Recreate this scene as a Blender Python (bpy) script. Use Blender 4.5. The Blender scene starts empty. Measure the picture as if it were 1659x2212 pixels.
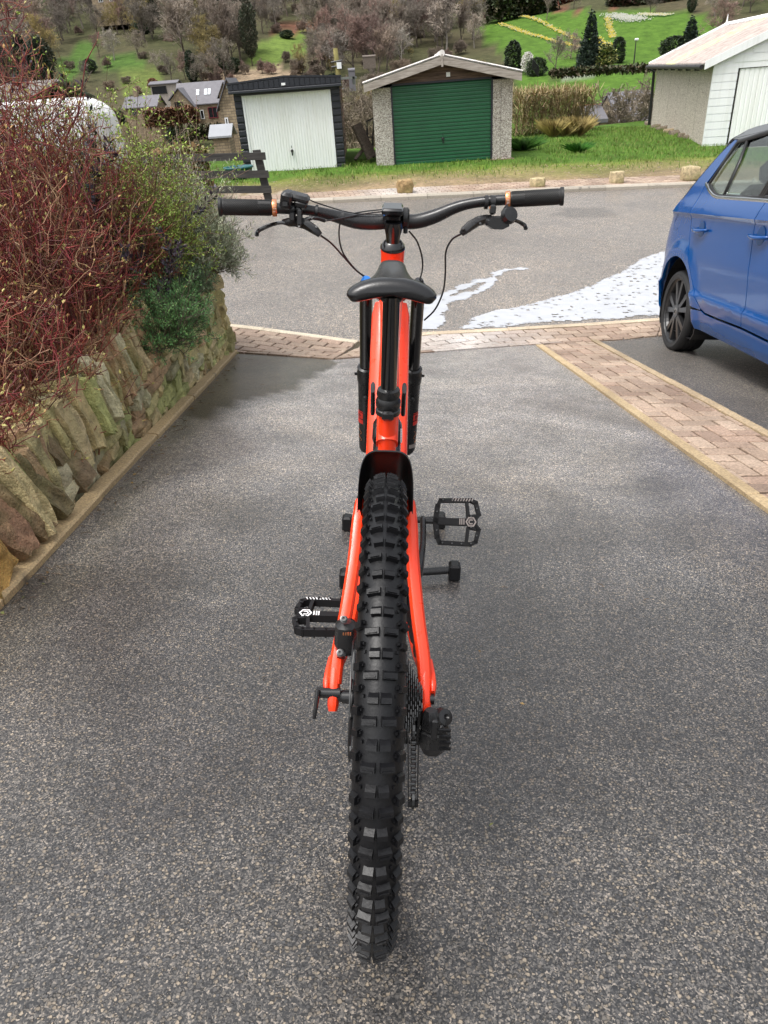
import bpy, bmesh, math, random
import numpy as np
from mathutils import Vector, Matrix, noise, Quaternion
random.seed(7)
# ---------------------------------------------------------------- camera / world / sun
SC = bpy.context.scene; COL = SC.collection
FPX = 1540.0; PITCH = math.radians(31.3); ROLL = math.radians(4.35); PD = math.radians(22.3); HD = 1.075; HC = 2.06
F_ = Vector((0, math.cos(PITCH), -math.sin(PITCH))); _R = Vector((1, 0, 0)); _U = Vector((0, math.sin(PITCH), math.cos(PITCH)))
R_ = _R*math.cos(ROLL) - _U*math.sin(ROLL); U_ = _U*math.cos(ROLL) + _R*math.sin(ROLL)
CAM = Vector((0, 0, HC))
cd = bpy.data.cameras.new('camera'); co = bpy.data.objects.new('camera', cd); COL.objects.link(co)
cd.sensor_fit = 'VERTICAL'; cd.sensor_height = 36; cd.lens = FPX/2212*36; cd.clip_start = 0.05; cd.clip_end = 2000
M = Matrix.Identity(4)
for i in range(3):
    M[i][0] = R_[i]; M[i][1] = U_[i]; M[i][2] = -F_[i]; M[i][3] = CAM[i]
co.matrix_world = M; SC.camera = co
W = bpy.data.worlds.new('World'); SC.world = W; W.use_nodes = True
nt = W.node_tree; nt.nodes.clear()
wo = nt.nodes.new('ShaderNodeOutputWorld'); bg = nt.nodes.new('ShaderNodeBackground'); sky = nt.nodes.new('ShaderNodeTexSky')
sky.sky_type = 'NISHITA'; sky.sun_disc = False
SUN_EL = math.radians(66); SUN_AZ = math.radians(238)      # azimuth from +Y towards +X
sky.sun_elevation = SUN_EL; sky.sun_rotation = SUN_AZ; sky.air_density = 1.6; sky.dust_density = 6; sky.ozone_density = 1.0
hs = nt.nodes.new('ShaderNodeHueSaturation'); hs.inputs['Saturation'].default_value = 0.22; hs.inputs['Value'].default_value = 1.0
nt.links.new(sky.outputs[0], hs.inputs['Color']); nt.links.new(hs.outputs[0], bg.inputs[0]); nt.links.new(bg.outputs[0], wo.inputs[0])
bg.inputs[1].default_value = 0.15
sl = bpy.data.lights.new('sun', 'SUN'); sl.energy = 1.0; sl.angle = math.radians(18); sl.color = (1, .97, .93)
so = bpy.data.objects.new('sun', sl); COL.objects.link(so)
sdir = Vector((math.sin(SUN_AZ)*math.cos(SUN_EL), math.cos(SUN_AZ)*math.cos(SUN_EL), math.sin(SUN_EL)))
so.rotation_mode = 'QUATERNION'; so.rotation_quaternion = sdir.to_track_quat('Z', 'Y')
SC.view_settings.view_transform = 'Standard'; SC.view_settings.look = 'None'; SC.view_settings.gamma = 1; SC.view_settings.use_curve_mapping = False
SC.view_settings.exposure = 0.75
# ---------------------------------------------------------------- frames and placing helpers
XD = R_.copy(); YD = F_*math.cos(PD) + U_*math.sin(PD); ZD = U_*math.cos(PD) - F_*math.sin(PD); OD = CAM - ZD*HD
def DW(x, y, z=0): return OD + XD*x + YD*y + ZD*z           # driveway frame -> world
def ray(px, py): return R_*((px-829.5)/FPX) - U_*((py-1106)/FPX) + F_
def at(px, py, Y):                                          # the point of a sight line at world depth Y
    v = ray(px, py); return CAM + v*(Y/v.y)
def hitD(px, py, z=0):
    v = ray(px, py); t = (z-HD)/(v.dot(ZD)); p = CAM + v*t - OD
    return Vector((p.dot(XD), p.dot(YD), p.dot(ZD)))
def hitDW(px, py, z=0): q = hitD(px, py, z); return DW(q.x, q.y, q.z)
HA = DW(*hitD(515, 762)); HB = DW(*hitD(1285, 737))
cps = [HA, HB, HA+Vector((-3, -.35, .18)), HB+Vector((4, .4, -.28)),
       at(590, 445, 14.5), at(1035, 425, 15.0), at(1480, 405, 15.5), at(548, 380, 19.5), at(747, 362, 19.5), at(815, 365, 19.5),
       at(1103, 345, 19.5), at(1521, 320, 22.4), at(1405, 274, 31.4), at(1150, 285, 29), at(930, 600, 9.2), at(1300, 560, 9.9), at(560, 600, 9.0)]
cps += [Vector((-12, 15, .45)), Vector((-12, 24, .4)), Vector((22, 14, -.9)), Vector((22, 26, -.5)), Vector((0, 30, 0.0)), Vector((-12, 7, .5)), Vector((16, 7, -1.0))]
CX = np.array([[c.x, c.y] for c in cps]); CZ = np.array([c.z for c in cps])
_d = np.linalg.norm(CX[:, None]-CX[None], axis=2); _n = len(CX)
_A = np.zeros((_n+3, _n+3)); _A[:_n, :_n] = _d - np.eye(_n)*0.4; _A[:_n, _n] = 1; _A[:_n, _n+1:] = CX; _A[_n, :_n] = 1; _A[_n+1:, :_n] = CX.T
_w = np.linalg.solve(_A, np.concatenate([CZ, np.zeros(3)]))
def sm(a, b, x):
    t = min(1, max(0, (x-a)/(b-a))); return t*t*(3-2*t)
VR = [0, 24, 30, 60, 100, 130, 160, 200, 250, 320, 420, 600]; VZ = [-.4, -1.2, -3.2, -8.2, -8.6, -6.0, -3.0, 4, 14, 28, 50, 80]
def near_z(x, y):
    d = np.hypot(CX[:, 0]-x, CX[:, 1]-y); return float(d@_w[:_n] + _w[_n] + _w[_n+1]*x + _w[_n+2]*y)
def terr(x, y):
    e = float(np.interp(x, [-20, -4, 4.5, 6, 12, 14, 30], [25, 25.5, 26, 30, 33.5, 33, 33]))
    s = sm(e, e+9, y); v = float(np.interp(math.hypot(x, y), VR, VZ))
    v += 0.8*math.sin(x*.06+1)*math.sin(y*.045)
    if s >= 1: return v
    return near_z(x, y)*(1-s) + v*s
def dplane_z(x, y):
    p = OD; return p.z - ((x-p.x)*ZD.x + (y-p.y)*ZD.y)/ZD.z
def hinge_y(x): return HA.y + (HB.y-HA.y)*(x-HA.x)/(HB.x-HA.x)
def gz(x, y):                                               # ground height anywhere near
    return dplane_z(x, y) if y < hinge_y(x) else near_z(x, y)
def hitG(px, py, off=0):                                    # ground point of a sight line (march)
    v = ray(px, py); t = 4.0; lo = None
    f = (lambda q: gz(q.x, q.y) if q.y < 20 else terr(q.x, q.y))
    while t < 700:
        q = CAM+v*t
        if q.z < f(q)+off:
            a = t/1.02-.05; b = t
            for _ in range(24):
                m = (a+b)/2; q = CAM+v*m
                if q.z < f(q)+off: b = m
                else: a = m
            return CAM+v*b
        t = t*1.02+.05
    return CAM+v*420
def project(p):
    d = p-CAM; z = d.dot(F_); return (829.5+FPX*d.dot(R_)/z, 1106-FPX*d.dot(U_)/z)
# ---------------------------------------------------------------- mesh builder
def frame(d, up=Vector((0, 0, 1))):
    d = d.normalized()
    if abs(d.dot(up)) > .97: up = Vector((1, 0, 0)) if abs(d.x) < .9 else Vector((0, 1, 0))
    a = d.cross(up).normalized(); b = a.cross(d).normalized(); return a, b
class MB:
    def __init__(s): s.v = []; s.f = []; s.m = []; s.c = []; s.col = None; s.mi = 0
    def add(s, vs, fs, col=None):
        o = len(s.v); s.v.extend([tuple(v) for v in vs]); s.f.extend([tuple(i+o for i in f) for f in fs]); s.m.extend([s.mi]*len(fs))
        s.c.extend([col or s.col or (1, 1, 1)]*len(vs)); return s
    def box(s, c, size, rot=None, col=None, taper=1, bev=0):
        hx, hy, hz = [a/2 for a in size]; c = Vector(c)
        if bev:
            b = min(bev, hx*.9, hy*.9, hz*.9); lev = [(-hz, b), (-hz+b, 0), (hz-b, 0), (hz, b)]; vs = []
            for z, k in lev:
                t = taper if z > 0 else 1
                X = (hx-k)*t; Y = (hy-k)*t; e = b*.7 if k == 0 else b*.5
                vs += [Vector(q) for q in [(-X+e, -Y, z), (X-e, -Y, z), (X, -Y+e, z), (X, Y-e, z), (X-e, Y, z), (-X+e, Y, z), (-X, Y-e, z), (-X, -Y+e, z)]]
            fs = [tuple(range(7, -1, -1)), tuple(range(24, 32))]
            for l in range(3):
                for i in range(8): j = (i+1) % 8; fs.append((l*8+i, l*8+j, l*8+8+j, l*8+8+i))
        else:
            vs = [Vector((sx*hx*(taper if sz > 0 else 1), sy*hy*(taper if sz > 0 else 1), sz*hz)) for sz in (-1, 1) for sy in (-1, 1) for sx in (-1, 1)]
            fs = [(0, 2, 3, 1), (4, 5, 7, 6), (0, 1, 5, 4), (2, 6, 7, 3), (0, 4, 6, 2), (1, 3, 7, 5)]
        if rot is not None: vs = [rot@v for v in vs]
        return s.add([c+v for v in vs], fs, col)
    def tube(s, pts, r, n=8, cap=True, col=None, flat=1.0, up=None):
        pts = [Vector(p) for p in pts]; k = len(pts)
        if not hasattr(r, '__len__'): r = [r]*k
        vs = []; a = None
        for i, p in enumerate(pts):
            d = (pts[min(i+1, k-1)]-pts[max(i-1, 0)])
            if d.length < 1e-9: d = Vector((0, 0, 1))
            d.normalize()
            if a is None: a, b = frame(d, up or Vector((0, 0, 1)))
            else:
                a = (a - d*a.dot(d))
                if a.length < 1e-6: a, b = frame(d)
                a.normalize(); b = a.cross(d).normalized()
            for j in range(n):
                t = 2*math.pi*j/n; vs.append(p + a*(r[i]*math.cos(t)) + b*(r[i]*flat*math.sin(t)))
        fs = []
        for i in range(k-1):
            for j in range(n): j2 = (j+1) % n; fs.append((i*n+j, i*n+n+j, i*n+n+j2, i*n+j2))
        if cap: fs.append(tuple(range(n))); fs.append(tuple(range(k*n-1, (k-1)*n-1, -1)))
        return s.add(vs, fs, col)
    def lathe(s, prof, o, axis, n=24, col=None, a0=0, a1=2*math.pi):   # prof: (r, h)
        o = Vector(o); d = Vector(axis).normalized(); a, b = frame(d); vs = []; full = abs(a1-a0-2*math.pi) < 1e-6; m = n if full else n+1
        for r, h in prof:
            for j in range(m): t = a0+(a1-a0)*j/n; vs.append(o + d*h + a*(r*math.cos(t)) + b*(r*math.sin(t)))
        fs = []
        for i in range(len(prof)-1):
            for j in range(n if full else n): j2 = (j+1) % m; fs.append((i*m+j, i*m+j2, i*m+m+j2, i*m+m+j))
        return s.add(vs, fs, col)
    def prism(s, pts, off, col=None):                       # closed outline extruded by a vector
        pts = [Vector(p) for p in pts]; off = Vector(off); n = len(pts)
        fs = [tuple(range(n)), tuple(range(2*n-1, n-1, -1))] + [(i, i+n, (i+1) % n+n, (i+1) % n) for i in range(n)]
        return s.add(pts+[p+off for p in pts], fs, col)
    def quad(s, a, b, c, d, col=None): return s.add([a, b, c, d], [(0, 1, 2, 3)], col)
    def grid(s, rows, col=None, closed=False):              # rows of points
        n = len(rows[0]); vs = [p for r in rows for p in r]; fs = []
        for i in range(len(rows)-1):
            for j in range(n if closed else n-1): j2 = (j+1) % n; fs.append((i*n+j, i*n+j2, i*n+n+j2, i*n+n+j))
        return s.add(vs, fs, col)
    def rock(s, c, size, rot=None, n=4, rough=.12, rnd=.55, seed=None, col=None):
        c = Vector(c); seed = seed if seed is not None else random.random()*100; idx = {}; vs = []; fs = []
        def gv(i, j, k):
            key = (i, j, k)
            if key not in idx:
                p = Vector((i/n*2-1, j/n*2-1, k/n*2-1)); q = p.normalized()*1.15; p = p.lerp(q, rnd)
                nz = noise.noise_vector(p*1.1+Vector((seed, seed*1.7, 3))); nz2 = noise.noise_vector(p*2.9+Vector((seed, 9, seed)))
                p = p + nz*rough*2.0 + nz2*rough*.8
                p = Vector((p.x*size[0]/2, p.y*size[1]/2, p.z*size[2]/2))
                if rot is not None: p = rot@p
                idx[key] = len(vs); vs.append(c+p)
            return idx[key]
        for a in range(n):
            for b in range(n):
                fs += [(gv(a, b, 0), gv(a, b+1, 0), gv(a+1, b+1, 0), gv(a+1, b, 0)), (gv(a, b, n), gv(a+1, b, n), gv(a+1, b+1, n), gv(a, b+1, n)),
                       (gv(a, 0, b), gv(a+1, 0, b), gv(a+1, 0, b+1), gv(a, 0, b+1)), (gv(a, n, b), gv(a, n, b+1), gv(a+1, n, b+1), gv(a+1, n, b)),
                       (gv(0, a, b), gv(0, a, b+1), gv(0, a+1, b+1), gv(0, a+1, b)), (gv(n, a, b), gv(n, a+1, b), gv(n, a+1, b+1), gv(n, a, b+1))]
        return s.add(vs, fs, col)
    def build(s, name, mats, parent=None, smooth=False, M=None, flip=False, auto=None):
        me = bpy.data.meshes.new(name); me.from_pydata(s.v, [], s.f)
        if not isinstance(mats, (list, tuple)): mats = [mats]
        for m in mats: me.materials.append(m)
        if any(s.m): me.polygons.foreach_set('material_index', s.m)
        ca = me.color_attributes.new('Col', 'FLOAT_COLOR', 'POINT'); arr = np.ones((len(s.v), 4), 'f'); arr[:, :3] = np.array(s.c, 'f').reshape(-1, 3); ca.data.foreach_set('color', arr.ravel())
        if flip:
            me.flip_normals()
        if smooth: me.polygons.foreach_set('use_smooth', [True]*len(me.polygons))
        me.update(); me.validate()
        if auto: me.shade_smooth() if hasattr(me, 'shade_smooth') else None; me.set_sharp_from_angle(angle=math.radians(auto))
        o = bpy.data.objects.new(name, me); COL.objects.link(o)
        if parent: o.parent = parent
        if M is not None: o.matrix_world = M
        return o
def fix_normals(o):
    bm = bmesh.new(); bm.from_mesh(o.data); bmesh.ops.recalc_face_normals(bm, faces=bm.faces); bm.to_mesh(o.data); bm.free(); return o
def tag(o, label=None, cat=None, group=None, kind=None):
    if label: o['label'] = label
    if cat: o['category'] = cat
    if group: o['group'] = group
    if kind: o['kind'] = kind
    return o
def thing(name, label, cat, loc=(0, 0, 0), group=None, M=None):
    o = bpy.data.objects.new(name, None); COL.objects.link(o); o.empty_display_size = .1
    if M is not None: o.matrix_world = M
    else: o.location = loc
    return tag(o, label, cat, group)
def copy_tree(o, parent=None):
    c = o.copy(); COL.objects.link(c)
    if parent: c.parent = parent
    for ch in list(o.children): copy_tree(ch, c)
    return c
def struct(o): o['kind'] = 'structure'; return o
# ---------------------------------------------------------------- materials
class N:
    def __init__(s, name):
        s.m = bpy.data.materials.new(name); s.m.use_nodes = True; s.t = s.m.node_tree; s.n = s.t.nodes; s.b = s.n['Principled BSDF']
        s.tc = s.n.new('ShaderNodeTexCoord')
    def L(s, a, b): s.t.links.new(a, b)
    def noise(s, sc, det=3, src=None, rough=.55, dist=0):
        x = s.n.new('ShaderNodeTexNoise'); x.inputs['Scale'].default_value = sc; x.inputs['Detail'].default_value = det; x.inputs['Roughness'].default_value = rough; x.inputs['Distortion'].default_value = dist
        s.L(src or s.tc.outputs['Object'], x.inputs['Vector']); return x.outputs['Fac']
    def vor(s, sc, feat='F1', src=None):
        x = s.n.new('ShaderNodeTexVoronoi'); x.inputs['Scale'].default_value = sc; x.feature = feat
        s.L(src or s.tc.outputs['Object'], x.inputs['Vector']); return x
    def ramp(s, fac, stops):
        x = s.n.new('ShaderNodeValToRGB'); e = x.color_ramp.elements
        while len(e) < len(stops): e.new(.5)
        for i, (p, c) in enumerate(stops): e[i].position = p; e[i].color = (*c, 1) if len(c) == 3 else c
        s.L(fac, x.inputs[0]); return x.outputs[0]
    def mix(s, a, b, fac, mode='MIX'):
        x = s.n.new('ShaderNodeMix'); x.data_type = 'RGBA'; x.blend_type = mode
        for v, k in ((fac, 0), (a, 6), (b, 7)):
            if hasattr(v, 'links') or hasattr(v, 'is_linked'): s.L(v, x.inputs[k])
            else: x.inputs[k].default_value = v if k == 0 else (*v, 1)
        return x.outputs[2]
    def math(s, op, a, b=0.5):
        x = s.n.new('ShaderNodeMath'); x.operation = op
        for v, k in ((a, 0), (b, 1)):
            if hasattr(v, 'is_linked'): s.L(v, x.inputs[k])
            else: x.inputs[k].default_value = v
        return x.outputs[0]
    def map(s, scale=(1, 1, 1), rot=(0, 0, 0)):
        x = s.n.new('ShaderNodeMapping'); x.inputs['Scale'].default_value = scale; x.inputs['Rotation'].default_value = rot; s.L(s.tc.outputs['Object'], x.inputs['Vector']); return x.outputs[0]
    def bump(s, h, st=.3, dist=.01, prev=None):
        x = s.n.new('ShaderNodeBump'); x.inputs['Strength'].default_value = st; x.inputs['Distance'].default_value = dist; s.L(h, x.inputs['Height'])
        if prev: s.L(prev, x.inputs['Normal'])
        s.L(x.outputs[0], s.b.inputs['Normal']); return x.outputs[0]
    def col(s, c):
        if hasattr(c, 'is_linked'): s.L(c, s.b.inputs['Base Color'])
        else: s.b.inputs['Base Color'].default_value = (*c, 1)
        return s
    def ro(s, v):
        if hasattr(v, 'is_linked'): s.L(v, s.b.inputs['Roughness'])
        else: s.b.inputs['Roughness'].default_value = v
        return s
    def attr(s):
        x = s.n.new('ShaderNodeAttribute'); x.attribute_name = 'Col'; return x.outputs['Color']
    def rnd(s):
        x = s.n.new('ShaderNodeObjectInfo'); return x.outputs['Random']
def mul(c, k): return tuple(min(1, a*k) for a in c)
def simple(name, c, rough=.5, var=.25, sc=8, metal=0, bumpst=0, bsc=60, coat=0, spec=None, bd=.004, det=4):
    n = N(name); f = n.noise(sc, det); n.col(n.mix(mul(c, 1-var), mul(c, 1+var), f)); n.ro(rough); n.b.inputs['Metallic'].default_value = metal
    if coat: n.b.inputs['Coat Weight'].default_value = coat; n.b.inputs['Coat Roughness'].default_value = .04
    if spec is not None: n.b.inputs['Specular IOR Level'].default_value = spec
    if bumpst: n.bump(n.noise(bsc, 4), bumpst, bd)
    return n.m
def attrmat(name, rough=.8, var=.3, sc=20, bumpst=0, bsc=60, bd=.004, rndv=0, spec=.3, trans=0):
    n = N(name); a = n.attr(); f = n.noise(sc, 4); k = n.ramp(f, [(.25, (1-var,)*3), (.75, (1+var,)*3)]); c = n.mix(a, k, 1.0, 'MULTIPLY')
    if rndv:
        r = n.ramp(n.rnd(), [(0, (1-rndv, 1-rndv*1.1, 1-rndv)), (.5, (1, 1, 1)), (1, (1+rndv, 1+rndv*.7, 1+rndv*.6))]); c = n.mix(c, r, 1.0, 'MULTIPLY')
    n.col(c); n.ro(rough); n.b.inputs['Specular IOR Level'].default_value = spec
    if bumpst: n.bump(n.noise(bsc, 5), bumpst, bd)
    return n.m
def asphalt(name, base=1.0, chips=105, wet=.5, coat=0):
    n = N(name); b = base; nz = n.n.new('ShaderNodeTexNoise'); nz.inputs['Scale'].default_value = chips*1.3; nz.inputs['Detail'].default_value = 2; n.L(n.tc.outputs['Object'], nz.inputs['Vector'])
    vm = n.n.new('ShaderNodeVectorMath'); vm.operation = 'SCALE'; vm.inputs['Scale'].default_value = .9/chips; n.L(nz.outputs['Color'], vm.inputs[0]); va = n.n.new('ShaderNodeVectorMath'); n.L(n.tc.outputs['Object'], va.inputs[0]); n.L(vm.outputs[0], va.inputs[1])
    v = n.vor(chips, src=va.outputs[0]); v2 = n.vor(chips*2.6, src=va.outputs[0])
    sp = n.n.new('ShaderNodeSeparateColor'); n.L(v.outputs['Color'], sp.inputs[0]); sp2 = n.n.new('ShaderNodeSeparateColor'); n.L(v2.outputs['Color'], sp2.inputs[0])
    fine = n.ramp(sp2.outputs[0], [(0, (.008*b, .008*b, .009*b)), (.35, (.030*b, .029*b, .030*b)), (.6, (.070*b, .066*b, .064*b)), (.85, (.16*b, .145*b, .13*b)), (1, (.34*b, .29*b, .24*b))])
    chip = n.ramp(sp.outputs[1], [(0, (.06*b, .060*b, .065*b)), (.35, (.12*b, .11*b, .10*b)), (.7, (.20*b, .165*b, .125*b)), (1, (.36*b, .30*b, .23*b))])
    pick = n.math('GREATER_THAN', sp.outputs[0], .36); core = n.ramp(n.math('SUBTRACT', v.outputs['Distance'], n.math('MULTIPLY', n.math('SUBTRACT', sp.outputs[2], .5), .34)), [(.36, (1, 1, 1)), (.48, (0, 0, 0))])
    dn = n.math('MULTIPLY', pick, core); c = n.mix(fine, chip, dn)
    rim = n.math('MULTIPLY', pick, n.ramp(v.outputs['Distance'], [(.34, (0, 0, 0)), (.5, (1, 1, 1)), (.62, (0, 0, 0))])); c = n.mix(c, (.008, .008, .008), n.math('MULTIPLY', rim, .75))
    w = n.mix(n.ramp(n.noise(.8, 6, rough=.62, dist=.8), [(.36, (1.22, 1.18, 1.12)), (.50, (.98, .98, .98)), (.64, (.70, .68, .68))]), n.ramp(n.noise(5, 5, rough=.7), [(.3, (.75, .75, .75)), (.7, (1.25, 1.25, 1.25))]), 1.0, 'MULTIPLY'); c = n.mix(c, w, wet, 'MULTIPLY')
    n.col(c); n.ro(n.ramp(n.noise(.8, 5, dist=.5), [(.35, (.55,)*3), (.65, (.38,)*3)])); n.b.inputs['Specular IOR Level'].default_value = .7; n.b.inputs['Coat Weight'].default_value = coat; n.b.inputs['Coat Roughness'].default_value = .22
    h = n.math('ADD', n.math('MULTIPLY', dn, n.math('ADD', .4, n.math('MULTIPLY', sp.outputs[2], 1.0))), n.math('MULTIPLY', sp2.outputs[1], .45))
    n.bump(h, .9, .0035); return n.m
MT = {}
MT['asphalt'] = asphalt('driveway_asphalt', .90, 138, wet=.95, coat=.45)
MT['asphalt_far'] = asphalt('road_asphalt', 2.3, 75, wet=.4, coat=.2)
MT['asphalt_park'] = asphalt('parking_asphalt', 1.35, 92, wet=.3)
n = N('block'); a = n.attr(); c = n.mix(a, n.ramp(n.noise(90, 4), [(.3, (.62,)*3), (.7, (1.35,)*3)]), 1.0, 'MULTIPLY'); c = n.mix(c, n.ramp(n.noise(2.0, 3), [(.35, (.7, .68, .66)), (.65, (1.1, 1.1, 1.1))]), .8, 'MULTIPLY'); n.col(c); n.ro(.6); n.bump(n.noise(160, 4), .5, .003); MT['block'] = n.m
MT['sand'] = simple('joint_sand', (.055, .042, .024), .9, .5, 30, bumpst=.5)
n = N('kerbstone'); c = n.mix(n.attr(), n.ramp(n.noise(120, 5), [(.3, (.6, .58, .55)), (.7, (1.35, 1.3, 1.2))]), 1.0, 'MULTIPLY'); c = n.mix(c, (.03, .03, .032), n.ramp(n.noise(6, 5), [(.62, (0, 0, 0)), (.75, (.8, .8, .8))])); n.col(c); n.ro(.7); n.bump(n.noise(200, 4), .6, .003); MT['kerb'] = n.m
n = N('sandstone'); a = n.attr(); c = n.mix(a, n.ramp(n.noise(18, 6, rough=.65), [(.3, (.55, .52, .46)), (.7, (1.75, 1.68, 1.55))]), 1.0, 'MULTIPLY')
c = n.mix(c, (.20, .22, .06), n.ramp(n.noise(3.5, 5), [(.45, (0, 0, 0)), (.70, (.55, .55, .55))]))
c = n.mix(c, (.03, .027, .024), n.ramp(n.noise(9, 6, rough=.7), [(.62, (0, 0, 0)), (.76, (.6, .6, .6))]))
n.col(c); n.ro(.75); h = n.math('ADD', n.noise(25, 6, rough=.7), n.noise(110, 4)); n.bump(h, 1.0, .018); MT['stone'] = n.m
MT['soil'] = simple('soil', (.035, .024, .016), .95, .6, 20, bumpst=.8, bd=.02, bsc=30)
def paint(name, c, **k): return simple(name, c, **k)
n = N('orange_paint'); n.col(n.mix((1.0, .055, .010), (.90, .040, .006), n.noise(3, 4))); n.ro(n.ramp(n.noise(30, 4), [(.4, (.42,)*3), (.65, (.26,)*3)])); n.b.inputs['Coat Weight'].default_value = .2; n.bump(n.math('GREATER_THAN', .15, n.vor(150).outputs['Distance']), .3, .0012); MT['orange'] = n.m
n = N('wet_black_metal'); n.col((.012, .012, .013)); n.ro(n.ramp(n.noise(40, 4), [(.4, (.35,)*3), (.65, (.16,)*3)])); n.bump(n.math('GREATER_THAN', .16, n.vor(170).outputs['Distance']), .35, .0015); MT['blackwet'] = n.m
MT['black'] = simple('black_metal', (.012, .012, .013), .35, .2, 20, bumpst=.1, bsc=300)
MT['blackgloss'] = simple('gloss_black', (.006, .006, .007), .12, .2, 20, coat=.6)
MT['rubber'] = simple('rubber', (.005, .005, .006), .40, .35, 30, bumpst=.12, bsc=250, spec=.35)
MT['grip'] = simple('grip_rubber', (.010, .010, .010), .5, .3, 30)
MT['saddle'] = simple('saddle_cover', (.018, .018, .019), .34, .15, 8, bumpst=.08, bsc=400)
MT['steel'] = simple('steel', (.30, .29, .28), .45, .1, 20, metal=1)
MT['darksteel'] = simple('dark_steel', (.10, .10, .10), .35, .3, 60, metal=1)
MT['copper'] = simple('copper_anodised', (.75, .30, .13), .3, .08, 20, metal=.85)
MT['blue_ano'] = simple('blue_anodised', (.03, .25, .8), .3, .05, 20, metal=.5)
MT['white_mark'] = simple('white_marking', (.75, .75, .75), .4, .05, 20)
MT['grey_mark'] = simple('grey_marking', (.28, .24, .22), .45, .05, 20)
MT['red_mark'] = simple('red_marking', (.6, .03, .02), .4, .05, 20)
MT['carblue'] = simple('car_blue_paint', (.0015, .060, .235), .14, .04, 2, coat=.45, spec=.3)
MT['carblack'] = simple('car_black_trim', (.015, .015, .016), .4, .2, 10)
MT['chrome'] = simple('pale_trim', (.6, .62, .65), .2, .05, 10, metal=1)
n = N('car_glass'); n.col((.02, .024, .026)); n.ro(.02); n.b.inputs['Transmission Weight'].default_value = 1; n.b.inputs['IOR'].default_value = 1.38; n.b.inputs['Specular IOR Level'].default_value = .8; MT['glass'] = n.m
n.b.inputs['Base Color'].default_value = (.66, .74, .72, 1)
MT['interior'] = simple('car_interior', (.02, .02, .022), .8, .3, 10)
MT['wheel_alloy'] = simple('dark_alloy', (.014, .014, .015), .3, .15, 10)
MT['tyre'] = simple('car_tyre', (.014, .014, .015), .6, .25, 30, bumpst=.2, bsc=150)
n = N('pebbledash'); v = n.vor(62); sp = n.n.new('ShaderNodeSeparateColor'); n.L(v.outputs['Color'], sp.inputs[0]); pc = n.ramp(sp.outputs[0], [(0, (.20, .17, .15)), (.25, (.40, .36, .32)), (.7, (.60, .56, .51)), (1, (.78, .75, .71))]); pc = n.mix(pc, n.ramp(v.outputs['Distance'], [(.4, (1, 1, 1)), (.75, (.55, .52, .5))]), .7, 'MULTIPLY'); pc = n.mix(pc, n.attr(), 1.0, 'MULTIPLY'); n.col(pc); n.ro(.8); n.bump(n.math('SUBTRACT', 1.0, v.outputs['Distance']), .8, .015); MT['pebble'] = n.m
def doorpaint(name, c, dirt, sc=(7, 7, .5)):
    n = N(name); f = n.ramp(n.noise(1.0, 5, src=n.map(sc), rough=.65), [(.45, (0, 0, 0)), (.8, (.55, .55, .55))]); n.col(n.mix(c, dirt, f)); n.ro(.4); return n.m
MT['white_door'] = doorpaint('white_door_paint', (.86, .88, .88), (.68, .68, .62))
MT['green_door'] = doorpaint('green_door_paint', (.012, .105, .042), (.008, .06, .028), (2, 2, 2))
MT['white_trim'] = doorpaint('white_trim', (.84, .86, .88), (.6, .6, .58))
MT['navy_trim'] = simple('dark_cladding', (.017, .020, .028), .45, .15, 6)
def woodmat(name, c, c2, sc=(1.2, 14, 14)):
    n = N(name); f = n.noise(2.2, 6, src=n.map(sc), rough=.65, dist=.4); n.col(n.mix(c, c2, n.ramp(f, [(.35, (0, 0, 0)), (.65, (1, 1, 1))]))); n.ro(.75); n.bump(f, .4, .006); return n.m
MT['wood_grey'] = woodmat('weathered_board', (.22, .19, .165), (.42, .38, .34))
MT['wood_dark'] = woodmat('dark_timber', (.05, .028, .018), (.15, .10, .075))
MT['fence'] = woodmat('fence_timber', (.022, .021, .020), (.06, .055, .05))
MT['pallet'] = woodmat('pallet_timber', (.07, .055, .045), (.20, .16, .13))
MT['roof_fibre'] = attrmat('fibre_cement', .85, .35, 5, .3, 40, .01)
MT['bark'] = attrmat('bark', .9, .35, 3, .3, 20, .02, rndv=.28)
MT['twig'] = attrmat('twigs', .9, .25, .6, rndv=.28)
MT['leaf'] = attrmat('leaves', .6, .35, 2, spec=.3, rndv=.12)
MT['stem'] = attrmat('stems', .5, .3, 60, spec=.4)
MT['bloom'] = attrmat('petals', .6, .1, 5)
MT['slate'] = simple('slate', (.14, .135, .15), .6, .3, 1.5)
MT['housestone'] = None
n = N('house_stone'); b = n.n.new('ShaderNodeTexBrick'); b.inputs['Scale'].default_value = 1.0; b.inputs['Brick Width'].default_value = .5; b.inputs['Row Height'].default_value = .22; b.inputs['Mortar Size'].default_value = .02
b.inputs['Color1'].default_value = (.36, .28, .18, 1); b.inputs['Color2'].default_value = (.25, .19, .12, 1); b.inputs['Mortar'].default_value = (.15, .12, .09, 1)
mp = n.n.new('ShaderNodeMapping'); mp.inputs['Rotation'].default_value = (math.pi/2, 0, 0); n.L(n.tc.outputs['Object'], mp.inputs['Vector']); n.L(mp.outputs[0], b.inputs['Vector']); n.col(n.mix(b.outputs['Color'], n.ramp(n.noise(2, 4), [(.3, (.7,)*3), (.7, (1.25,)*3)]), 1.0, 'MULTIPLY')); n.ro(.85); MT['housestone'] = n.m
MT['winglass'] = simple('window_glass', (.02, .022, .024), .08, .3, 3, spec=.9)
MT['winred'] = simple('red_frame', (.18, .02, .03), .5, .1, 3)
MT['white_paint'] = simple('white_paint', (.8, .8, .8), .4, .05, 3)
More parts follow.
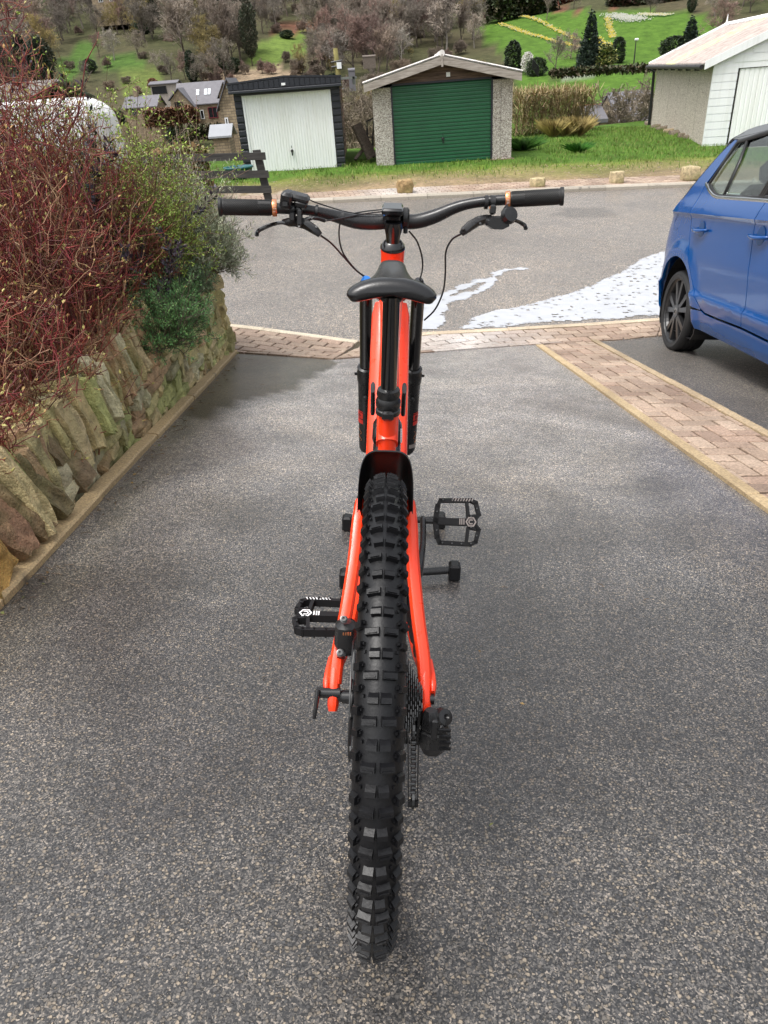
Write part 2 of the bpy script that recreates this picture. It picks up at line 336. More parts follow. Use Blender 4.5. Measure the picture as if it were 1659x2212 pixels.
MT['skylight'] = simple('skylight_glass', (.7, .75, .78), .1, .1, 3, spec=1)
# hillside / grass ground: colour attribute (zones) broken up by noise
n = N('hill_ground'); a = n.attr(); c = n.mix(a, n.ramp(n.noise(.5, 6, rough=.7), [(.3, (.6, .62, .6)), (.7, (1.4, 1.35, 1.3))]), 1.0, 'MULTIPLY'); c = n.mix(c, n.ramp(n.noise(9, 5, rough=.7), [(.3, (.62,)*3), (.7, (1.4,)*3)]), .8, 'MULTIPLY'); n.col(c); n.ro(.95); n.b.inputs['Specular IOR Level'].default_value = .15; n.bump(n.noise(4, 6, rough=.7), .5, .15); MT['hill'] = n.m
# soapy water
n = N('soapy_water'); n.col(n.mix((.60, .62, .66), (.42, .43, .46), n.noise(7, 4)))
sc2 = n.n.new('ShaderNodeSeparateColor'); n.L(n.attr(), sc2.inputs[0]); n.L(n.ramp(n.math('ADD', n.math('ADD', sc2.outputs[0], .12), n.math('MULTIPLY', n.math('SUBTRACT', n.noise(55, 5, rough=.7), .5), 1.9)), [(.0, (0, 0, 0)), (.22, (.9, .9, .9))]), n.b.inputs['Alpha']); n.ro(.25); n.b.inputs['Specular IOR Level'].default_value = .8; n.bump(n.noise(40, 3), .15, .003); MT['soap'] = n.m
# ================================================================ SETTING
def sheet(name, poly, off, mat, res=.3, colf=None, zf=None):
    bm = bmesh.new(); vs = [bm.verts.new((p[0], p[1], 0)) for p in poly]; bm.faces.new(vs); bm.normal_update(); bmesh.ops.triangulate(bm, faces=bm.faces[:])
    xs = [p[0] for p in poly]; ys = [p[1] for p in poly]
    for ax, lo, hi in ((0, min(xs), max(xs)), (1, min(ys), max(ys))):
        k = lo+res
        while k < hi:
            co_ = [0, 0, 0]; no = [0, 0, 0]; co_[ax] = k; no[ax] = 1
            bmesh.ops.bisect_plane(bm, geom=bm.verts[:]+bm.edges[:]+bm.faces[:], plane_co=co_, plane_no=no, dist=1e-5); k += res
    b = MB(); idx = {}
    for v in bm.verts:
        idx[v] = len(b.v); b.v.append((v.co.x, v.co.y, (zf or gz)(v.co.x, v.co.y)+off)); b.c.append(colf(v.co.x, v.co.y) if colf else (1, 1, 1))
    for f in bm.faces:
        l = [idx[v] for v in f.verts]
        if f.normal.z < 0: l.reverse()
        b.f.append(tuple(l)); b.m.append(0)
    bm.free(); return struct(b.build(name, mat, smooth=True))
def dl(x0, y0, x1, y1, y): return x0+(x1-x0)*(y-y0)/(y1-y0)
KL = lambda y: dl(-1.14, 1.846, -1.275, 6.3, y)            # wall-side edge of the driveway (driveway frame)
SL = lambda y: dl(1.516, 2.602, 1.398, 6.706, y)           # strip, driveway side
SR = lambda y: dl(2.085, 3.758, 2.031, 6.98, y)            # strip, parking side
def dxy(x, y): p = DW(x, y); return (p.x, p.y)
def inpoly(x, y, P):
    c = False; n = len(P); j = n-1
    for i in range(n):
        xi, yi = P[i]; xj, yj = P[j]
        if (yi > y) != (yj > y) and x < (xj-xi)*(y-yi)/(yj-yi)+xi: c = not c
        j = i
    return c
sheet('ground', [(-16, -5), (20, -5), (20, 15), (-16, 15)], -.06, MT['soil'], 1.0)
# driveway: the dry brown corner by the wall, wetter elsewhere with sky sheen painted in
drycorner = [tuple(hitDW(*p).xy) for p in [(440, 730), (517, 750), (730, 772), (705, 800), (655, 830), (600, 850), (520, 872), (430, 905), (380, 900)]]
drycorner_edge = [Vector(hitDW(*p).xy) for p in [(705, 800), (655, 832), (600, 852), (520, 874), (430, 905)]]
def drivecol(x, y):
    nn = noise.noise(Vector((x*3, y*3, 0)))*.12; c = (1, 1, 1)
    X, Y = x+nn, y+nn
    if inpoly(X, Y, drycorner): c = (.98, .84, .62)
    d = min((Vector((X, Y))-p.lerp(q, t)).length for p, q in zip(drycorner_edge[:-1], drycorner_edge[1:]) for t in (0, .25, .5, .75, 1))
    if d < .22 and inpoly(X, Y, drycorner): k = d/.22; c = tuple((.48+.52*k)*a for a in c)
    if not inpoly(X, Y, drycorner):
        f = sm(1.3, 4.6, Y+nn*6)*(1-.35*abs(noise.noise(Vector((x*.9, y*.9, 6)))))*sm(-1.25, -.55, x+(5.8-y)*.12); c = tuple(a*(1+f*g_) for a, g_ in zip(c, (2.85, 2.98, 3.25)))  # wet sky sheen painted into the colour as a pale bluish lift
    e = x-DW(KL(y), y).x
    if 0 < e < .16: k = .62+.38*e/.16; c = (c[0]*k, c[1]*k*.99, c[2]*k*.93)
    return c
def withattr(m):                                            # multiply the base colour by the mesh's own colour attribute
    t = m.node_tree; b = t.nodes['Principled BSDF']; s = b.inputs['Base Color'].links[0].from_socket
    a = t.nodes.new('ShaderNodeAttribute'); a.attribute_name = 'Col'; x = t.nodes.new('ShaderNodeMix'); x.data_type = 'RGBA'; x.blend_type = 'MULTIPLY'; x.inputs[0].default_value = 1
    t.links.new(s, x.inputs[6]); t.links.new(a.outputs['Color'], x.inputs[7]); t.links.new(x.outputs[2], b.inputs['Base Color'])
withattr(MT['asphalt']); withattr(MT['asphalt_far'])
pA = DW(*hitD(515, 762)); hL = DW(*hitD(722, 777)); hM = DW(*hitD(1155, 745)); hR = DW(*hitD(1285, 737))
dr = [dxy(KL(-4)-.02, -4), dxy(SL(-4)+.02, -4), (hM.x+.01, hM.y), (hL.x, hL.y), (HA.x-.12, HA.y)]
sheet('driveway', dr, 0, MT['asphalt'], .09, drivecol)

# road
K0 = at(590, 445, 14.5); K1 = at(1480, 405, 15.5)
def ky(x): return K0.y+(K1.y-K0.y)*(x-K0.x)/(K1.x-K0.x)
def nearroad(px, py): return hitG(px, py)
rT = [nearroad(*p) for p in [(510, 703), (775, 738), (920, 720), (1420, 690), (1659, 676)]]
rB = [nearroad(*p) for p in [(515, 762), (722, 777), (1155, 745), (1285, 737), (1420, 727), (1659, 712)]]
wet = [tuple(nearroad(*p).xy) for p in [(1195, 462), (1225, 450), (1280, 446), (1345, 452), (1335, 466), (1280, 470), (1230, 470)]]
def roadcol(x, y):
    n1 = noise.noise(Vector((x*.35, y*.5, 4)))*.16; c = (1+n1, (1+n1)*.98, (1+n1)*.96)
    if inpoly(x+noise.noise(Vector((x*2, y*2, 1)))*.3, y, wet): c = tuple(a*.66 for a in c)
    return c
pk = [dxy(SR(-4), -4), (14, -3.9), (14, rB[5].y+2.0), (rB[5].x+5, rB[5].y+.62), (rB[5].x, rB[5].y+.02), (rB[4].x, rB[4].y+.02), (hR.x, hR.y+.02)]
sheet('parking_bay', pk, 0, MT['asphalt_park'], .4)
l0 = rT[0]+(rT[0]-rT[1])*9
road = [(l0.x, l0.y), (rT[0].x, rT[0].y), (rT[1].x, rT[1].y), (rT[2].x, rT[2].y), (rT[3].x, rT[3].y), (rT[4].x+8, rT[4].y+1.2), (20, ky(20)), (-14, ky(-14))]
sheet('road', road, 0, MT['asphalt_far'], .22, roadcol)
# soapy water spilling over the road
bigp = [tuple(nearroad(*p).xy) for p in [(1560, 520), (1440, 542), (1420, 548), (1385, 560), (1362, 575), (1338, 592), (1305, 603), (1290, 613), (1230, 635), (1180, 648), (1130, 662), (1070, 672), (1020, 688), (985, 712), (1080, 707), (1210, 696), (1330, 688), (1440, 681), (1560, 672)]]
strm = [[Vector(nearroad(*p).xy) for p in L] for L in ([(1126, 582), (1100, 584), (1080, 588), (1062, 602), (1035, 606), (1015, 616), (985, 628), (960, 638), (935, 652), (915, 662)], [(1064, 602), (1052, 618), (1030, 632), (1000, 638), (975, 648), (950, 660), (935, 676), (925, 700), (915, 717)], [(935, 660), (915, 690), (905, 715)])]
b = MB(); cs = .028; x0, x1, y0, y1 = .1, 7.2, 6.9, 11.2
nx, ny = int((x1-x0)/cs), int((y1-y0)/cs); occ = np.zeros((nx, ny), bool)
for i in range(nx):
    for j in range(ny):
        x = x0+i*cs; y = y0+j*cs; nz = noise.noise(Vector((x*5, y*5, 0)))*.10+noise.noise(Vector((x*17, y*17, 2)))*.05
        if inpoly(x+nz, y+nz, bigp): occ[i, j] = noise.noise(Vector((x*22, y*22, 5))) < .44
        elif x < 2.4 and y < 9.8:
            for L in strm:
                for p, q in zip(L[:-1], L[1:]):
                    ap = Vector((x, y))-p; pq = q-p; t = max(0, min(1, ap.dot(pq)/pq.dot(pq)))
                    if (ap-pq*t).length < .055+nz*.8+.05*sm(8.6, 7.4, y): occ[i, j] = True
dep = occ.astype(float)*.2; cur = occ.copy()
for st_ in range(5):
    er = cur.copy(); er[1:] &= cur[:-1]; er[:-1] &= cur[1:]; er[:, 1:] &= cur[:, :-1]; er[:, :-1] &= cur[:, 1:]; cur = er; dep += cur*.16
vi = {}
for i in range(nx):
    for j in range(ny):
        if occ[i, j]:
            q = []
            for a, c in ((0, 0), (1, 0), (1, 1), (0, 1)):
                k = (i+a, j+c)
                if k not in vi:
                    x = x0+k[0]*cs+noise.noise(Vector((k[0]*.7, k[1]*.7, 1)))*.02; y = y0+k[1]*cs+noise.noise(Vector((k[0]*.7, k[1]*.7, 7)))*.02
                    vi[k] = len(b.v); b.v.append((x, y, gz(x, y)+.006)); g = float(dep[min(i, nx-1), min(j, ny-1)])+noise.noise(Vector((x*2.5, y*4, 3)))*.30; b.c.append((g, g, g))
                q.append(vi[k])
            b.f.append(tuple(q)); b.m.append(0)
struct(b.build('soapy_water', MT['soap'], smooth=True))
# block paving
def clip(poly, P):
    out = poly; n = len(P); ar = sum(P[i][0]*P[(i+1) % n][1]-P[(i+1) % n][0]*P[i][1] for i in range(n)); s = 1 if ar > 0 else -1
    for i in range(n):
        a, c = P[i], P[(i+1) % n]; inp = out; out = []
        if not inp: return []
        def sd(p): return s*((c[0]-a[0])*(p[1]-a[1])-(c[1]-a[1])*(p[0]-a[0]))
        for k in range(len(inp)):
            p, q = inp[k], inp[(k+1) % len(inp)]; dp, dq = sd(p), sd(q)
            if dp >= 0: out.append(p)
            if (dp >= 0) != (dq >= 0): t = dp/(dp-dq); out.append((p[0]+(q[0]-p[0])*t, p[1]+(q[1]-p[1])*t))
    return out
def block(b, poly, zf, top, colr, gap=.0068, bev=.006):
    if len(poly) < 3: return
    ar = abs(sum(poly[i][0]*poly[(i+1) % len(poly)][1]-poly[(i+1) % len(poly)][0]*poly[i][1] for i in range(len(poly))))/2
    if ar < .0006: return
    cx = sum(p[0] for p in poly)/len(poly); cy = sum(p[1] for p in poly)/len(poly); o = len(b.v); n = len(poly); dz = random.gauss(0, .0012)
    def ins(k):
        r = []
        for p in poly: d = math.hypot(p[0]-cx, p[1]-cy); f = max(.2, 1-k*1.3/max(d, .02)); r.append((cx+(p[0]-cx)*f, cy+(p[1]-cy)*f))
        return r
    vs = [(x, y, zf(x, y)+top-.03) for x, y in ins(gap)]+[(x, y, zf(x, y)+top-bev*.7+dz) for x, y in ins(gap)]+[(x, y, zf(x, y)+top+dz) for x, y in ins(gap+bev)]
    ccw = sum(poly[i][0]*poly[(i+1) % n][1]-poly[(i+1) % n][0]*poly[i][1] for i in range(n)) > 0
    fs = [tuple(range(2*n, 3*n))]+[(l*n+i, l*n+(i+1) % n, l*n+n+(i+1) % n, l*n+n+i) for l in (0, 1) for i in range(n)]
    if not ccw: fs = [tuple(reversed(f)) for f in fs]
    b.add(vs, fs, colr)
def blkcol(x, y, pale=0):
    c = random.choice([(.34, .24, .18), (.38, .28, .21), (.31, .225, .17), (.41, .31, .235), (.35, .26, .195)]); k = random.uniform(.85, 1.15); c = mul(c, k)
    pale += .55*max(0, 1-abs(x-.75)/1.1)*(1 if y > 6 else 0)
    return tuple(a*(1-pale)+.66*pale for a in c)
def bond(b, P, o, u, zf, top, W=.2, H=.1, off=0):
    u = Vector(u).normalized(); w = Vector((-u.y, u.x)); o = Vector(o)
    for r in range(-14, 14):
        for k in range(-60, 80):
            s = k*W+(W/2 if r % 2 else 0)+off; q = [o+u*s+w*(r*H), o+u*(s+W)+w*(r*H), o+u*(s+W)+w*(r*H+H), o+u*s+w*(r*H+H)]
            pl = clip([tuple(p) for p in q], P)
            if pl: block(b, pl, zf, top, blkcol(q[0].x, q[0].y))
def pinset(a, c, w): a = Vector(a); c = Vector(c); d = (c-a).normalized(); n_ = Vector((-d.y, d.x))*w; return a+n_, c+n_
b = MB(); G0 = lambda x, y: gz(x, y)
eL = (rT[0]-rT[1]).normalized()*2.6; PL = [tuple(p.xy) for p in (rB[0]+eL, rB[1], rT[1], rT[0], rT[0]+eL)]
PLc = [PL[0], PL[1], PL[2], PL[4]]
e = .085
up_ = (Vector(PLc[2])-Vector(PLc[3])).normalized(); nn_ = Vector((up_.y, -up_.x))
inL = [PLc[0], PLc[1], tuple(Vector(PLc[2])+nn_*e), tuple(Vector(PLc[3])+nn_*e)]
bond(b, inL, inL[3], up_, G0, .012, W=.215, H=.102)
def edging(b, a, c, w, ln, zf, top, side=1, col=(.46, .37, .25)):
    a = Vector(a); c = Vector(c); d = (c-a); L = d.length; d.normalize(); n_ = Vector((-d.y, d.x))*w*side; k = max(1, round(L/ln))
    for i in range(k):
        p = a+d*(L*i/k); q = a+d*(L*(i+1)/k)
        m = 5
        for t in range(1): block(b, [tuple(p), tuple(q), tuple(q+n_), tuple(p+n_)], zf, top+random.gauss(0, .0015), mul(col, random.uniform(.88, 1.12)), .002, .006)
edging(b, PLc[3], PLc[2], e, .9, G0, .016, -1, (.60, .52, .40))
PR = [tuple(p.xy) for p in (rB[1], rB[2], rB[3], rB[4], rB[5]+Vector((5, .6, 0)), rT[4]+Vector((5, .75, 0)), rT[3], rT[2], rT[1])]
for seg in ([rB[1], rB[2], rT[2], rT[1]], [rB[2], rB[4], rT[3], rT[2]], [rB[4], rB[5]+Vector((4, .5, 0)), rT[4]+Vector((4, .6, 0)), rT[3]]):
    P = [tuple(p.xy) for p in seg]; u = (Vector(P[2])-Vector(P[3])).normalized(); nn_ = Vector((u.y, -u.x))
    P2 = [P[0], P[1], tuple(Vector(P[2])+nn_*e), tuple(Vector(P[3])+nn_*e)]
    bond(b, P2, P2[3], u, G0, .012, W=.215, H=.102)
    edging(b, P[3], P[2], e, .9, G0, .016, -1, (.55, .45, .33))
sp_ = MB()
# the dividing strip in herringbone, with edging stones both sides
ew = .062
strip = [dxy(SL(-4)+ew, -4), dxy(SR(-4)-ew, -4), dxy(SR(6.98)-ew, 6.93), dxy(SL(6.7)+ew, 6.66)]
o0 = Vector(dxy(SL(0), -4)); ud = (Vector(dxy(SL(6), 6))-Vector(dxy(SL(0), 0))).normalized(); vd = Vector((ud.y, -ud.x)); a_ = .1035
def local(i, j): return tuple(o0+vd*(i*a_)+ud*(j*a_))
for i in range(-3, 10):
    for j in range(-4, 112):
        k = (i-j) % 4
        if k == 0: q = [local(i, j), local(i+2, j), local(i+2, j+1), local(i, j+1)]
        elif k == 2: q = [local(i, j), local(i+1, j), local(i+1, j+2), local(i, j+2)]
        else: continue
        if k == 2: q = [local(i, j-1), local(i+1, j-1), local(i+1, j+1), local(i, j+1)]
        pl = clip(q, strip)
        if pl: block(sp_, pl, G0, .012, blkcol(q[0][0], 0, .0))
edging(sp_, dxy(SL(-4), -4), dxy(SL(6.66), 6.66), ew, .92, G0, .018, -1, (.45, .34, .20))
edging(sp_, dxy(SR(-4), -4), dxy(SR(6.93), 6.93), ew, .92, G0, .018, 1, (.43, .33, .21))
struct(b.build('block_paving', MT['block'])); struct(sp_.build('paving_strip', MT['block']))
sheet('joint_sand', [PLc[0], tuple(rB[0].xy), PLc[1], (hM.x, hM.y), tuple(Vector((hR.x, hR.y))), tuple(rB[5].xy), tuple((rT[4]+Vector((.3, .05, 0))).xy), tuple(rT[3].xy), tuple(rT[2].xy), PLc[2], PLc[3]], -.004, MT['sand'], .3)
sheet('strip_sand', [dxy(SL(-4), -4), dxy(SR(-4), -4), dxy(SR(6.98), 6.98), dxy(SL(6.7), 6.7)], -.006, MT['sand'], .4)
# edging along the foot of the wall
b = MB(); yk = 6.28
while yk > -1.5:
    l = .88; a1, a0 = yk, yk-l; n_ = 6
    rows = []
    jt = random.gauss(0, .004); cc = mul((.44, .33, .19), random.uniform(.85, 1.12))
    for i in range(n_+1):
        y = a0+.004+(l-.008)*i/n_; x = KL(y)+jt; w = .066; r = random.gauss(0, .0015)
        rows.append([DW(x, y, -.02), DW(x, y, .022+r), DW(x-.008, y, .030+r), DW(x-w+.006, y, .034+r), DW(x-w, y, .028), DW(x-w, y, -.02)])
    b.grid(rows, cc); o_ = len(b.v)-len(rows)*6; b.f.append(tuple(range(o_, o_+6))); b.m.append(0); b.f.append(tuple(range(len(b.v)-1, len(b.v)-7, -1))); b.m.append(0)
    yk -= l
struct(fix_normals(b.build('kerb_edging', MT['kerb'], smooth=False)))
# far kerb and brick verge
b = MB(); x = -14
while x < 16:
    p = Vector((x, ky(x))); q = Vector((x+.9, ky(x+.9))); u = (q-p).normalized(); w = Vector((-u.y, u.x))
    k = random.uniform(.85, 1.1)
    for r, h0, h1 in ((0, 0, 0),):
        z = lambda v: near_z(v.x, v.y)
        c_ = [(p, -.1, 0), (p, .055, 0), (p, .085, .03), (p, .09, .12), (p, -.1, .12)]
        rows = [[Vector((*(v+w*o).xy, z(v)+h)) for v in [vv]] for vv, h, o in []]
        A_ = [Vector((*(p+u*.004+w*o).xy, z(p)+h)) for _, h, o in c_]; B_ = [Vector((*(q-u*.004+w*o).xy, z(q)+h)) for _, h, o in c_]
        b.grid([A_, B_], mul((.40, .37, .33), k))
        n0 = len(b.v)-10; b.f.append(tuple(range(n0, n0+5))); b.m.append(0)
    x += .9
struct(fix_normals(b.build('far_kerb', MT['kerb'])))
b = MB(); vz = lambda x, y: near_z(x, y)+.07
P = [(-9, ky(-9)+.125), (12, ky(12)+.125), (12, ky(12)+.95), (-9, ky(-9)+.85)]
bond(b, P, P[0], (1, (K1.y-K0.y)/(K1.x-K0.x)), vz, .012)
struct(b.build('brick_verge', MT['block']))
# ---------------------------------------------------------------- hillside and grass beyond the road
ZONES = []   # (pixel polygon, min distance, max distance, colour)
GR = (.070, .140, .020); GR2 = (.06, .115, .024); DIRT = (.22, .17, .10); LIT = (.085, .068, .045); RED = (.16, .075, .05); DKG = (.045, .06, .02)  # LIT, the leaf-litter ground, is lightened in place of distance haze
def Z(poly, lo, hi, c): ZONES.append((poly, lo, hi, c))
Z([(1030, 62), (1090, 30), (1300, 22), (1480, 28), (1659, 60), (1659, 140), (1420, 145), (1405, 150), (1120, 160), (1085, 125)], 90, 420, GR)
Z([(1110, 166), (1420, 158), (1420, 320), (1100, 320)], 35, 420, GR)
Z([(1115, 148), (1200, 150), (1290, 154), (1420, 143), (1420, 150), (1290, 162), (1200, 162), (1115, 158)], 60, 420, (.26, .25, .25))
Z([(1215, 163), (1228, 163), (1262, 190), (1330, 206), (1330, 213), (1250, 200)], 60, 420, (.26, .24, .2))
Z([(1190, 20), (1340, 20), (1420, 30), (1300, 36), (1200, 30)], 90, 420, RED)
Z([(130, 130), (185, 93), (210, 98), (200, 150), (150, 165), (130, 160)], 60, 420, GR2)
Z([(225, 125), (300, 118), (310, 140), (228, 150)], 60, 420, GR2)
Z([(262, 155), (310, 140), (362, 145), (350, 190), (320, 205), (262, 200)], 60, 420, (.10, .13, .035))
Z([(130, 155), (160, 158), (160, 195), (130, 195)], 60, 420, GR2)
Z([(525, 150), (545, 105), (600, 75), (660, 70), (665, 110), (620, 125), (600, 150)], 60, 420, (.12, .18, .04))
Z([(565, 66), (615, 48), (690, 45), (700, 62), (640, 72)], 60, 420, RED)
Z([(690, 55), (720, 50), (735, 62), (700, 66)], 60, 420, GR2)
Z([(440, 170), (500, 150), (625, 150), (700, 170), (500, 190)], 60, 420, (.26, .20, .14))
Z([(540, 155), (552, 148), (566, 158), (556, 166)], 60, 420, GR)
def gcol(x, y, z):
    r = math.hypot(x, y); nz = noise.noise(Vector((x*.5, y*.5, 0))); n2 = noise.noise(Vector((x*2.2, y*2.2, 5)))
    if y < 26:
        d = y-ky(x)+n2*.5+nz*.7
        if d < 1.5: c = (.25, .19, .12)
        elif d < 3.4: t = (d-1.5)/1.9; c = tuple(a*(1-t)+b_*t for a, b_ in zip((.22, .17, .10), (.13, .17, .03)))
        else: c = GR
        if x < -1.2 and d < 1.5: c = (.36, .30, .24)
        return c
    if y < 34 and x > 4.6: return GR
    px, py = project(Vector((x, y, z))); w = r*.0
    px += nz*14; py += n2*5
    for poly, lo, hi, c in ZONES:
        if lo < r < hi and inpoly(px, py, poly): return c
    k = .5+.5*noise.noise(Vector((x*.05, y*.05, 2)))
    return tuple(a*(1-k)+b_*k for a, b_ in zip(LIT, DKG))
b = MB(); naz, rows = 190, []
rr = [0, .13, .3, .55, .85, 1.2, 1.6, 2.0, 2.5, 3, 3.6, 4.2, 5, 6, 7, 8.2, 9.5, 11, 12.5, 14, 16, 18]
r_ = 20.5
while r_ < 560: rr.append(r_); r_ *= 1.045
for d in rr:
    row = []
    for i in range(naz+1):
        az = math.radians(-42+84*i/naz); s_, c_ = math.sin(az), math.cos(az)
        t0 = (K0.y-(K1.y-K0.y)/(K1.x-K0.x)*K0.x)/(c_-s_*(K1.y-K0.y)/(K1.x-K0.x)); t = t0+.11/c_+d/c_
        x, y = s_*t, c_*t; z = terr(x, y)
        z += .055+(.04*noise.noise(Vector((x*1.2, y*1.2, 0))) if d > .9 else 0)+ (1.2*noise.noise(Vector((x*.05, y*.05, 0))) if y > 60 else 0)
        row.append(Vector((x, y, z)))
    rows.append(row)
for r in rows:
    for p in r: b.v.append(tuple(p)); b.c.append(gcol(*p))
nn = naz+1
for i in range(len(rows)-1):
    for j in range(naz): b.f.append((i*nn+j, i*nn+j+1, (i+1)*nn+j+1, (i+1)*nn+j)); b.m.append(0)
struct(b.build('hillside', MT['hill'], smooth=True))
def tz(x, y): return terr(x, y)+.055+(.04*noise.noise(Vector((x*1.2, y*1.2, 0))))+(1.2*noise.noise(Vector((x*.05, y*.05, 0))) if y > 60 else 0)
# grass blades on the verge
b = MB(); rg = random.Random(3)
for i in range(42000):
    x = rg.uniform(-5.5, 13.5); y0_ = ky(x)+1.6; y = y0_+(rg.random()**.8)*(30-y0_)
    if x < 4.9 and y > 19.3+ (1.5 if (x > -.45 and x < .35) else 0): continue
    if x < -2.8 and y > 24: continue
    d = y-ky(x); den = sm(1.4, 3.8, d+noise.noise(Vector((x*.9, y*.9, 2)))*1.4)
    if rg.random() > den: continue
    z = tz(x, y); h = rg.uniform(.03, .085)*(1+.8*max(0, noise.noise(Vector((x*1.5, y*1.5, 9))))); a = rg.uniform(0, 6.28); w = rg.uniform(.006, .011)
    if 17.9 < y < 19.5 and x < 4.9: h *= 1.15
    lx, ly = math.cos(a)*h*.5, math.sin(a)*h*.5; px_, py_ = -math.sin(a)*w, math.cos(a)*w
    k = rg.uniform(.75, 1.35); c = (.105*k, .185*k, .026*k) if rg.random() < .8 else (.18*k, .19*k, .06*k)
    b.add([(x-px_, y-py_, z-.01), (x+px_, y+py_, z-.01), (x+lx*.5+px_*.6, y+ly*.5+py_*.6, z+h*.65), (x+lx, y+ly, z+h)], [(0, 1, 2), (0, 2, 3)], c)
g = b.build('grass', MT['leaf']); tag(g, kind='stuff'); tag(g, 'short bright green grass growing on the verge by the garages', 'grass')
b = MB()
for i in range(1500):
    x = rg.uniform(-5, 12); y = ky(x)+rg.uniform(1.0, 3.0); z = tz(x, y)
    if rg.random() < .5: b.add([(x, y, z-.005), (x+rg.uniform(-.03, .03), y+.03, z+.015), (x+rg.uniform(.02, .06), y, z+.01)], [(0, 1, 2)], (.25, .2, .12))
    else: s_ = rg.uniform(.015, .04); b.rock((x, y, z), (s_, s_, s_*.6), n=1, col=(.32, .27, .22))
tag(b.build('gravel', MT['stone']), 'scattered pebbles and leaf bits on the dirt verge', 'gravel', kind='stuff')
# ---------------------------------------------------------------- dry stone wall
WX = -1.262; EY = 6.02
def wbase(y): return dplane_z(WX, y) if y < 6.0 else gz(WX, 6.0)
wall = thing('stone_wall', 'low dry stone wall with upright coping stones along the driveway', 'wall', (WX, 4, wbase(4)))
WM = wall.matrix_world.inverted() if False else Matrix.Translation(Vector((-WX, -4, -wbase(4))))
def sc_(): 
    c = random.choice([(.46, .38, .20), (.42, .37, .19), (.52, .43, .26), (.38, .34, .18), (.42, .29, .18), (.36, .38, .16), (.50, .47, .33)]); return mul(c, random.uniform(.9, 1.3))
def local_build(b, name, mat, parent, org, **k):
    b.v = [(v[0]-org[0], v[1]-org[1], v[2]-org[2]) for v in b.v]; o = b.build(name, mat, parent, **k); return o
b = MB(); ORG = (WX, 4, wbase(4))
TOP = .76
z = .02
while z < TOP-.04:                                           # courses at gravity level
    h = random.uniform(.05, .115); h = min(h, TOP-z+.01); y = 2.1
    while y < EY+.05:
        l = random.uniform(.11, .33)*(.8 if h > .09 else 1)
        zb = wbase(y+l/2)
        if z+h > zb-.02:
            bat = (TOP-z)*.06
            b.rock((WX-.10+bat+random.gauss(0, .008), y+l/2, z+h/2), (.24, l*.93, h*.94), Matrix.Rotation(random.gauss(0, .06), 3, 'X')@Matrix.Rotation(random.gauss(0, .12), 3, 'Z'), n=6, rough=.065, rnd=.12, col=sc_())
        y += l
    # return end facing the road
    x = WX-.2
    while x > WX-1.9:
        l = random.uniform(.12, .26); b.rock((x-l/2+.06, EY-.02+(TOP-z)*.05, z+h/2), (l*.99, .24, h*1.02), n=5, rough=.085, rnd=.1, col=sc_()); x -= l
    z += h*.97
# rounded corner stones
zc = .0
while zc < TOP:
    h = random.uniform(.09, .14); b.rock((WX-.08+(TOP-zc)*.05, EY-.01+(TOP-zc)*.05, zc+h/2), (.25, .25, h*1.1), Matrix.Rotation(random.uniform(0, 1), 3, 'Z'), n=5, rough=.09, rnd=.25, col=sc_()); zc += h
local_build(b, 'face_stones', MT['stone'], wall, ORG, auto=42)
b = MB(); b.box((WX-.36, 3.2, .30), (.20, 5.3, .80)); b.box((WX-1.0, EY-.25, .25), (1.8, .2, .9)); local_build(b, 'core', MT['soil'], wall, ORG)
b = MB()
for y in np.arange(2.2, 3.4, .12): b.rock((WX-.06, y, wbase(y)+.10), (.16, .16, .16), n=3, rough=.1, col=(.40, .37, .26))
local_build(b, 'mortar', MT['stone'], wall, ORG, smooth=True)
y = EY+.05; k = 0
while y > 2.0:
    t = random.uniform(.036, .075)*(1.3 if y < 3.0 else 1); hgt = random.uniform(.21, .29); b = MB()
    zb = max(TOP, wbase(y)-.02)
    rot = Matrix.Rotation(random.gauss(-.10, .09), 3, 'X')@Matrix.Rotation(-.22+random.gauss(0, .06), 3, 'Y')
    b.rock((WX-.13+random.gauss(0, .015), y-t/2, zb+hgt/2-.015), (.30, t*1.15, hgt*1.12), rot, n=7, rough=.085, rnd=.10, col=sc_())
    local_build(b, 'coping_stone', MT['stone'], wall, ORG, auto=42); y -= t*.97; k += 1
# the big rough boulders at the near end
def boulder(px, py, lab, size, rot, col, up=.1, D_=None):
    p = hitDW(px, py); org = tuple(p)
    b = MB(); b.rock(Vector((0, 0, up)), size, Matrix.Rotation(rot[0], 3, 'X')@Matrix.Rotation(rot[1], 3, 'Y')@Matrix.Rotation(rot[2], 3, 'Z'), n=11, rough=.10, rnd=.20, col=col)
    o = b.build('boulder', MT['stone'], auto=42); o.location = org; return tag(o, lab, 'boulder', 'boulders at the near end of the wall')
boulder(112, 1078, 'grey-brown pointed boulder furthest along from the orange one', (.29, .10, .29), (.30, -.35, 0), (.22, .165, .105), .14)
boulder(52, 1140, 'olive-topped slab boulder between two brown boulders', (.30, .09, .30), (.32, -.35, 0), (.20, .165, .09), .13)
boulder(8, 1188, 'thin brown slab boulder behind the big reddish-brown one', (.29, .08, .27), (.34, -.35, 0), (.24, .17, .095), .11)
boulder(-45, 1222, 'big reddish-brown boulder with a pitted face', (.32, .16, .27), (.34, -.30, .1), (.30, .175, .11), .12)
boulder(-110, 1292, 'orange-tan boulder at the left edge by the kerb', (.34, .20, .24), (.2, -.2, .2), (.52, .32, .10), .09)
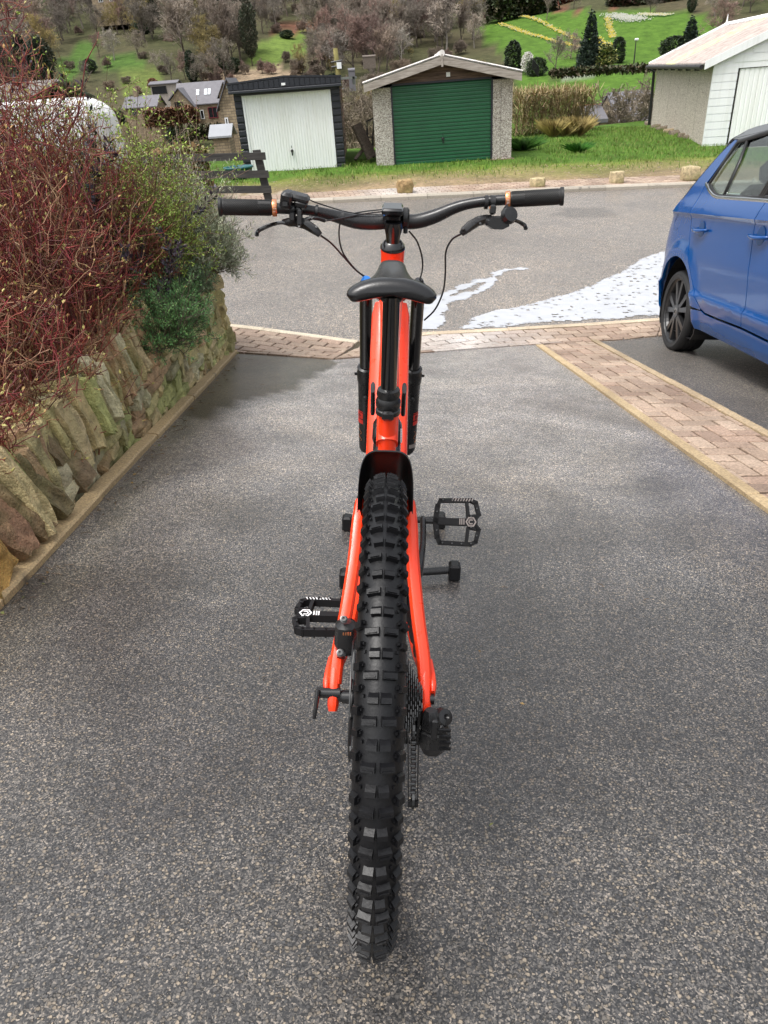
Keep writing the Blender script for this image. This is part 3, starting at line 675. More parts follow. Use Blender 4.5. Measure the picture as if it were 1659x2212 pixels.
# twigs, leaves and grit lying along the kerb and here and there on the drive
b = MB(); rg = random.Random(12)
for i in range(230):
    y = rg.uniform(.6, 6.1); x = KL(y)+.01+abs(rg.gauss(0, .05)) if i < 190 else rg.uniform(-1.0, 1.3)
    p = DW(x, y, .004); a = rg.uniform(0, 6.28); l = rg.uniform(.004, .014) if i < 190 else rg.uniform(.003, .008); u = (XD*math.cos(a)+YD*math.sin(a)); w = u.cross(ZD)
    if rg.random() < .5: b.add([p-u*l, p+w*l*.45+ZD*l*.4, p+u*l, p-w*l*.45], [(0, 1, 2, 3)], mul(rg.choice([(.20, .12, .05), (.30, .2, .08), (.08, .05, .03), (.15, .16, .05)]), rg.uniform(.6, 1.3)))
    else: b.tube([p-u*l*1.6, p+w*l*.2+ZD*.003, p+u*l*1.6], .0009, 4, col=(.14, .09, .05))
tag(b.build('leaf_litter', MT['leaf']), 'leaf bits and small twigs lying along the kerb of the drive', 'leaf litter', kind='stuff')
# raised planting bed
bed = [(WX-.28, -2), (WX-.28, EY-.2), (WX-6, EY-.2), (WX-6, -2)]
sheet('planting_bed', bed, 0, MT['soil'], .35, zf=lambda x, y: max(.80, dplane_z(WX, y)+.12)+.08*noise.noise(Vector((x*2, y*2, 0)))+ .06)
# ================================================================ GARAGES
def zof(px, py, Y): return at(px, py, Y).z
def ribbed_v(b, x0, x1, y, z0, z1, n, dep=.018, col=None):   # door of vertical ribs
    w = (x1-x0)/n; pts = []
    for i in range(n): x = x0+i*w; pts += [(x, 0), (x+w*.18, 0), (x+w*.28, -dep), (x+w*.9, -dep), (x+w, 0)]
    rows = [[Vector((x, y+d, z)) for x, d in pts] for z in (z0, z1)]; b.grid(rows, col)
def ribbed_h(b, x0, x1, y, z0, z1, n, dep=.02, col=None):
    h = (z1-z0)/n; pts = []
    for i in range(n): z = z0+i*h; pts += [(z, 0), (z+h*.12, 0), (z+h*.22, -dep), (z+h*.62, -dep), (z+h*.70, -dep*.3), (z+h, 0)]
    rows = [[Vector((x, y+d, z)) for z, d in pts] for x in (x0, x1)]; b.grid(rows, col)
def handle(parent, x, y, z, mat=None):
    b = MB(); b.lathe([(0, 0), (.035, 0), (.035, .02), (.02, .035), (0, .035)], (x, y, z), (0, -1, 0), 12); b.box((x, y-.05, z-.05), (.03, .03, .10), bev=.008)
    b.box((x, y-.012, z+.09), (.012, .01, .05)); return b.build('handle', mat or MT['black'], parent)
def corr_roof(b, p00, p10, p11, p01, n, amp=.03, thick=.02, col=None, colf=None):
    col = col or b.col or (1, 1, 1)
    # sheet between eave (p00->p10) and ridge (p01->p11), ribs run eave to ridge
    p00, p10, p11, p01 = map(Vector, (p00, p10, p11, p01)); nrm = (p10-p00).cross(p01-p00).normalized()
    if nrm.z < 0: nrm = -nrm
    rows = [[], []]; rows2 = [[], []]
    for i in range(n*6+1):
        t = i/(n*6); h = amp*math.sin(2*math.pi*i/6)
        for r, (a, c) in enumerate(((p00, p10), (p01, p11))): q = a.lerp(c, t)+nrm*h; rows[r].append(q); rows2[r].append(q-nrm*thick)
    o = len(b.v); b.grid(rows, col); b.grid([rows2[1], rows2[0]], mul(col, .5)); b.grid([rows[0], rows2[0]], mul(col, .35))
    if colf:
        m = n*6+1
        for r in range(2):
            for i in range(m): b.c[o+r*m+i] = colf(i/(m-1))
Y1 = 19.5
def garage_white():
    Y = Y1; xl = at(529, 372, Y).x; xr = at(747, 362, Y).x; dl_ = at(546, 377, Y).x; dr_ = at(729, 370, Y).x; zb = min(zof(546, 378, Y), tz(xl, Y))-.05
    zt = zof(519, 204, Y)-.0; ztr = zof(715, 193, Y); ztop = (zt+ztr)/2; fl = zof(491, 182, Y); fp = zof(614, 166, Y); frr = zof(735, 167, Y); fb = ztop+.06
    r = thing('garage', 'flat-roofed garage with a white ribbed door in a black frame', 'garage', (0, 0, 0)); L = 5.0
    flm = (fl+frr)/2
    for x0, x1 in ((xl, dl_-.01), (dr_+.01, xr)):
        b = MB(); b.box(((x0+x1)/2, Y+.06, (zb+fb)/2), (x1-x0, .10, fb-zb))
        z = zb+.03
        while z < fb-.12: b.box(((x0+x1)/2, Y, z+.065), (x1-x0+.004, .03, .115), bev=.012); z += .145
        b.build('cladding', MT['navy_trim'], r)
    b = MB(); n_ = 22; x0, x1 = xl-.22+.0, xr-.02; x0 = at(491, 182, Y-.15).x; x1 = at(736, 170, Y-.15).x; ap = at(614, 166, Y).x
    b.prism([(x0, Y-.16, fb-.02), (x1, Y-.16, fb-.02), (x1, Y-.16, flm), (ap, Y-.16, fp), (x0, Y-.16, flm)], (0, .16, 0))
    for i in range(n_):
        xa = x0+(x1-x0)*(i+.06)/n_; xb = x0+(x1-x0)*(i+.94)/n_; xm = (xa+xb)/2; tp = flm+(fp-flm)*(1-abs(xm-ap)/((ap-x0) if xm < ap else (x1-ap)))-.02
        b.box((xm, Y-.165, (fb+.04+tp)/2), (xb-xa, .02, tp-fb-.04), bev=.006)
    b.box(((x0+x1)/2, Y-.17, fb-.0), (x1-x0+.02, .05, .06), bev=.01)
    b.prism([(x0-.02, Y-.18, flm-.005), (ap, Y-.18, fp-.005), (x1+.02, Y-.18, flm-.005), (x1+.02, Y-.18, flm+.03), (ap, Y-.18, fp+.03), (x0-.02, Y-.18, flm+.03)], (0, .2, 0))
    b.box(((dl_+dr_)/2, Y-.01, ztop+.03), (dr_-dl_+.3, .14, .09)); b.build('fascia', MT['navy_trim'], r)
    b = MB(); ribbed_v(b, dl_+.04, dr_-.04, Y+.03, zb+.07, ztop-.05, 30); d = b.build('door', MT['white_door'], r)
    b = MB(); b.box(((dl_+dr_)/2, Y+.02, ztop-.025), (dr_-dl_, .05, .05)); b.box((dl_+.02, Y+.02, (zb+ztop)/2), (.04, .05, ztop-zb-.1)); b.box((dr_-.02, Y+.02, (zb+ztop)/2), (.04, .05, ztop-zb-.1)); b.build('door_frame', MT['white_trim'], d)
    b = MB(); b.box(((dl_+dr_)/2, Y-.02, zb+.035), (dr_-dl_+.1, .2, .09)); b.build('sill', MT['kerb'], r)
    q = at(631, 326, Y); handle(d, q.x, Y, q.z)
    b = MB(); q = at(613, 179, Y); b.box((q.x, Y-.185, fb+.10), (.09, .02, .05)); b.build('plate', MT['white_trim'], r)
    b = MB(); b.col = (1.2, .98, .92); b.box((xr-.09, Y+.1+L/2, (zb+fb)/2), (.12, L, fb-zb+.3))
    for i in range(1, 9): b.box((xr-.03, Y+.1+L*i/9, (zb+fb)/2), (.008, .02, fb-zb+.3), col=(.4, .35, .33))
    b.box((xl+.09, Y+.1+L/2, (zb+fb)/2), (.12, L, fb-zb+.3)); b.box(((xl+xr)/2, Y+L, (zb+fb)/2), (xr-xl, .12, fb-zb+.3)); b.build('wall', MT['pebble'], r)
    b = MB(); b.col = (.16, .17, .16); b.box(((x0+x1)/2+.15, Y+L/2+.1, flm-.04), (x1-x0+.45, L, .05)); b.box((x1+.30, Y+.1+L/2, flm-.10), (.05, L, .16), col=(.09, .10, .09)); b.box((x0-.02, Y+.1+L/2, flm-.10), (.05, L, .16)); b.build('roof', MT['roof_fibre'], r)
garage_white()
def garage_green():
    Y = Y1; xl = at(814, 363, Y).x; xr = at(1104, 341, Y).x; dl_ = at(852, 359, Y).x; dr_ = at(1063, 345, Y).x; zb = min(zof(814, 366, Y), zof(1104, 346, Y))-.12
    zd = (zof(845, 181, Y)+zof(1067, 166, Y))/2; zw = (zof(802, 192, Y)+zof(1110, 169, Y))/2
    r = thing('garage', 'pebble-dashed garage with a green ribbed door and a pale pitched roof', 'garage', (0, 0, 0)); L = 5.2; OV = .28
    ap = at(955, 130, Y-OV); ax = ap.x; at_ = zof(955, 121, Y-OV); ab = zof(955, 140, Y-OV); el = at(785, 184, Y-OV); er = at(1128, 156, Y-OV); ez = (el.z+er.z)/2; th = (at_-ab)*.95
    sk = Vector((at(941, 113, Y+L).x-at(955, 121, Y).x, L, 0)); 
    b = MB(); b.box(((xl+dl_)/2, Y+.06, (zb+zw)/2), (dl_-xl, .12, zw-zb)); b.box(((xr+dr_)/2, Y+.06, (zb+zw)/2), (xr-dr_, .12, zw-zb))
    g_ = dr_+(xr-dr_)*.42; b.box((g_, Y-.002, (zb+zw)/2), (.012, .01, zw-zb), col=(.6, .6, .6))
    for x in (xl+.05, xr-.05): b.prism([(x-.05, Y+.12, zb), (x+.05, Y+.12, zb), (x+.05, Y+.12, zw), (x-.05, Y+.12, zw)], sk)
    b.prism([(xl, Y+.05, zb), (xr, Y+.05, zb), (xr, Y+.05, zw), (ax, Y+.05, at_-.2), (xl, Y+.05, zw)], (0, .04, 0)) if False else None
    b.box(((xl+xr)/2+sk.x, Y+L, (zb+zw)/2), (xr-xl, .1, zw-zb)); b.build('wall', MT['pebble'], r)
    b = MB(); ribbed_h(b, dl_+.03, dr_-.03, Y+.05, zb+.18, zd-.04, 22); d = b.build('door', MT['green_door'], r)
    b = MB(); b.box((dl_+.02, Y+.02, (zb+zd)/2+.08), (.04, .06, zd-zb-.16)); b.box((dr_-.02, Y+.02, (zb+zd)/2+.08), (.04, .06, zd-zb-.16)); b.box(((dl_+dr_)/2, Y+.02, zd-.02), (dr_-dl_, .06, .04)); b.build('door_frame', MT['navy_trim'], d)
    q = at(957, 300, Y); handle(d, q.x, Y+.03, q.z)
    b = MB(); b.box(((xl+xr)/2, Y-.0, zb+.12), (xr-xl+.1, .25, .10), col=(.2, .13, .10)); b.build('sill', MT['kerb'], r)
    b = MB(); b.prism([(xl+.0, Y+.005, zd), (xr, Y+.005, zd), (xr+.0, Y+.005, zw+.02), (ax, Y+.005, at_-.06), (xl, Y+.005, zw+.02)], (0, .04, 0))
    for i in range(1, 4):
        z = zd+(at_-zd)*i/4; f = 1-i/4.6; b.box((ax, Y+.001, z), ((xr-xl)*f, .012, .012))
    b.build('gable_boarding', MT['wood_dark'], r)
    b = MB(); q = at(968, 163, Y); b.box((q.x, Y-.01, q.z+.02), (.09, .02, .09)); b.build('plate', MT['white_trim'], r)
    b = MB()
    b.prism([(el.x, Y-OV, ez-th), (ax, Y-OV, at_-th), (ax, Y-OV, at_), (el.x, Y-OV, ez)], (0, .035, 0)); b.prism([(ax+.006, Y-OV, at_-th), (er.x, Y-OV, ez-th), (er.x, Y-OV, ez), (ax+.006, Y-OV, at_)], (0, .035, 0))
    b.box((ax, Y-OV-.012, at_-th*.55), (.05, .02, th*1.5), taper=.6); b.build('bargeboard', MT['wood_grey'], r)
    b = MB(); b.col = (.62, .59, .56); y0 = Y-OV+.02; S = sk*((L+.3)/L); up = Vector((0, 0, .035))
    A1, A2, A3 = Vector((el.x-.02, y0, ez)), Vector((ax, y0, at_)), Vector((er.x+.02, y0, ez))
    corr_roof(b, A1+up, A1+S+up, A2+S+up, A2+up, 32, .025); corr_roof(b, A3+up, A3+S+up, A2+S+up, A2+up, 32, .025)
    b.tube([A2+up*1.6, A2+S+up*1.6], .07, 8, col=(.7, .68, .66)); b.tube([A2+up+S, A2+up*4.5+S], .02, 6, col=(.7, .68, .66)); b.build('roof', MT['roof_fibre'], r)
garage_green()
def garage_right():
    YA = 22.4; A = at(1521, 318, YA); Bp = at(1407, 272, 31.4); A = Vector((at(1535, 200, YA).x, YA, 0)); Bp = Vector((at(1414, 200, 31.4).x, 31.4, 0))
    sd = (Bp-A); L = sd.length; sd.normalize(); fr = Vector((sd.y, -sd.x, 0)); Wd = 4.6; zb = -.35; ztl = zof(1543, 139, YA); zbl = zof(1420, 142, 31.4); zt = (ztl+zbl)/2; rise = .95
    r = thing('garage', 'large garage with white doors and a corrugated roof with one yellowed sheet', 'garage', (0, 0, 0))
    z3 = Vector((0, 0, 1)); P = lambda u, v, z: A+fr*u+sd*v+z3*z
    def bx(b, u0, u1, v0, v1, z0, z1, col=None): b.add([P(u0, v0, z0), P(u1, v0, z0), P(u1, v1, z0), P(u0, v1, z0), P(u0, v0, z1), P(u1, v0, z1), P(u1, v1, z1), P(u0, v1, z1)], [(0, 3, 2, 1), (4, 5, 6, 7), (0, 1, 5, 4), (1, 2, 6, 5), (2, 3, 7, 6), (3, 0, 4, 7)], col)
    b = MB(); b.col = (1.18, 1.13, 1.09); bx(b, 0, .14, .06, L, zb, zt); bx(b, Wd-.14, Wd, .06, L, zb, zt); bx(b, .14, Wd-.14, L-.12, L, zb, zt)
    for i in range(1, 6): bx(b, -.004, 0, L*i/6, L*i/6+.012, zb, zt, (.9, .87, .84))
    b.build('wall', MT['pebble'], r)
    pw = .62; b = MB(); z = zb
    while z < zt-.05: bx(b, -.02, pw, -.03, .04, z, z+.17); bx(b, -.02, pw-.01, -.012, .04, z+.17, z+.19, (.6, .6, .6)); bx(b, Wd-pw, Wd+.02, -.03, .04, z, z+.17); z += .19
    b.prism([P(-.02, -.008, zt-.02), P(Wd/2, -.008, zt+rise+.02), P(Wd+.02, -.008, zt-.02)], sd*.03)
    z = zt+.02
    while z < zt+rise-.1:
        k = (z+.17-zt)/rise; u0 = Wd/2*k; bx(b, u0, Wd-u0, -.03, .04, z, z+.17); z += .19
    bx(b, -.02, Wd+.02, -.02, .04, zt-.12, zt+.02); b.build('cladding', MT['white_trim'], r)
    b = MB(); n_ = 26; pts = []; x0, x1 = pw+.06, Wd-pw-.06; w = (x1-x0)/n_
    for i in range(n_): x = x0+i*w; pts += [(x, .03), (x+w*.18, .03), (x+w*.3, .01), (x+w*.9, .01), (x+w, .03)]
    b.grid([[P(u, v, z) for u, v in pts] for z in (zb+.1, zt-.14)]); d = b.build('door', MT['white_door'], r)
    q = P(Wd*.5, 0, .75); b = MB(); b.lathe([(0, 0), (.045, 0), (.045, .03), (0, .04)], q, -sd, 12); b.box(q-sd*.04+Vector((0, 0, .09)), (.015, .01, .05)); b.build('handle', MT['black'], d)
    b = MB(); ov = .15
    for s in (0, 1):
        u0 = -.28 if s == 0 else Wd+.28; e = P(u0, -ov, zt-.02-.08); m = P(Wd/2, -ov, zt+rise); t = z3*.20; b.prism([e, m, m+t, e+t], sd*.04)
    b.build('bargeboard', MT['white_trim'], r)
    b = MB(); base = (.42, .36, .33)
    def cf(t):
        if .44 < t < .60: return (.62, .60, .34)
        k = 1+.25*noise.noise(Vector((t*30, 1, 1))); return mul(base, k)
    for s in (0, 1):
        u0 = -.30 if s == 0 else Wd+.30
        corr_roof(b, P(u0, L+.2, zt+.05), P(u0, -ov+.05, zt+.05), P(Wd/2, -ov+.05, zt+rise+.14), P(Wd/2, L+.2, zt+rise+.14), 58, .03, colf=lambda t: cf(1-t))
    b.tube([P(Wd/2, -ov, zt+rise+.16), P(Wd/2, L+.25, zt+rise+.16)], .09, 8, col=(.95, .95, .95)); b.tube([P(Wd/2, L+.2, zt+rise+.1), P(Wd/2, L+.2, zt+rise+.5)], [.05, .005], 5, col=(.95, .95, .95))
    b.prism([P(-.3, L+.2, zt+.02), P(Wd/2, L+.2, zt+rise+.1), P(Wd/2, L+.2, zt+rise+.24), P(-.3, L+.2, zt+.12)], sd*.04, col=(.95, .95, .95))
    b.build('roof', MT['roof_fibre'], r)
    b = MB(); b.tube([P(-.36, -ov, zt-.03), P(-.36, L+.2, zt-.03)], .06, 8); b.tube([P(-.34, L+.2, zt-.03), P(-.1, L+.05, zt-.2), P(-.06, L+.05, zb)], .055, 8)
    for v in np.arange(.5, L, 1.2): b.box(P(-.34, v, zt-.05), (.13, .05, .14))
    b.build('gutter', MT['black'], r)
    return A, fr, sd
GA, GF, GS = garage_right()
# stones tumbled along its foot
for i, (px, py, w, lab) in enumerate([(1413, 272, .7, 'flat grey slab nearest the black downpipe'), (1425, 279, .6, 'grey slab just in front of the slab by the downpipe'), (1436, 284, .55, 'brown slab in the middle of the rubble by the garage'), (1450, 281, .5, 'grey slab against the pebble-dash wall'),
        (1458, 289, .75, 'wide tan slab lying flat, the palest of the rubble by the garage'), (1466, 295, .55, 'grey block just below the tan slab'), (1480, 300, .45, 'mossy block second from the near end of the rubble'), (1483, 290, .4, 'upright brown stone leaning on the garage wall'), (1492, 304, .4, 'small rounded stone at the near end of the rubble')]):
    q = hitG(px, py); b = MB(); b.rock((0, 0, .06), (w, w*.7, .22 if i not in (7,) else .4), Matrix.Rotation(random.uniform(-.5, .5), 3, 'Z')@Matrix.Rotation(random.uniform(-.2, .2), 3, 'X'), n=4, rough=.09, rnd=.2, col=(.30, .24, .17) if i in (4,) else mul((.17, .14, .11), random.uniform(.8, 1.25)))
    o = b.build('rubble_stone', MT['stone'], smooth=True); o.location = q; tag(o, lab, 'stone', 'rubble at the foot of the right garage')
# stone blocks set along the road edge
for px, py, s, lab, c in [(876, 437, (.30, .24, .24), 'rugged tan rock behind the bicycle stem on the brick verge', (.36, .25, .13)), (1160, 412, (.30, .2, .16), 'low pale-topped block behind the right handlebar grip', (.50, .42, .27)),
                          (1330, 411, (.27, .2, .22), 'squared tan block between the handlebar grip and the blue car', (.47, .39, .26)), (1487, 405, (.34, .26, .27), 'largest squared block, beside the rear of the blue car', (.44, .37, .24))]:
    q = at(px, py, ky(at(px, py, 15.2).x)+.35); q.z = near_z(q.x, q.y)+.08; b = MB(); b.rock((0, 0, s[2]/2-.01), s, Matrix.Rotation(random.uniform(-.2, .2), 3, 'Z'), n=7, rough=.055 if px > 900 else .12, rnd=.22, col=c)
    o = b.build('stone_block', MT['stone'], smooth=True); o.location = q; tag(o, lab, 'stone block', 'stone blocks along the road edge')
# post and rail fence
def fence():
    Y = 14.0; r = thing('rail_fence', 'dark weathered three-rail fence end by the white garage door', 'fence', (0, 0, 0)); Yc = Y
    def bar(pa, pb, h, t, Y0, name, up):
        a = at(*pa, Y0); c = at(*pb, Y0); b = MB(); d = (c-a); u = Vector(up).normalized(); n_ = Vector((0, 1, 0))
        b.prism([a-u*h/2-n_*t/2, c-u*h/2-n_*t/2, c+u*h/2-n_*t/2, a+u*h/2-n_*t/2], n_*t); b.col = None
        return b.build(name, MT['fence'], r)
    for (xa, ya), (xb, yb) in (((300, 344), (573.5, 337)), ((300, 379), (580.5, 376)), ((300, 411), (586, 409))): bar((xa, ya), (xb, yb), .118, .04, Y, 'rail', (0, 0, 1))
    a = at(554, 324, Y+.09); c = at(581, 434, Y+.09); b = MB(); b.prism([a+Vector((-.065, -.05, 0)), a+Vector((.065, -.05, 0)), a+Vector((.065, .05, 0)), a+Vector((-.065, .05, 0))], c-a); b.build('post', MT['fence'], r)
    a2 = at(390, 326, Y+.09); b = MB(); off = Vector((a2.x-a.x, 0, .0)); b.prism([a+off+Vector((-.065, -.05, 0)), a+off+Vector((.065, -.05, 0)), a+off+Vector((.065, .05, 0)), a+off+Vector((-.065, .05, 0))], c-a); b.build('post', MT['fence'], r)
fence()
# pallet and a black trestle in the gap between the two garages
def pallet():
    r = thing('pallet', 'weathered wooden pallet leaning in the gap between the two garages', 'pallet'); Y = 20.3
    P0, P1 = at(762, 272, Y), at(772, 268, Y); Q0, Q1 = at(797, 344, Y-.1), at(803, 338, Y-.1)
    for i, (a, c) in enumerate(((P0, Q0),)):
        b = MB(); b.tube([a, c], .045, 4); b.build('bearer', MT['pallet'], r)
        b = MB(); b.tube([a+Vector((.16, .35, 0)), c+Vector((.16, .35, 0))], .045, 4); b.build('bearer', MT['pallet'], r)
    for i in range(9):
        t = (i+.5)/9; p = P0.lerp(Q0, t)+Vector((.0, -.05, .0)); b = MB(); n_ = (Q0-P0).normalized()
        b.prism([p-n_*.045, p+n_*.045, p+n_*.045+Vector((.20, .42, .05)), p-n_*.045+Vector((.20, .42, .05))], (.015, -.01, .01)); b.build('slat', MT['pallet'], r)
    b = MB(); b.tube([at(767, 345, Y), at(788, 318, Y+.2)], .05, 4); b.build('bearer', MT['pallet'], r)
pallet()
b = MB(); Y = 20.6; T = [at(793, 262, Y), at(800, 256, Y), at(807, 262, Y)]
b.tube([at(792, 330, Y), T[0], T[2], at(803, 330, Y)], .018, 5); b.tube([at(796, 325, Y+.5), T[0]+Vector((0, .3, 0)), T[2]+Vector((0, .3, 0)), at(806, 325, Y+.5)], .018, 5); b.tube([T[1]-Vector((.1, 0, .06)), T[1]+Vector((.1, .3, 0))], .018, 5); b.tube([at(792, 296, Y), at(804, 296, Y)], .014, 5)
tag(b.build('trestle', MT['black']), 'thin black metal frame between the pallet and the green garage', 'metal frame')
b = MB(); b.lathe([(0, 0), (.26, 0), (.33, .22), (.35, .22), (.35, .26), (.31, .26), (.25, .06), (0, .06)], (0, 0, 0), (0, 0, 1), 20)
MT['teal'] = simple('teal_plastic', (.02, .10, .11), .5, .1, 5); o = b.build('tub', MT['teal'], smooth=True); q = at(511, 338, 18.6); o.location = (q.x, q.y, tz(q.x, q.y)); tag(o, 'teal plastic tub beside the black frame of the white-doored garage', 'tub')
MT['pale_metal'] = simple('pale_metal_roof', (.30, .31, .33), .5, .15, 1)
# ================================================================ HOUSES AND FAR BUILDINGS
def hw(px, py, Y): return at(px, py, Y)
def win(parent, x0, x1, y, z0, z1, frame=None, n=2, pane='winglass', dep=-.08):
    b = MB(); fw = .09
    b.box(((x0+x1)/2, y+dep, z1-fw/2), (x1-x0, .1, fw)); b.box(((x0+x1)/2, y+dep, z0+fw/2), (x1-x0+.1, .14, fw)); b.box((x0+fw/2, y+dep, (z0+z1)/2), (fw, .098, z1-z0-2*fw)); b.box((x1-fw/2, y+dep, (z0+z1)/2), (fw, .098, z1-z0-2*fw))
    for i in range(1, n): b.box((x0+(x1-x0)*i/n, y+dep, (z0+z1)/2), (fw*.8, .09, z1-z0-2*fw))
    f = b.build('window', frame or MT['white_paint'], parent)
    b = MB(); b.box(((x0+x1)/2, y+dep+.02, (z0+z1)/2), (x1-x0-fw, .04, z1-z0-fw)); b.build('pane', MT[pane], f); return f
def pitched(name, lab, cat, pl, pr, Y, wallh, rise, depth, gable=False, wins=(), mat='housestone', roof='slate', ov=.3, drop=3, chim=None, yaw=0):
    a = at(*pl, Y); c = at(*pr, Y); org = Vector((a.x, Y, a.z)); Wd = c.x-a.x; Mx = Matrix.Translation(org)@Matrix.Rotation(yaw, 4, 'Z'); r = thing(name, lab, cat, M=Mx)
    b = MB(); h = wallh
    if gable: b.prism([(0, 0, -drop), (Wd, 0, -drop), (Wd, 0, h), (Wd/2, 0, h+rise), (0, 0, h)], (0, depth, 0))
    else: b.box((Wd/2, depth/2, (h-drop)/2), (Wd, depth, h+drop)); b.prism([(0, 0, h), (0, depth, h), (0, depth/2, h+rise)], (Wd, 0, 0))
    fix_normals(b.build('wall', MT[mat], r))
    b = MB(); t = .14
    if gable:
        for s in (0, 1):
            x0 = -ov if s == 0 else Wd+ov; e = Vector((x0, -ov, h-ov*rise/(Wd/2)+.05)); m = Vector((Wd/2, -ov, h+rise+.05)); b.prism([e, m, m+Vector((0, 0, t)), e+Vector((0, 0, t))], (0, depth+2*ov, 0))
    else:
        for s in (0, 1):
            y0 = -ov if s == 0 else depth+ov; e = Vector((-ov, y0, h-ov*rise/(depth/2)+.05)); m = Vector((-ov, depth/2, h+rise+.05)); b.prism([e, m, m+Vector((0, 0, t)), e+Vector((0, 0, t))], (Wd+2*ov, 0, 0))
    rf = fix_normals(b.build('roof', MT[roof], r))
    if chim is not None:
        b = MB(); b.box((Wd*chim, depth/2, h+rise+.5), (.8, .6, 1.6)); b.box((Wd*chim-.15, depth/2, h+rise+1.45), (.2, .2, .4)); b.build('chimney', MT[mat], rf)
    for w in wins: win(r, w[0]*Wd, w[1]*Wd, 0, w[2], w[3], *w[4:])
    return r, Wd, rf
# the stone house across the valley: gabled wing on the left, slate roof with skylights
Yh = 136
r, Wd, rf = pitched('house', 'stone house with a slate roof, skylights and dark red windows beyond the red-brown hedge', 'house', (390, 268), (486, 258), Yh, 2.7, 2.9, 8.0, False, [(.48, .56, .5, 1.8, None, 1), (.66, .86, .5, 2.1, MT['winred'], 2)], drop=2.5)
for u, w in ((.42, .5), (.60, .45), (.68, .45)):
    sl_ = 2.9/4.0; y0 = 1.3; z0 = 2.7+y0*sl_; b = MB(); b.prism([(Wd*u, y0, z0+.25), (Wd*u+w, y0, z0+.25), (Wd*u+w, y0+1.1, z0+.25+1.1*sl_), (Wd*u, y0+1.1, z0+.25+1.1*sl_)], (0, 0, .05)); b.build('skylight', MT['skylight'], rf)
b = MB(); gw = Wd*.42; b.prism([(-.6, -1.6, -4), (gw, -1.6, -4), (gw, -1.6, 2.2), (gw*.30, -1.6, 4.9), (-.6, -1.6, 3.5)], (0, 5, 0)); fix_normals(b.build('wall', MT['housestone'], r))
b = MB(); m = Vector((gw*.30, -1.9, 5.0)); e = Vector((gw+.3, -1.9, 2.0)); b.prism([e, m, m+Vector((0, 0, .16)), e+Vector((0, 0, .16))], (0, 6, 0)); e = Vector((-.9, -1.9, 3.4)); b.prism([e, m, m+Vector((0, 0, .16)), e+Vector((0, 0, .16))], (0, 6, 0)); fix_normals(b.build('roof', MT['slate'], r))
win(r, gw*.0, gw*.40, -1.6, 2.2, 3.2, MT['winglass'], 1); win(r, gw*.38, gw*.85, -1.6, .2, 1.8, MT['winred'], 3)
pitched('conservatory', 'round-cornered glazed garden room with a grey roof beside the stone house', 'conservatory', (479, 246), (504, 243), Yh-3, 2.6, 1.6, 4, True, [(.08, .45, .4, 2.4, MT['winred'], 2), (.55, .92, .4, 2.4, MT['winred'], 2)], drop=3)
pitched('house', 'long stone terrace house with teal windows left of the dark evergreen bush', 'house', (274, 264), (342, 257), 140, 2.0, 1.5, 7, False, [(.55, .66, .9, 2.0, MT['teal'], 2), (.62, .72, -1.2, .0, MT['teal'], 2), (.25, .36, .9, 2.0, MT['teal'], 2)], drop=5, chim=.3)
pitched('house', 'tall narrow stone gable house behind the black-framed garage', 'house', (488, 318), (535, 312), 75, 3.4, 1.9, 6, True, [(.15, .3, 1.0, 2.4, MT['white_paint'], 1)], drop=6)
pitched('shed', 'small stone outbuilding with a pale metal roof below the stone house', 'shed', (462, 316), (497, 314), 70, .7, .7, 3, False, [], drop=3, roof='pale_metal')
pitched('shed', 'pale flat shed with a dark opening above the evergreen bush', 'shed', (328, 205), (384, 200), 160, 1.6, .4, 4, False, [(.05, .6, .1, 1.3, MT['winglass'], 2)], drop=3, mat='wood_grey')
pitched('building', 'pale building glimpsed through the trees at the top left', 'building', (205, 32), (300, 26), 270, 7, 4, 8, False, [(.15, .25, 3, 5), (.4, .5, 3, 5), (.7, .8, 3, 5)], mat='housestone')
pitched('building', 'sandstone building with white windows at the top centre', 'building', (696, 14), (786, 10), 270, 7, 4, 8, False, [(.2, .3, -.5, 1.2), (.42, .62, -.5, 1.2), (.8, .9, -.5, 1.2), (.2, .3, 3, 5)], mat='housestone', drop=6)
pitched('house', 'stone house with a small sash window at the top right', 'house', (1592, 52), (1668, 46), 230, 9, 3, 8, False, [(.22, .38, 4.2, 6.6, None, 2), (.22, .38, 0.2, 2.0, None, 2)], mat='housestone')
pitched('house', 'row of stone houses behind the reddish hedge at the top right', 'house', (1240, 4), (1440, 2), 285, 7, 4, 8, False, [(.1, .15, .3, 1.8), (.25, .3, .3, 1.8), (.5, .55, .3, 1.8), (.7, .75, .3, 1.8)], mat='housestone')
rr_, Wd, rf = pitched('shed', 'shed with grey slates and a terracotta ridge behind the tall brown hedge', 'shed', (1256, 290), (1308, 288), 34, .35, .5, 2.4, False, [], drop=1.5, ov=.05)
b = MB(); b.tube([(-.05, 1.2, .98), (Wd+.05, 1.2, .98)], .08, 6); b.build('ridge_tiles', simple('terracotta', (.42, .14, .08), .8), rf)
pitched('building', 'low building with a purplish slate roof behind the bare shrub', 'building', (1335, 300), (1425, 296), 44, .6, 1.4, 5, False, [], drop=3, ov=.05)
pitched('shed', 'tiny blue-grey shed beside the telegraph pole', 'shed', (754, 178), (768, 177), 85, .9, .15, 1.6, False, [], drop=.8, mat='slate', ov=.02)
pitched('shed', 'timber lean-to among the bare trees above the green garage', 'shed', (785, 142), (812, 141), 150, 1.2, .2, 3, False, [], drop=.5, mat='pallet', roof='pallet', ov=.05)
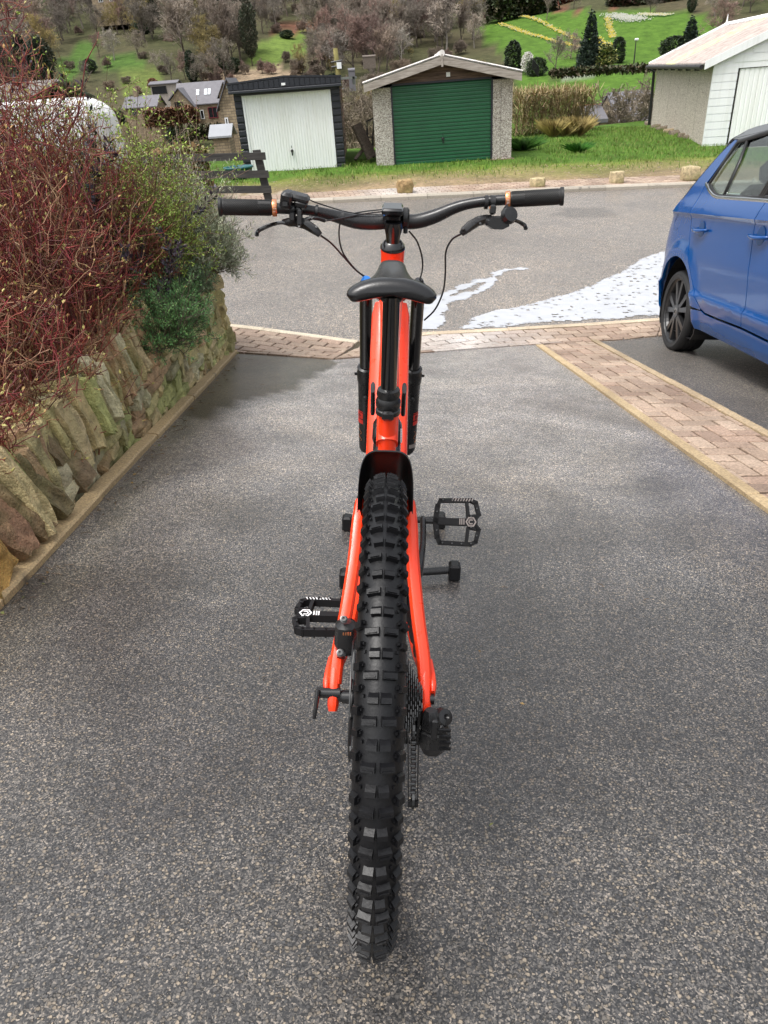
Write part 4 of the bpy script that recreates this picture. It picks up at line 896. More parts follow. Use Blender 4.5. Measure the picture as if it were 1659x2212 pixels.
# retaining walls, bench rails, path railing on the far slope
def farwall(pa, pb, Ya, Yb, h, lab, cat='wall', name='field_wall', mat='stone', col=(.12, .10, .085), t=.5):
    b = MB(); n_ = 24; A_ = at(*pa, Ya); B_ = at(*pb, Yb); rows = []
    for i in range(n_+1):
        p = A_.lerp(B_, i/n_); z = tz(p.x, p.y); hh = h*(1+.12*noise.noise(Vector((i*1.7, 0, h)))); rows.append([Vector((p.x, p.y, z-1.5)), Vector((p.x, p.y, z+hh)), Vector((p.x, p.y+t, z+hh)), Vector((p.x, p.y+t, z-1.5))])
    b.grid(rows, col, closed=True); b.f += [tuple(range(4)), tuple(range(len(b.v)-1, len(b.v)-5, -1))]; b.m += [0, 0]
    return tag(fix_normals(b.build(name, MT[mat])), lab, cat)
farwall((525, 165), (628, 163), 118, 120, 1.3, 'dark retaining wall above the black-topped garage')
farwall((440, 175), (500, 160), 120, 126, 1.2, 'dark field wall left of the allotment bed')
farwall((268, 148), (325, 122), 150, 175, 1.4, 'dark stone wall climbing the left green slope')
farwall((140, 158), (205, 156), 150, 150, 1.5, 'brown wall at the foot of the left meadow')
farwall((1255, 196), (1345, 205), 100, 98, .9, 'low dark hedge wall along the park path')
farwall((1110, 172), (1230, 160), 122, 124, .7, 'rough stone bank beside the park path')
# telegraph pole
def pole():
    Y = 40; a = at(724, 104, Y); base = at(735, 200, Y); r = thing('telegraph_pole', 'mossy green-brown telegraph pole behind the black-topped garage', 'telegraph pole', (0, 0, 0))
    b = MB(); b.tube([base-Vector((0, 0, 3)), base, a], [.15, .15, .11], 10, col=(.14, .13, .05)); b.build('pole', MT['bark'], r, smooth=True)
    b = MB(); p = a-Vector((0, 0, .75)); b.box(p+Vector((.12, -.1, .05)), (.22, .14, .26)); b.build('box', MT['white_trim'], r)
    b = MB()
    for dz in (.55, .75, 1.3, 1.7): b.tube([a-Vector((.25, .1, dz)), a-Vector((-.28, .1, dz-.05))], .035, 5)
    b.build('bracket', MT['black'], r)
pole()
def lamp():
    Y = 120; base = at(1370, 128, Y); top = at(1374, 88, Y); r = thing('street_lamp', 'thin grey lamp post standing on the park slope', 'street lamp', (0, 0, 0)); b = MB(); b.tube([base-Vector((0, 0, 1)), top], [.10, .07], 6); b.build('pole', MT['darksteel'], r); b = MB(); b.box(top+Vector((0, -.2, .15)), (.4, .7, .3), bev=.08); b.build('lamp_head', MT['white_trim'], r)
lamp()
b = MB()
for i in range(9):
    p = at(1150+i*1.6, 150+(i*1.9), 118); b.tube([p, p+Vector((0, 0, 1.2))], .05, 4)
b.tube([at(1150, 150, 118)+Vector((0, 0, 1.2)), at(1163, 165, 118)+Vector((0, 0, 1.2))], .06, 4); tag(b.build('railing', MT['black']), 'dark railing beside the steps onto the park path', 'railing')
# white van behind the red-stemmed shrubs, and the grey roof beyond it
def van():
    Y = 13.2; a = at(-60, 300, Y); c = at(204, 300, Y); r = thing('parked_van', 'white van seen through the red-stemmed shrubs', 'van', (0, 0, 0)); zt = at(140, 211, Y).z; zb = gz(a.x, 14)+.0; Wd = c.x-a.x
    b = MB(); rows = []
    prof = []
    hgt = zt-zb-.35; x0, x1 = c.x-5.0, c.x; rad = .55
    out = [(x0, zb+.35), (x1-.05, zb+.35), (x1, zb+.5), (x1-.02, zb+1.0)]
    for i in range(9): t = i/8*math.pi/2; out.append((x1-.05-rad+rad*math.cos(t), zt-rad*.75+rad*.75*math.sin(t)))
    out += [(x0+.25, zt), (x0, zt-.2)]
    n_ = len(out); rws = []
    for d, k in ((0, .93), (.06, .985), (.3, 1), (1.6, 1), (1.86, .985), (1.92, .93)):
        cx_, cz_ = (x0+x1)/2, (zb+zt)/2; rws.append([Vector((cx_+(x-cx_)*k, Y+d, cz_+(z-cz_)*k)) for x, z in out])
    b.grid(rws, closed=True); b.f += [tuple(range(n_)), tuple(range(6*n_-1, 5*n_-1, -1))]; b.m += [0, 0]; fix_normals(b.build('body', MT['white_paint'], r, smooth=False))
    for xw in (x0+.9, x1-.8):
        for yw in (Y+.12, Y+1.8): b = MB(); b.lathe([(0, -.1), (.2, -.1), (.33, -.09), (.34, 0), (.33, .09), (.2, .1), (0, .1)], (xw, yw, zb+.34), (0, 1, 0), 20); b.build('wheel', MT['tyre'], r, smooth=True)
    b = MB(); b.box((x1-.0, Y+.95, zb+.55), (.1, 1.7, .2), bev=.03); b.build('bumper', MT['carblack'], r)
van()
a = at(-120, 215, 24.1); c = at(205, 203, 24.1); b = MB(); r = thing('garage', 'garage with a grey corrugated roof behind the white van', 'garage', (0, 0, 0))
b = MB(); zt = at(200, 205, 19).z; b.box(((a.x+c.x)/2, 21.5, zt-1.0), (c.x-a.x-.4, 5, 2.0)); b.build('wall', MT['pebble'], r)
b = MB(); b.col = (.34, .31, .29); rz = at(60, 178, 21.5).z; corr_roof(b, (a.x, 18.9, zt), (c.x, 18.9, zt), (c.x, 21.5, rz), (a.x, 21.5, rz), 40, .035); corr_roof(b, (a.x, 24.1, zt), (c.x, 24.1, zt), (c.x, 21.5, rz), (a.x, 21.5, rz), 40, .035); b.build('roof', MT['roof_fibre'], r)
# ================================================================ TREES
def rv(rg): 
    while True:
        v = Vector((rg.uniform(-1, 1), rg.uniform(-1, 1), rg.uniform(-1, 1)))
        if .05 < v.length < 1: return v.normalized()
def bare_mesh(seed, H=10.0, upright=.6, spread=.5, nl=9, col=(.12, .10, .085), tcol=(.24, .21, .175), fine=1.0, multi=1, low=.22, tw=.034, droop=0):
    rg = random.Random(seed); T = MB(); C = MB(); T.col = col
    def branch(p, d, L, r, lev):
        k = 4 if lev < 2 else 3; pts = [p]; q = p.copy(); dd = d.copy()
        for i in range(k):
            dd = (dd+rv(rg)*(.16+.08*lev)+Vector((0, 0, (.10*upright if lev < 3 else .02)-droop*lev*.05))).normalized(); q = q+dd*(L/k); pts.append(q)
        rad = [max(.012, r*(1-.62*i/k)) for i in range(k+1)]
        if lev <= 1: T.tube(pts, rad, 6 if lev == 0 else 4, cap=False)
        else: C.tube(pts, [max(tw*(.65 if lev > 2 else 1), x) for x in rad], 3, cap=False, col=mul(tcol, rg.uniform(.7, 1.3)))
        if lev >= 4 or L < .25: return
        n_ = [nl, 7, 6, 4][lev]*(fine if lev > 0 else 1)
        for i in range(int(round(n_))):
            t = (low+(1-low)*(i+rg.random())/n_) if lev == 0 else rg.uniform(.2, 1)
            j = min(k-1, int(t*k)); pp = pts[j].lerp(pts[j+1], t*k-j); ax = rv(rg); side = ax-dd*ax.dot(dd); side.normalize()
            nd = (dd*(.45+.4*upright)+side*(spread+.25)+Vector((0, 0, .15*upright))).normalized()
            branch(pp, nd, L*((.62 if lev == 0 else .55)*(1-.45*t if lev == 0 else 1)*rg.uniform(.75, 1.15)), r*(.5 if lev == 0 else .55)*(1-.4*t), lev+1)
    for m in range(multi):
        d = Vector((0, 0, 1)) if multi == 1 else (Vector((0, 0, 1))+Vector((rg.uniform(-1, 1), rg.uniform(-1, 1), 0))*.55).normalized()
        branch(Vector((rg.uniform(-.1, .1)*(multi > 1), 0, -.3)), d, H*(.72 if multi == 1 else .6), H*(.018 if multi == 1 else .008), 0)
    return T, C
def leafy_mesh(seed, H, W, n, col, size, shape='round', col2=None, lo=.0, up=0, shell=.45):
    rg = random.Random(seed); T = MB(); C = MB(); T.tube([(0, 0, -.5), (0, 0, H*.6)], [H*.022, H*.008], 6, col=(.08, .06, .045))
    for i in range(7): z = H*rg.uniform(.15, .6); a = rg.uniform(0, 6.28); T.tube([(0, 0, z), (math.cos(a)*W*.3, math.sin(a)*W*.3, z+H*.12)], [H*.008, H*.003], 4, col=(.08, .06, .045))
    for i in range(n):
        u = rg.random(); a = rg.uniform(0, 6.283)
        if shape == 'cone': t = 1-math.sqrt(u); z = H*(lo+(1-lo)*t); R = (W/2*(1-t)**.85+.02*W)*(.72+.42*(1-(t*9+.6*noise.noise(Vector((math.cos(a)*2, math.sin(a)*2, seed))))%1))
        elif shape == 'column': t = u; z = H*(lo+(1-lo)*t); R = W/2*math.sqrt(max(0, 1-(2*t-1)**4))*(1-.35*t)
        else: t = u; z = H*(lo+(1-lo)*t); R = W/2*math.sqrt(max(0, 1-abs(2*t-1)**2.2))
        lump = 1+.45*noise.noise(Vector((math.cos(a)*1.6+seed, math.sin(a)*1.6, z/H*4)))+.30*noise.noise(Vector((math.cos(a)*5, math.sin(a)*5+seed, z/H*12)))
        R *= lump*(1-shell*rg.random()**2.2); p = Vector((math.cos(a)*R, math.sin(a)*R, z+rg.gauss(0, .02*H)))
        d = (Vector((math.cos(a), math.sin(a), .3+up))+rv(rg)*.8).normalized(); s_ = size*rg.uniform(.6, 1.4); aa, bb = frame(d); 
        c = col if not col2 or rg.random() < .6 else col2; c = mul(c, rg.uniform(.6, 1.45))
        w = aa*math.cos(rg.random()*6)+bb*math.sin(rg.random()*6); w = (w-d*w.dot(d)).normalized()*s_*.45
        C.add([p-w, p+w*.9, p+d*s_+w*.4, p+d*s_*.8-w*.5], [(0, 1, 2, 3)], c)
    return T, C
PROTO = {}
def proto(key, TC, kind):
    T, C = TC; root = bpy.data.objects.new(kind, None); COL.objects.link(root); t = T.build('trunk', MT['bark'], root); c = C.build('crown', MT['twig'] if key[0] in 'bs' else MT['leaf'], root); root['_u'] = 0; PROTO[key] = root; return root
proto('b1', bare_mesh(1, 10, .7, .45), 'bare_tree'); proto('b2', bare_mesh(2, 10, .45, .7, col=(.10, .085, .07), tcol=(.20, .175, .145)), 'bare_tree')  # twig colours of the hillside trees lightened to stand in for haze
proto('b3', bare_mesh(3, 10, .95, .25, nl=11, tcol=(.27, .225, .185)), 'bare_tree'); proto('b4', bare_mesh(4, 10, .6, .55, tcol=(.25, .175, .15), fine=1.1), 'bare_tree')
proto('b5', bare_mesh(5, 10, .6, .5, nl=8, col=(.30, .27, .24), tcol=(.32, .29, .25), tw=.036), 'bare_tree'); proto('b6', bare_mesh(6, 10, .7, .5, tcol=(.28, .23, .10)), 'bare_tree')
proto('b7', bare_mesh(17, 10, .3, .9, nl=9, low=.12, col=(.07, .055, .045), tcol=(.21, .16, .15), droop=.1), 'bare_tree')
proto('s1', bare_mesh(8, 4, .6, .5, nl=6, multi=6, tcol=(.22, .18, .14), tw=.026), 'bare_shrub'); proto('s2', bare_mesh(9, 4, .5, .7, nl=6, multi=6, tcol=(.25, .18, .15), tw=.026), 'bare_shrub')
proto('s3', bare_mesh(23, 4, .5, .6, nl=5, multi=5, tcol=(.26, .22, .16), col=(.2, .17, .13), tw=.011, fine=.85), 'bare_shrub')
proto('e1', leafy_mesh(11, 10, 4.6, 5200, (.030, .050, .036), .34, 'cone', (.045, .065, .045), .06, 0, .6), 'conifer')
proto('e2', leafy_mesh(12, 4, 4.4, 3600, (.032, .05, .028), .26, 'round', (.045, .065, .025), 0), 'evergreen_bush')
proto('e3', leafy_mesh(13, 8, 3.4, 4200, (.030, .046, .030), .26, 'column', (.045, .062, .03), .05), 'evergreen_tree')
proto('e4', leafy_mesh(14, 5, 3.6, 2600, (.045, .07, .022), .30, 'column', (.30, .30, .10), .15), 'variegated_tree')
proto('e5', leafy_mesh(15, 4, 3.0, 2200, (.75, .74, .70), .20, 'column', (.5, .5, .4), .2), 'blossom_tree')
proto('e6', leafy_mesh(16, 10, 5, 4200, (.045, .058, .035), .32, 'round', (.075, .07, .045), .15), 'ivy_tree')
proto('e7', leafy_mesh(19, 3, 3.0, 2400, (.16, .07, .045), .22, 'round', (.22, .11, .06), .0), 'russet_bush')
def place(key, px, py, ptop, lab, cat='tree', group=None, wk=1.0, q=None, h=None):
    pr = PROTO[key]
    if q is None: q = hitG(px, py)
    if h is None: t = at(px, ptop, q.y); h = max(.4, t.z-q.z)
    H0 = {'b': 10, 's': 4, 'e': {'e1': 10, 'e2': 4, 'e3': 8, 'e4': 5, 'e5': 4, 'e6': 10, 'e7': 3}.get(key, 10)}[key[0]]
    if pr['_u'] == 0: o = pr; pr['_u'] = 1
    else: o = copy_tree(pr)
    s_ = h/H0*(.95 if key[0] == 'b' else 1); o.location = q-Vector((0, 0, .1)); o.scale = (s_*wk, s_*wk, s_); o.rotation_euler = (0, 0, random.uniform(0, 6.28)); return tag(o, lab, cat, group)
PT = random.Random(77)
GPOLY = [z_[0] for z_ in ZONES if z_[3] in (GR, GR2) or z_[3] == (.12, .18, .04)]
def where(l, px, py, h):
    col = ['at the left edge', 'behind the white van', 'left of the stone house', 'above the stone house', 'above the black-topped garage', 'between the garages', 'behind the green garage', 'above the brown hedge', 'at top right'][int(np.searchsorted([70, 210, 370, 520, 700, 810, 1010, 1300], px))]
    row = 'topmost' if py < -10 else 'high up' if py < 25 else 'upper slope' if py < 70 else 'mid slope' if py < 120 else 'lower slope' if py < 180 else 'valley bottom'
    l = l.replace(' in the woods on the far hillside', '').replace(' in the scrub on the far hillside', '')
    return ('tall ' if h > 12.5 else 'small ' if h < 2.8 or 8 < h < 9.5 else '')+l+' '+col+', '+row
def wood(poly, n, keys, hr, lab, group, mind=0):
    xs = [p[0] for p in poly]; ys = [p[1] for p in poly]; k = 0; t = 0
    done = []
    while k < n and t < n*60:
        t += 1; px = PT.uniform(min(xs), max(xs)); py = PT.uniform(min(ys), max(ys))
        if not inpoly(px, py, poly) or any(inpoly(px, py, g_) for g_ in GPOLY): continue
        if any(abs(px-a) < mind and abs(py-c) < mind*.5 for a, c in done): continue
        done.append((px, py)); key = PT.choice(keys); q = hitG(px, py); hh_ = PT.uniform(*hr); place(key, px, py, 0, where(lab[key], px, py, hh_), 'tree' if key[0] in 'be' else 'shrub', group[key] if isinstance(group, dict) else group, q=q, h=hh_, wk=PT.uniform(.85, 1.25)); k += 1
LB = {'b1': 'leafless grey-brown tree in the woods on the far hillside', 'b2': 'leafless dark spreading tree in the woods on the far hillside', 'b3': 'leafless upright pale-brown tree in the woods on the far hillside', 'b4': 'leafless reddish-brown tree in the woods on the far hillside',
      'b5': 'leafless pale-barked tree in the woods on the far hillside', 'b6': 'leafless tree with yellowish twigs in the woods on the far hillside', 'e6': 'ivy-green dense tree in the woods on the far hillside', 'e3': 'dark evergreen tree in the woods on the far hillside', 's1': 'leafless brown bush in the scrub on the far hillside', 's2': 'leafless reddish bush in the scrub on the far hillside', 'e2': 'dark evergreen bush in the scrub on the far hillside', 'e7': 'russet bush in the scrub on the far hillside'}
GB = {k: v.replace('tree', 'trees').replace('bush', 'bushes') for k, v in LB.items()}
wood([(-60, -30), (640, -30), (640, 40), (560, 85), (520, 140), (430, 165), (370, 120), (300, 95), (210, 88), (130, 105), (100, 200), (-60, 210)], 150, ['b1', 'b2', 'b2', 'b3', 'b4', 'b1', 'b6', 'b1', 'b4', 'b2', 'b3', 'e6', 'b5', 'b2'], (9, 16), LB, GB, 8)
wood([(640, 45), (700, 20), (1040, 10), (1085, 50), (1070, 110), (920, 115), (820, 170), (740, 178), (650, 150), (690, 110)], 100, ['b1', 'b2', 'b3', 'b3', 'b4', 'b1', 'b6', 'b5'], (8, 15), LB, GB, 8)
wood([(-40, -60), (1240, -60), (1180, 10), (-40, 10)], 60, ['b1', 'b2', 'b3', 'b4', 'b1', 'b3', 'e6'], (10, 18), LB, GB, 8)
wood([(1440, -40), (1700, -60), (1700, 100), (1580, 95), (1500, 30)], 13, ['b1', 'b4', 'b4', 'b5', 'e3'], (7, 12), LB, GB, 14)
wood([(400, 150), (520, 140), (700, 150), (800, 175), (760, 200), (560, 170), (400, 190)], 20, ['s1', 's2', 's1', 'e2'], (2.2, 4), LB, GB, 14)
wood([(-60, 100), (240, 170), (420, 250), (520, 240), (520, 330), (-60, 330)], 30, ['s1', 's2', 's1', 'e2', 's1'], (1.6, 3.4), LB, GB, 14)
wood([(600, 100), (1080, 60), (1085, 130), (1100, 250), (1080, 280), (780, 300), (640, 200)], 44, ['s1', 's2', 's1', 'b1', 'b6', 's1'], (2.5, 5), LB, GB, 14)
wood([(100, 60), (640, 20), (1080, 30), (1080, 80), (700, 120), (500, 120), (300, 80), (100, 100)], 34, ['s1', 's2', 's1', 'e2'], (3, 5), LB, GB, 14)
# single trees one can tell apart
place('b5', 247, 130, 40, 'pale leafless tree standing alone on the left green slope')
place('b2', 300, 126, 50, 'brown spreading leafless tree right of the pale one on the left slope')
place('b5', 341, 154, 100, 'small whitish birch-like tree by the dark field wall')
place('e2', 196, 155, 126, 'dark rounded evergreen on the left green slope', 'bush')
place('e7', 332, 192, 168, 'russet-leaved bush above the flat shed on the left', 'bush')
place('e3', 418, 178, 108, 'narrow ivy-dark column tree above the stone house')
place('b2', 488, 172, 60, 'big dark leafless tree above the black-topped garage')
place('e6', 545, 140, 10, 'tall ivy-covered tree left of the central clearing', wk=.6)
place('b1', 520, 130, -30, 'tall grey leafless tree left of the central clearing')
place('b3', 578, 60, -20, 'upright leafless tree in the middle at the top edge')
place('e2', 620, 82, 64, 'low dark green bush on the central clearing', 'bush', wk=1.6)
place('b6', 655, 160, 88, 'yellow-brown leafless tree behind the black-topped garage')
place('b6', 883, 125, 92, 'small yellow-green leafless tree above the green garage roof')
place('e2', 365, 248, 198, 'large dark evergreen bush left of the stone house', 'bush', wk=1.1)
place('e2', 398, 262, 222, 'evergreen bush against the left corner of the stone house', 'bush')
place('e3', 66, 185, 112, 'drooping dark conifer behind the white van, nearer the left edge', 'conifer', q=at(66, 190, 60), h=3.2, wk=1.0)
place('e3', 100, 185, 112, 'drooping dark conifer behind the white van, the right one of the pair', 'conifer', q=at(102, 190, 60), h=3.0, wk=1.0)
place('e1', 1271, 153, 22, 'tall dark conifer in the middle of the park slope', 'conifer')
place('b7', 1233, 131, 50, 'purplish spreading leafless tree left of the tall conifer')
place('b1', 1199, 156, 60, 'thin pale leafless tree on the park slope')
place('e3', 1333, 140, 80, 'dark holly-like tree right of the variegated tree', wk=1.4)
place('e4', 1301, 152, 96, 'yellow-and-green variegated tree by the park path', wk=1.5)
place('e3', 1108, 160, 88, 'bushy conifer with yellow-green top right of the green garage', 'conifer', wk=1.5)
place('e5', 1139, 164, 112, 'small white blossom tree beside the park path', wk=.8)
place('e2', 1159, 168, 124, 'small round clipped tree with a short trunk by the park path', wk=.9)
place('e1', 1486, 120, 34, 'wide dark conifer above the white-doored garage roof', 'conifer', wk=1.3)
place('e2', 1455, 125, 78, 'dark bush left of the wide conifer', 'bush', wk=1.3)
place('e7', 1500, 128, 92, 'brownish bush at the foot of the wide conifer', 'bush', wk=1.6)
place('b4', 1556, 96, -20, 'pinkish leafless tree with a forked trunk at the top right')
place('b2', 1405, 32, -40, 'dark leafless tree behind the white flower bed')
place('b3', 1180, 45, -30, 'leafless tree at the left end of the reddish hedge')
place('b2', 1240, 20, -50, 'grey trunked tree in front of the reddish hedge')
place('e3', 1493, 26, -30, 'dark evergreen at the top right of the park')
for i, (px, py, pt, lab) in enumerate([(1370, 292, 118, 'bare many-stemmed shrub left of the pebble-dashed garage wall'), (1335, 285, 180, 'smaller bare shrub left of the many-stemmed one'), (1330, 262, 205, 'low bare bush beyond the slate shed')]):
    place('s3', px, py, pt, lab, 'shrub', q=at(px, py, [34.5, 36, 45][i])-Vector((0, 0, .6)), h=[4.4, 2.6, 2.2][i])
for px, py, pt, lab in [(770, 250, 150, 'thin bare shrub just right of the black-topped garage'), (785, 300, 190, 'bare shrub in the gap between the two garages')]: place('s3', px, py, pt, lab, 'shrub', q=at(px, py, 29)-Vector((0, 0, 1)), h=3.0)
for i, (px, py, k, h, lab) in enumerate([(150, 152, 's1', 3.2, 'bare bush at the left foot of the upper green slope'), (214, 120, 'b4', 6, 'small reddish leafless tree left of the two lone trees'), (232, 144, 's2', 3.2, 'bare reddish bush below the pale lone tree'), (312, 130, 's1', 3, 'bare bush right of the brown spreading tree'),
        (372, 178, 'b1', 7, 'grey leafless tree just above the flat shed'), (402, 172, 'b4', 6.5, 'reddish leafless tree left of the dark column tree'), (436, 182, 'b2', 7.5, 'dark leafless tree behind the stone house roof, left one'), (462, 178, 'b1', 6.5, 'grey leafless tree behind the stone house roof, right one'),
        (276, 182, 's1', 2.6, 'bare bush in the middle of the lower green garden'), (300, 205, 's2', 2.8, 'bare reddish bush above the terrace roof'), (240, 195, 's1', 3, 'bare bush at the left of the lower green garden'), (190, 178, 'b1', 5, 'small leafless tree by the brown wall at the meadow foot'), (355, 160, 's1', 3, 'bare bush by the whitish birch-like tree')]):
    place(k, px, py, 0, lab, 'tree' if k[0] == 'b' else 'shrub', q=hitG(px, py), h=h)
# hedges
def hedge(name, lab, pa, pb, Ya, Yb, h, w, n, col, col2, size, twig=False, base=0, cat='hedge', zoff=0):
    rg = random.Random(len(lab)); A_ = at(*pa, Ya); B_ = at(*pb, Yb); r = thing(name, lab, cat, A_); C = MB(); T = MB(); L = (B_-A_).length
    u = (B_-A_).normalized(); w_ = Vector((-u.y, u.x, 0)).normalized()
    for i in range(n):
        s_ = rg.random(); lum = 1+.15*noise.noise(Vector((s_*L*.8, 0, 1))); hh = h*lum; t = rg.random()**.8; a = rg.uniform(-1, 1); p = (B_-A_)*s_+w_*a*w/2*lum+Vector((0, 0, zoff+t*hh)); d = (rv(rg)+Vector((0, -.2, .8 if twig else .2))).normalized(); z_ = size*rg.uniform(.6, 1.5); c = mul(col if rg.random() < .6 else col2, rg.uniform(.65, 1.4))
        aa, bb = frame(d); k = aa*(z_*(.05 if twig else .4))
        C.add([p-k, p+k, p+d*z_+k*.4, p+d*z_-k*.4], [(0, 1, 2, 3)], c)
    for i in range(int(L*3)): s_ = (i+rg.random())/(L*3); p = (B_-A_)*s_; T.tube([p+Vector((0, 0, -.3)), p+Vector((rg.uniform(-.1, .1), 0, h*.4)), p+Vector((rg.uniform(-.3, .3), rg.uniform(-.2, .2), h*.85))], [.035, .025, .012], 4, col=mul(col, .8))
    T.build('stems', MT['bark'], r); C.build('foliage', MT['leaf'], r); return r
hedge('hedge', 'tall straw-brown leafless hedge right of the green garage', (1108, 296), (1272, 284), 27, 29, 1.42, .8, 7500, (.42, .32, .18), (.28, .24, .12), .22, True, zoff=-.05)
hedge('hedge', 'clipped red-brown beech hedge in front of the stone house', (315, 275), (432, 270), 126, 128, 2.4, 2.5, 7000, (.20, .10, .055), (.14, .075, .045), .3)
hedge('hedge', 'long reddish clipped hedge along the top of the park', (1196, 24), (1308, 18), 255, 262, 3.2, 3, 6000, (.22, .09, .06), (.17, .08, .05), .6)
hedge('hedge', 'dark green shrubbery at the top left corner of the park', (1060, 40), (1195, 28), 240, 250, 4.5, 5, 5000, (.05, .07, .03), (.10, .09, .05), .9)
hedge('hedge', 'dark green hedge running behind the white flower beds', (1310, 34), (1470, 30), 240, 240, 4.0, 4, 5000, (.05, .06, .03), (.12, .07, .05), .9)
hedge('shrubbery', 'low dark planting along the park path', (1190, 166), (1420, 152), 112, 118, .7, 1.5, 2500, (.05, .065, .03), (.12, .10, .06), .4, cat='shrubs')
hedge('hedge', 'dull bushes below the garden wall of the stone house', (400, 300), (500, 296), 90, 92, 1.2, 4, 5000, (.10, .085, .05), (.06, .07, .03), .3)
def tuft(px, py, Y, h, n, lab, col=(.38, .28, .13), name='grass_clump', cat='ornamental grass', wsp=.35):
    rg = random.Random(int(px)); q = at(px, py, Y); q.z = terr(q.x, q.y)+.03 if Y > 20 else q.z; b = MB()
    for i in range(n):
        a = rg.uniform(0, 6.28); l = rg.uniform(.6, 1)*h; o_ = Vector((math.cos(a), math.sin(a), 0))*wsp*rg.random(); tip = o_*2.0+Vector((0, 0, l)); w = Vector((-math.sin(a), math.cos(a), 0))*.012
        b.add([o_*.2-w, o_*.2+w, o_*.9+Vector((0, 0, l*.6))+w*.7, tip], [(0, 1, 2, 3)], mul(col, rg.uniform(.6, 1.4)))
    o = b.build(name, MT['leaf']); o.location = q; return tag(o, lab, cat)
tuft(1195, 284, 26.2, .62, 420, 'straw-coloured grass clump at the foot of the brown hedge, left one', (.34, .27, .10)); tuft(1250, 282, 26.2, .68, 420, 'straw-coloured grass clump at the right end of the brown hedge', (.36, .28, .11)); tuft(1222, 283, 26.2, .5, 300, 'straw-coloured grass clump at the foot of the brown hedge, middle one', (.30, .25, .10))
tuft(1128, 296, 22, .35, 500, 'leafy green weeds at the corner of the green garage', (.05, .13, .02), 'weeds', 'weeds', .4); tuft(1250, 312, 21, .28, 350, 'darker green tussock in the middle of the grass', (.04, .14, .015), 'grass_tussock', 'grass', .25)
# daffodils
def flowers(pts, width, n, cols, lab, name='daffodil_row'):
    rg = random.Random(len(lab)*7+n); b = MB(); P = [hitG(*p) for p in pts]; seg = [(P[i+1]-P[i]).length for i in range(len(P)-1)]; tot = sum(seg)
    for i in range(n):
        s_ = rg.random()*tot; k = 0
        while s_ > seg[k] and k < len(seg)-1: s_ -= seg[k]; k += 1
        p = P[k].lerp(P[k+1], s_/seg[k]); p = Vector((p.x+rg.gauss(0, width*.4), p.y+rg.gauss(0, width*.4), 0)); z = tz(p.x, p.y); r = rg.uniform(.07, .15); h = rg.uniform(.3, .5); c = rg.choice(cols)
        b.add([(p.x-r, p.y, z+h-r*.5), (p.x+r, p.y, z+h-r*.5), (p.x+r, p.y+.05, z+h+r*.7), (p.x-r, p.y+.05, z+h+r*.7)], [(0, 1, 2, 3)], c)
        b.add([(p.x-.08, p.y, z), (p.x+.08, p.y, z), (p.x, p.y, z+h)], [(0, 1, 2)], (.06, .16, .03))
    return tag(b.build(name, MT['bloom']), lab, 'flowers', kind='stuff')
YW = [(.52, .40, .03), (.52, .42, .07), (.48, .46, .28)]
flowers([(1080, 55), (1135, 70), (1194, 88), (1255, 106)], 1.1, 900, YW, 'lower row of yellow daffodils running down the park slope to the conifer')
flowers([(1125, 37), (1160, 47), (1190, 60), (1251, 86)], 1.0, 700, YW, 'upper row of yellow daffodils running down the park slope to the conifer')
flowers([(1311, 45), (1316, 62), (1325, 84)], 1.1, 380, YW, 'short upright row of yellow daffodils right of the tall conifer')
flowers([(1288, 80), (1302, 96), (1325, 106)], 1.2, 300, YW, 'slanting row of daffodils just right of the conifer')
flowers([(1322, 42), (1345, 46), (1384, 50)], 3.4, 900, [(.50, .50, .46), (.45, .45, .36)], 'broad patch of white daffodils at the top of the park', 'daffodil_bed')
flowers([(1388, 38), (1438, 35)], 2.4, 600, [(.50, .50, .42), (.5, .46, .2)], 'patch of white and yellow daffodils right of the broad white one', 'daffodil_bed')
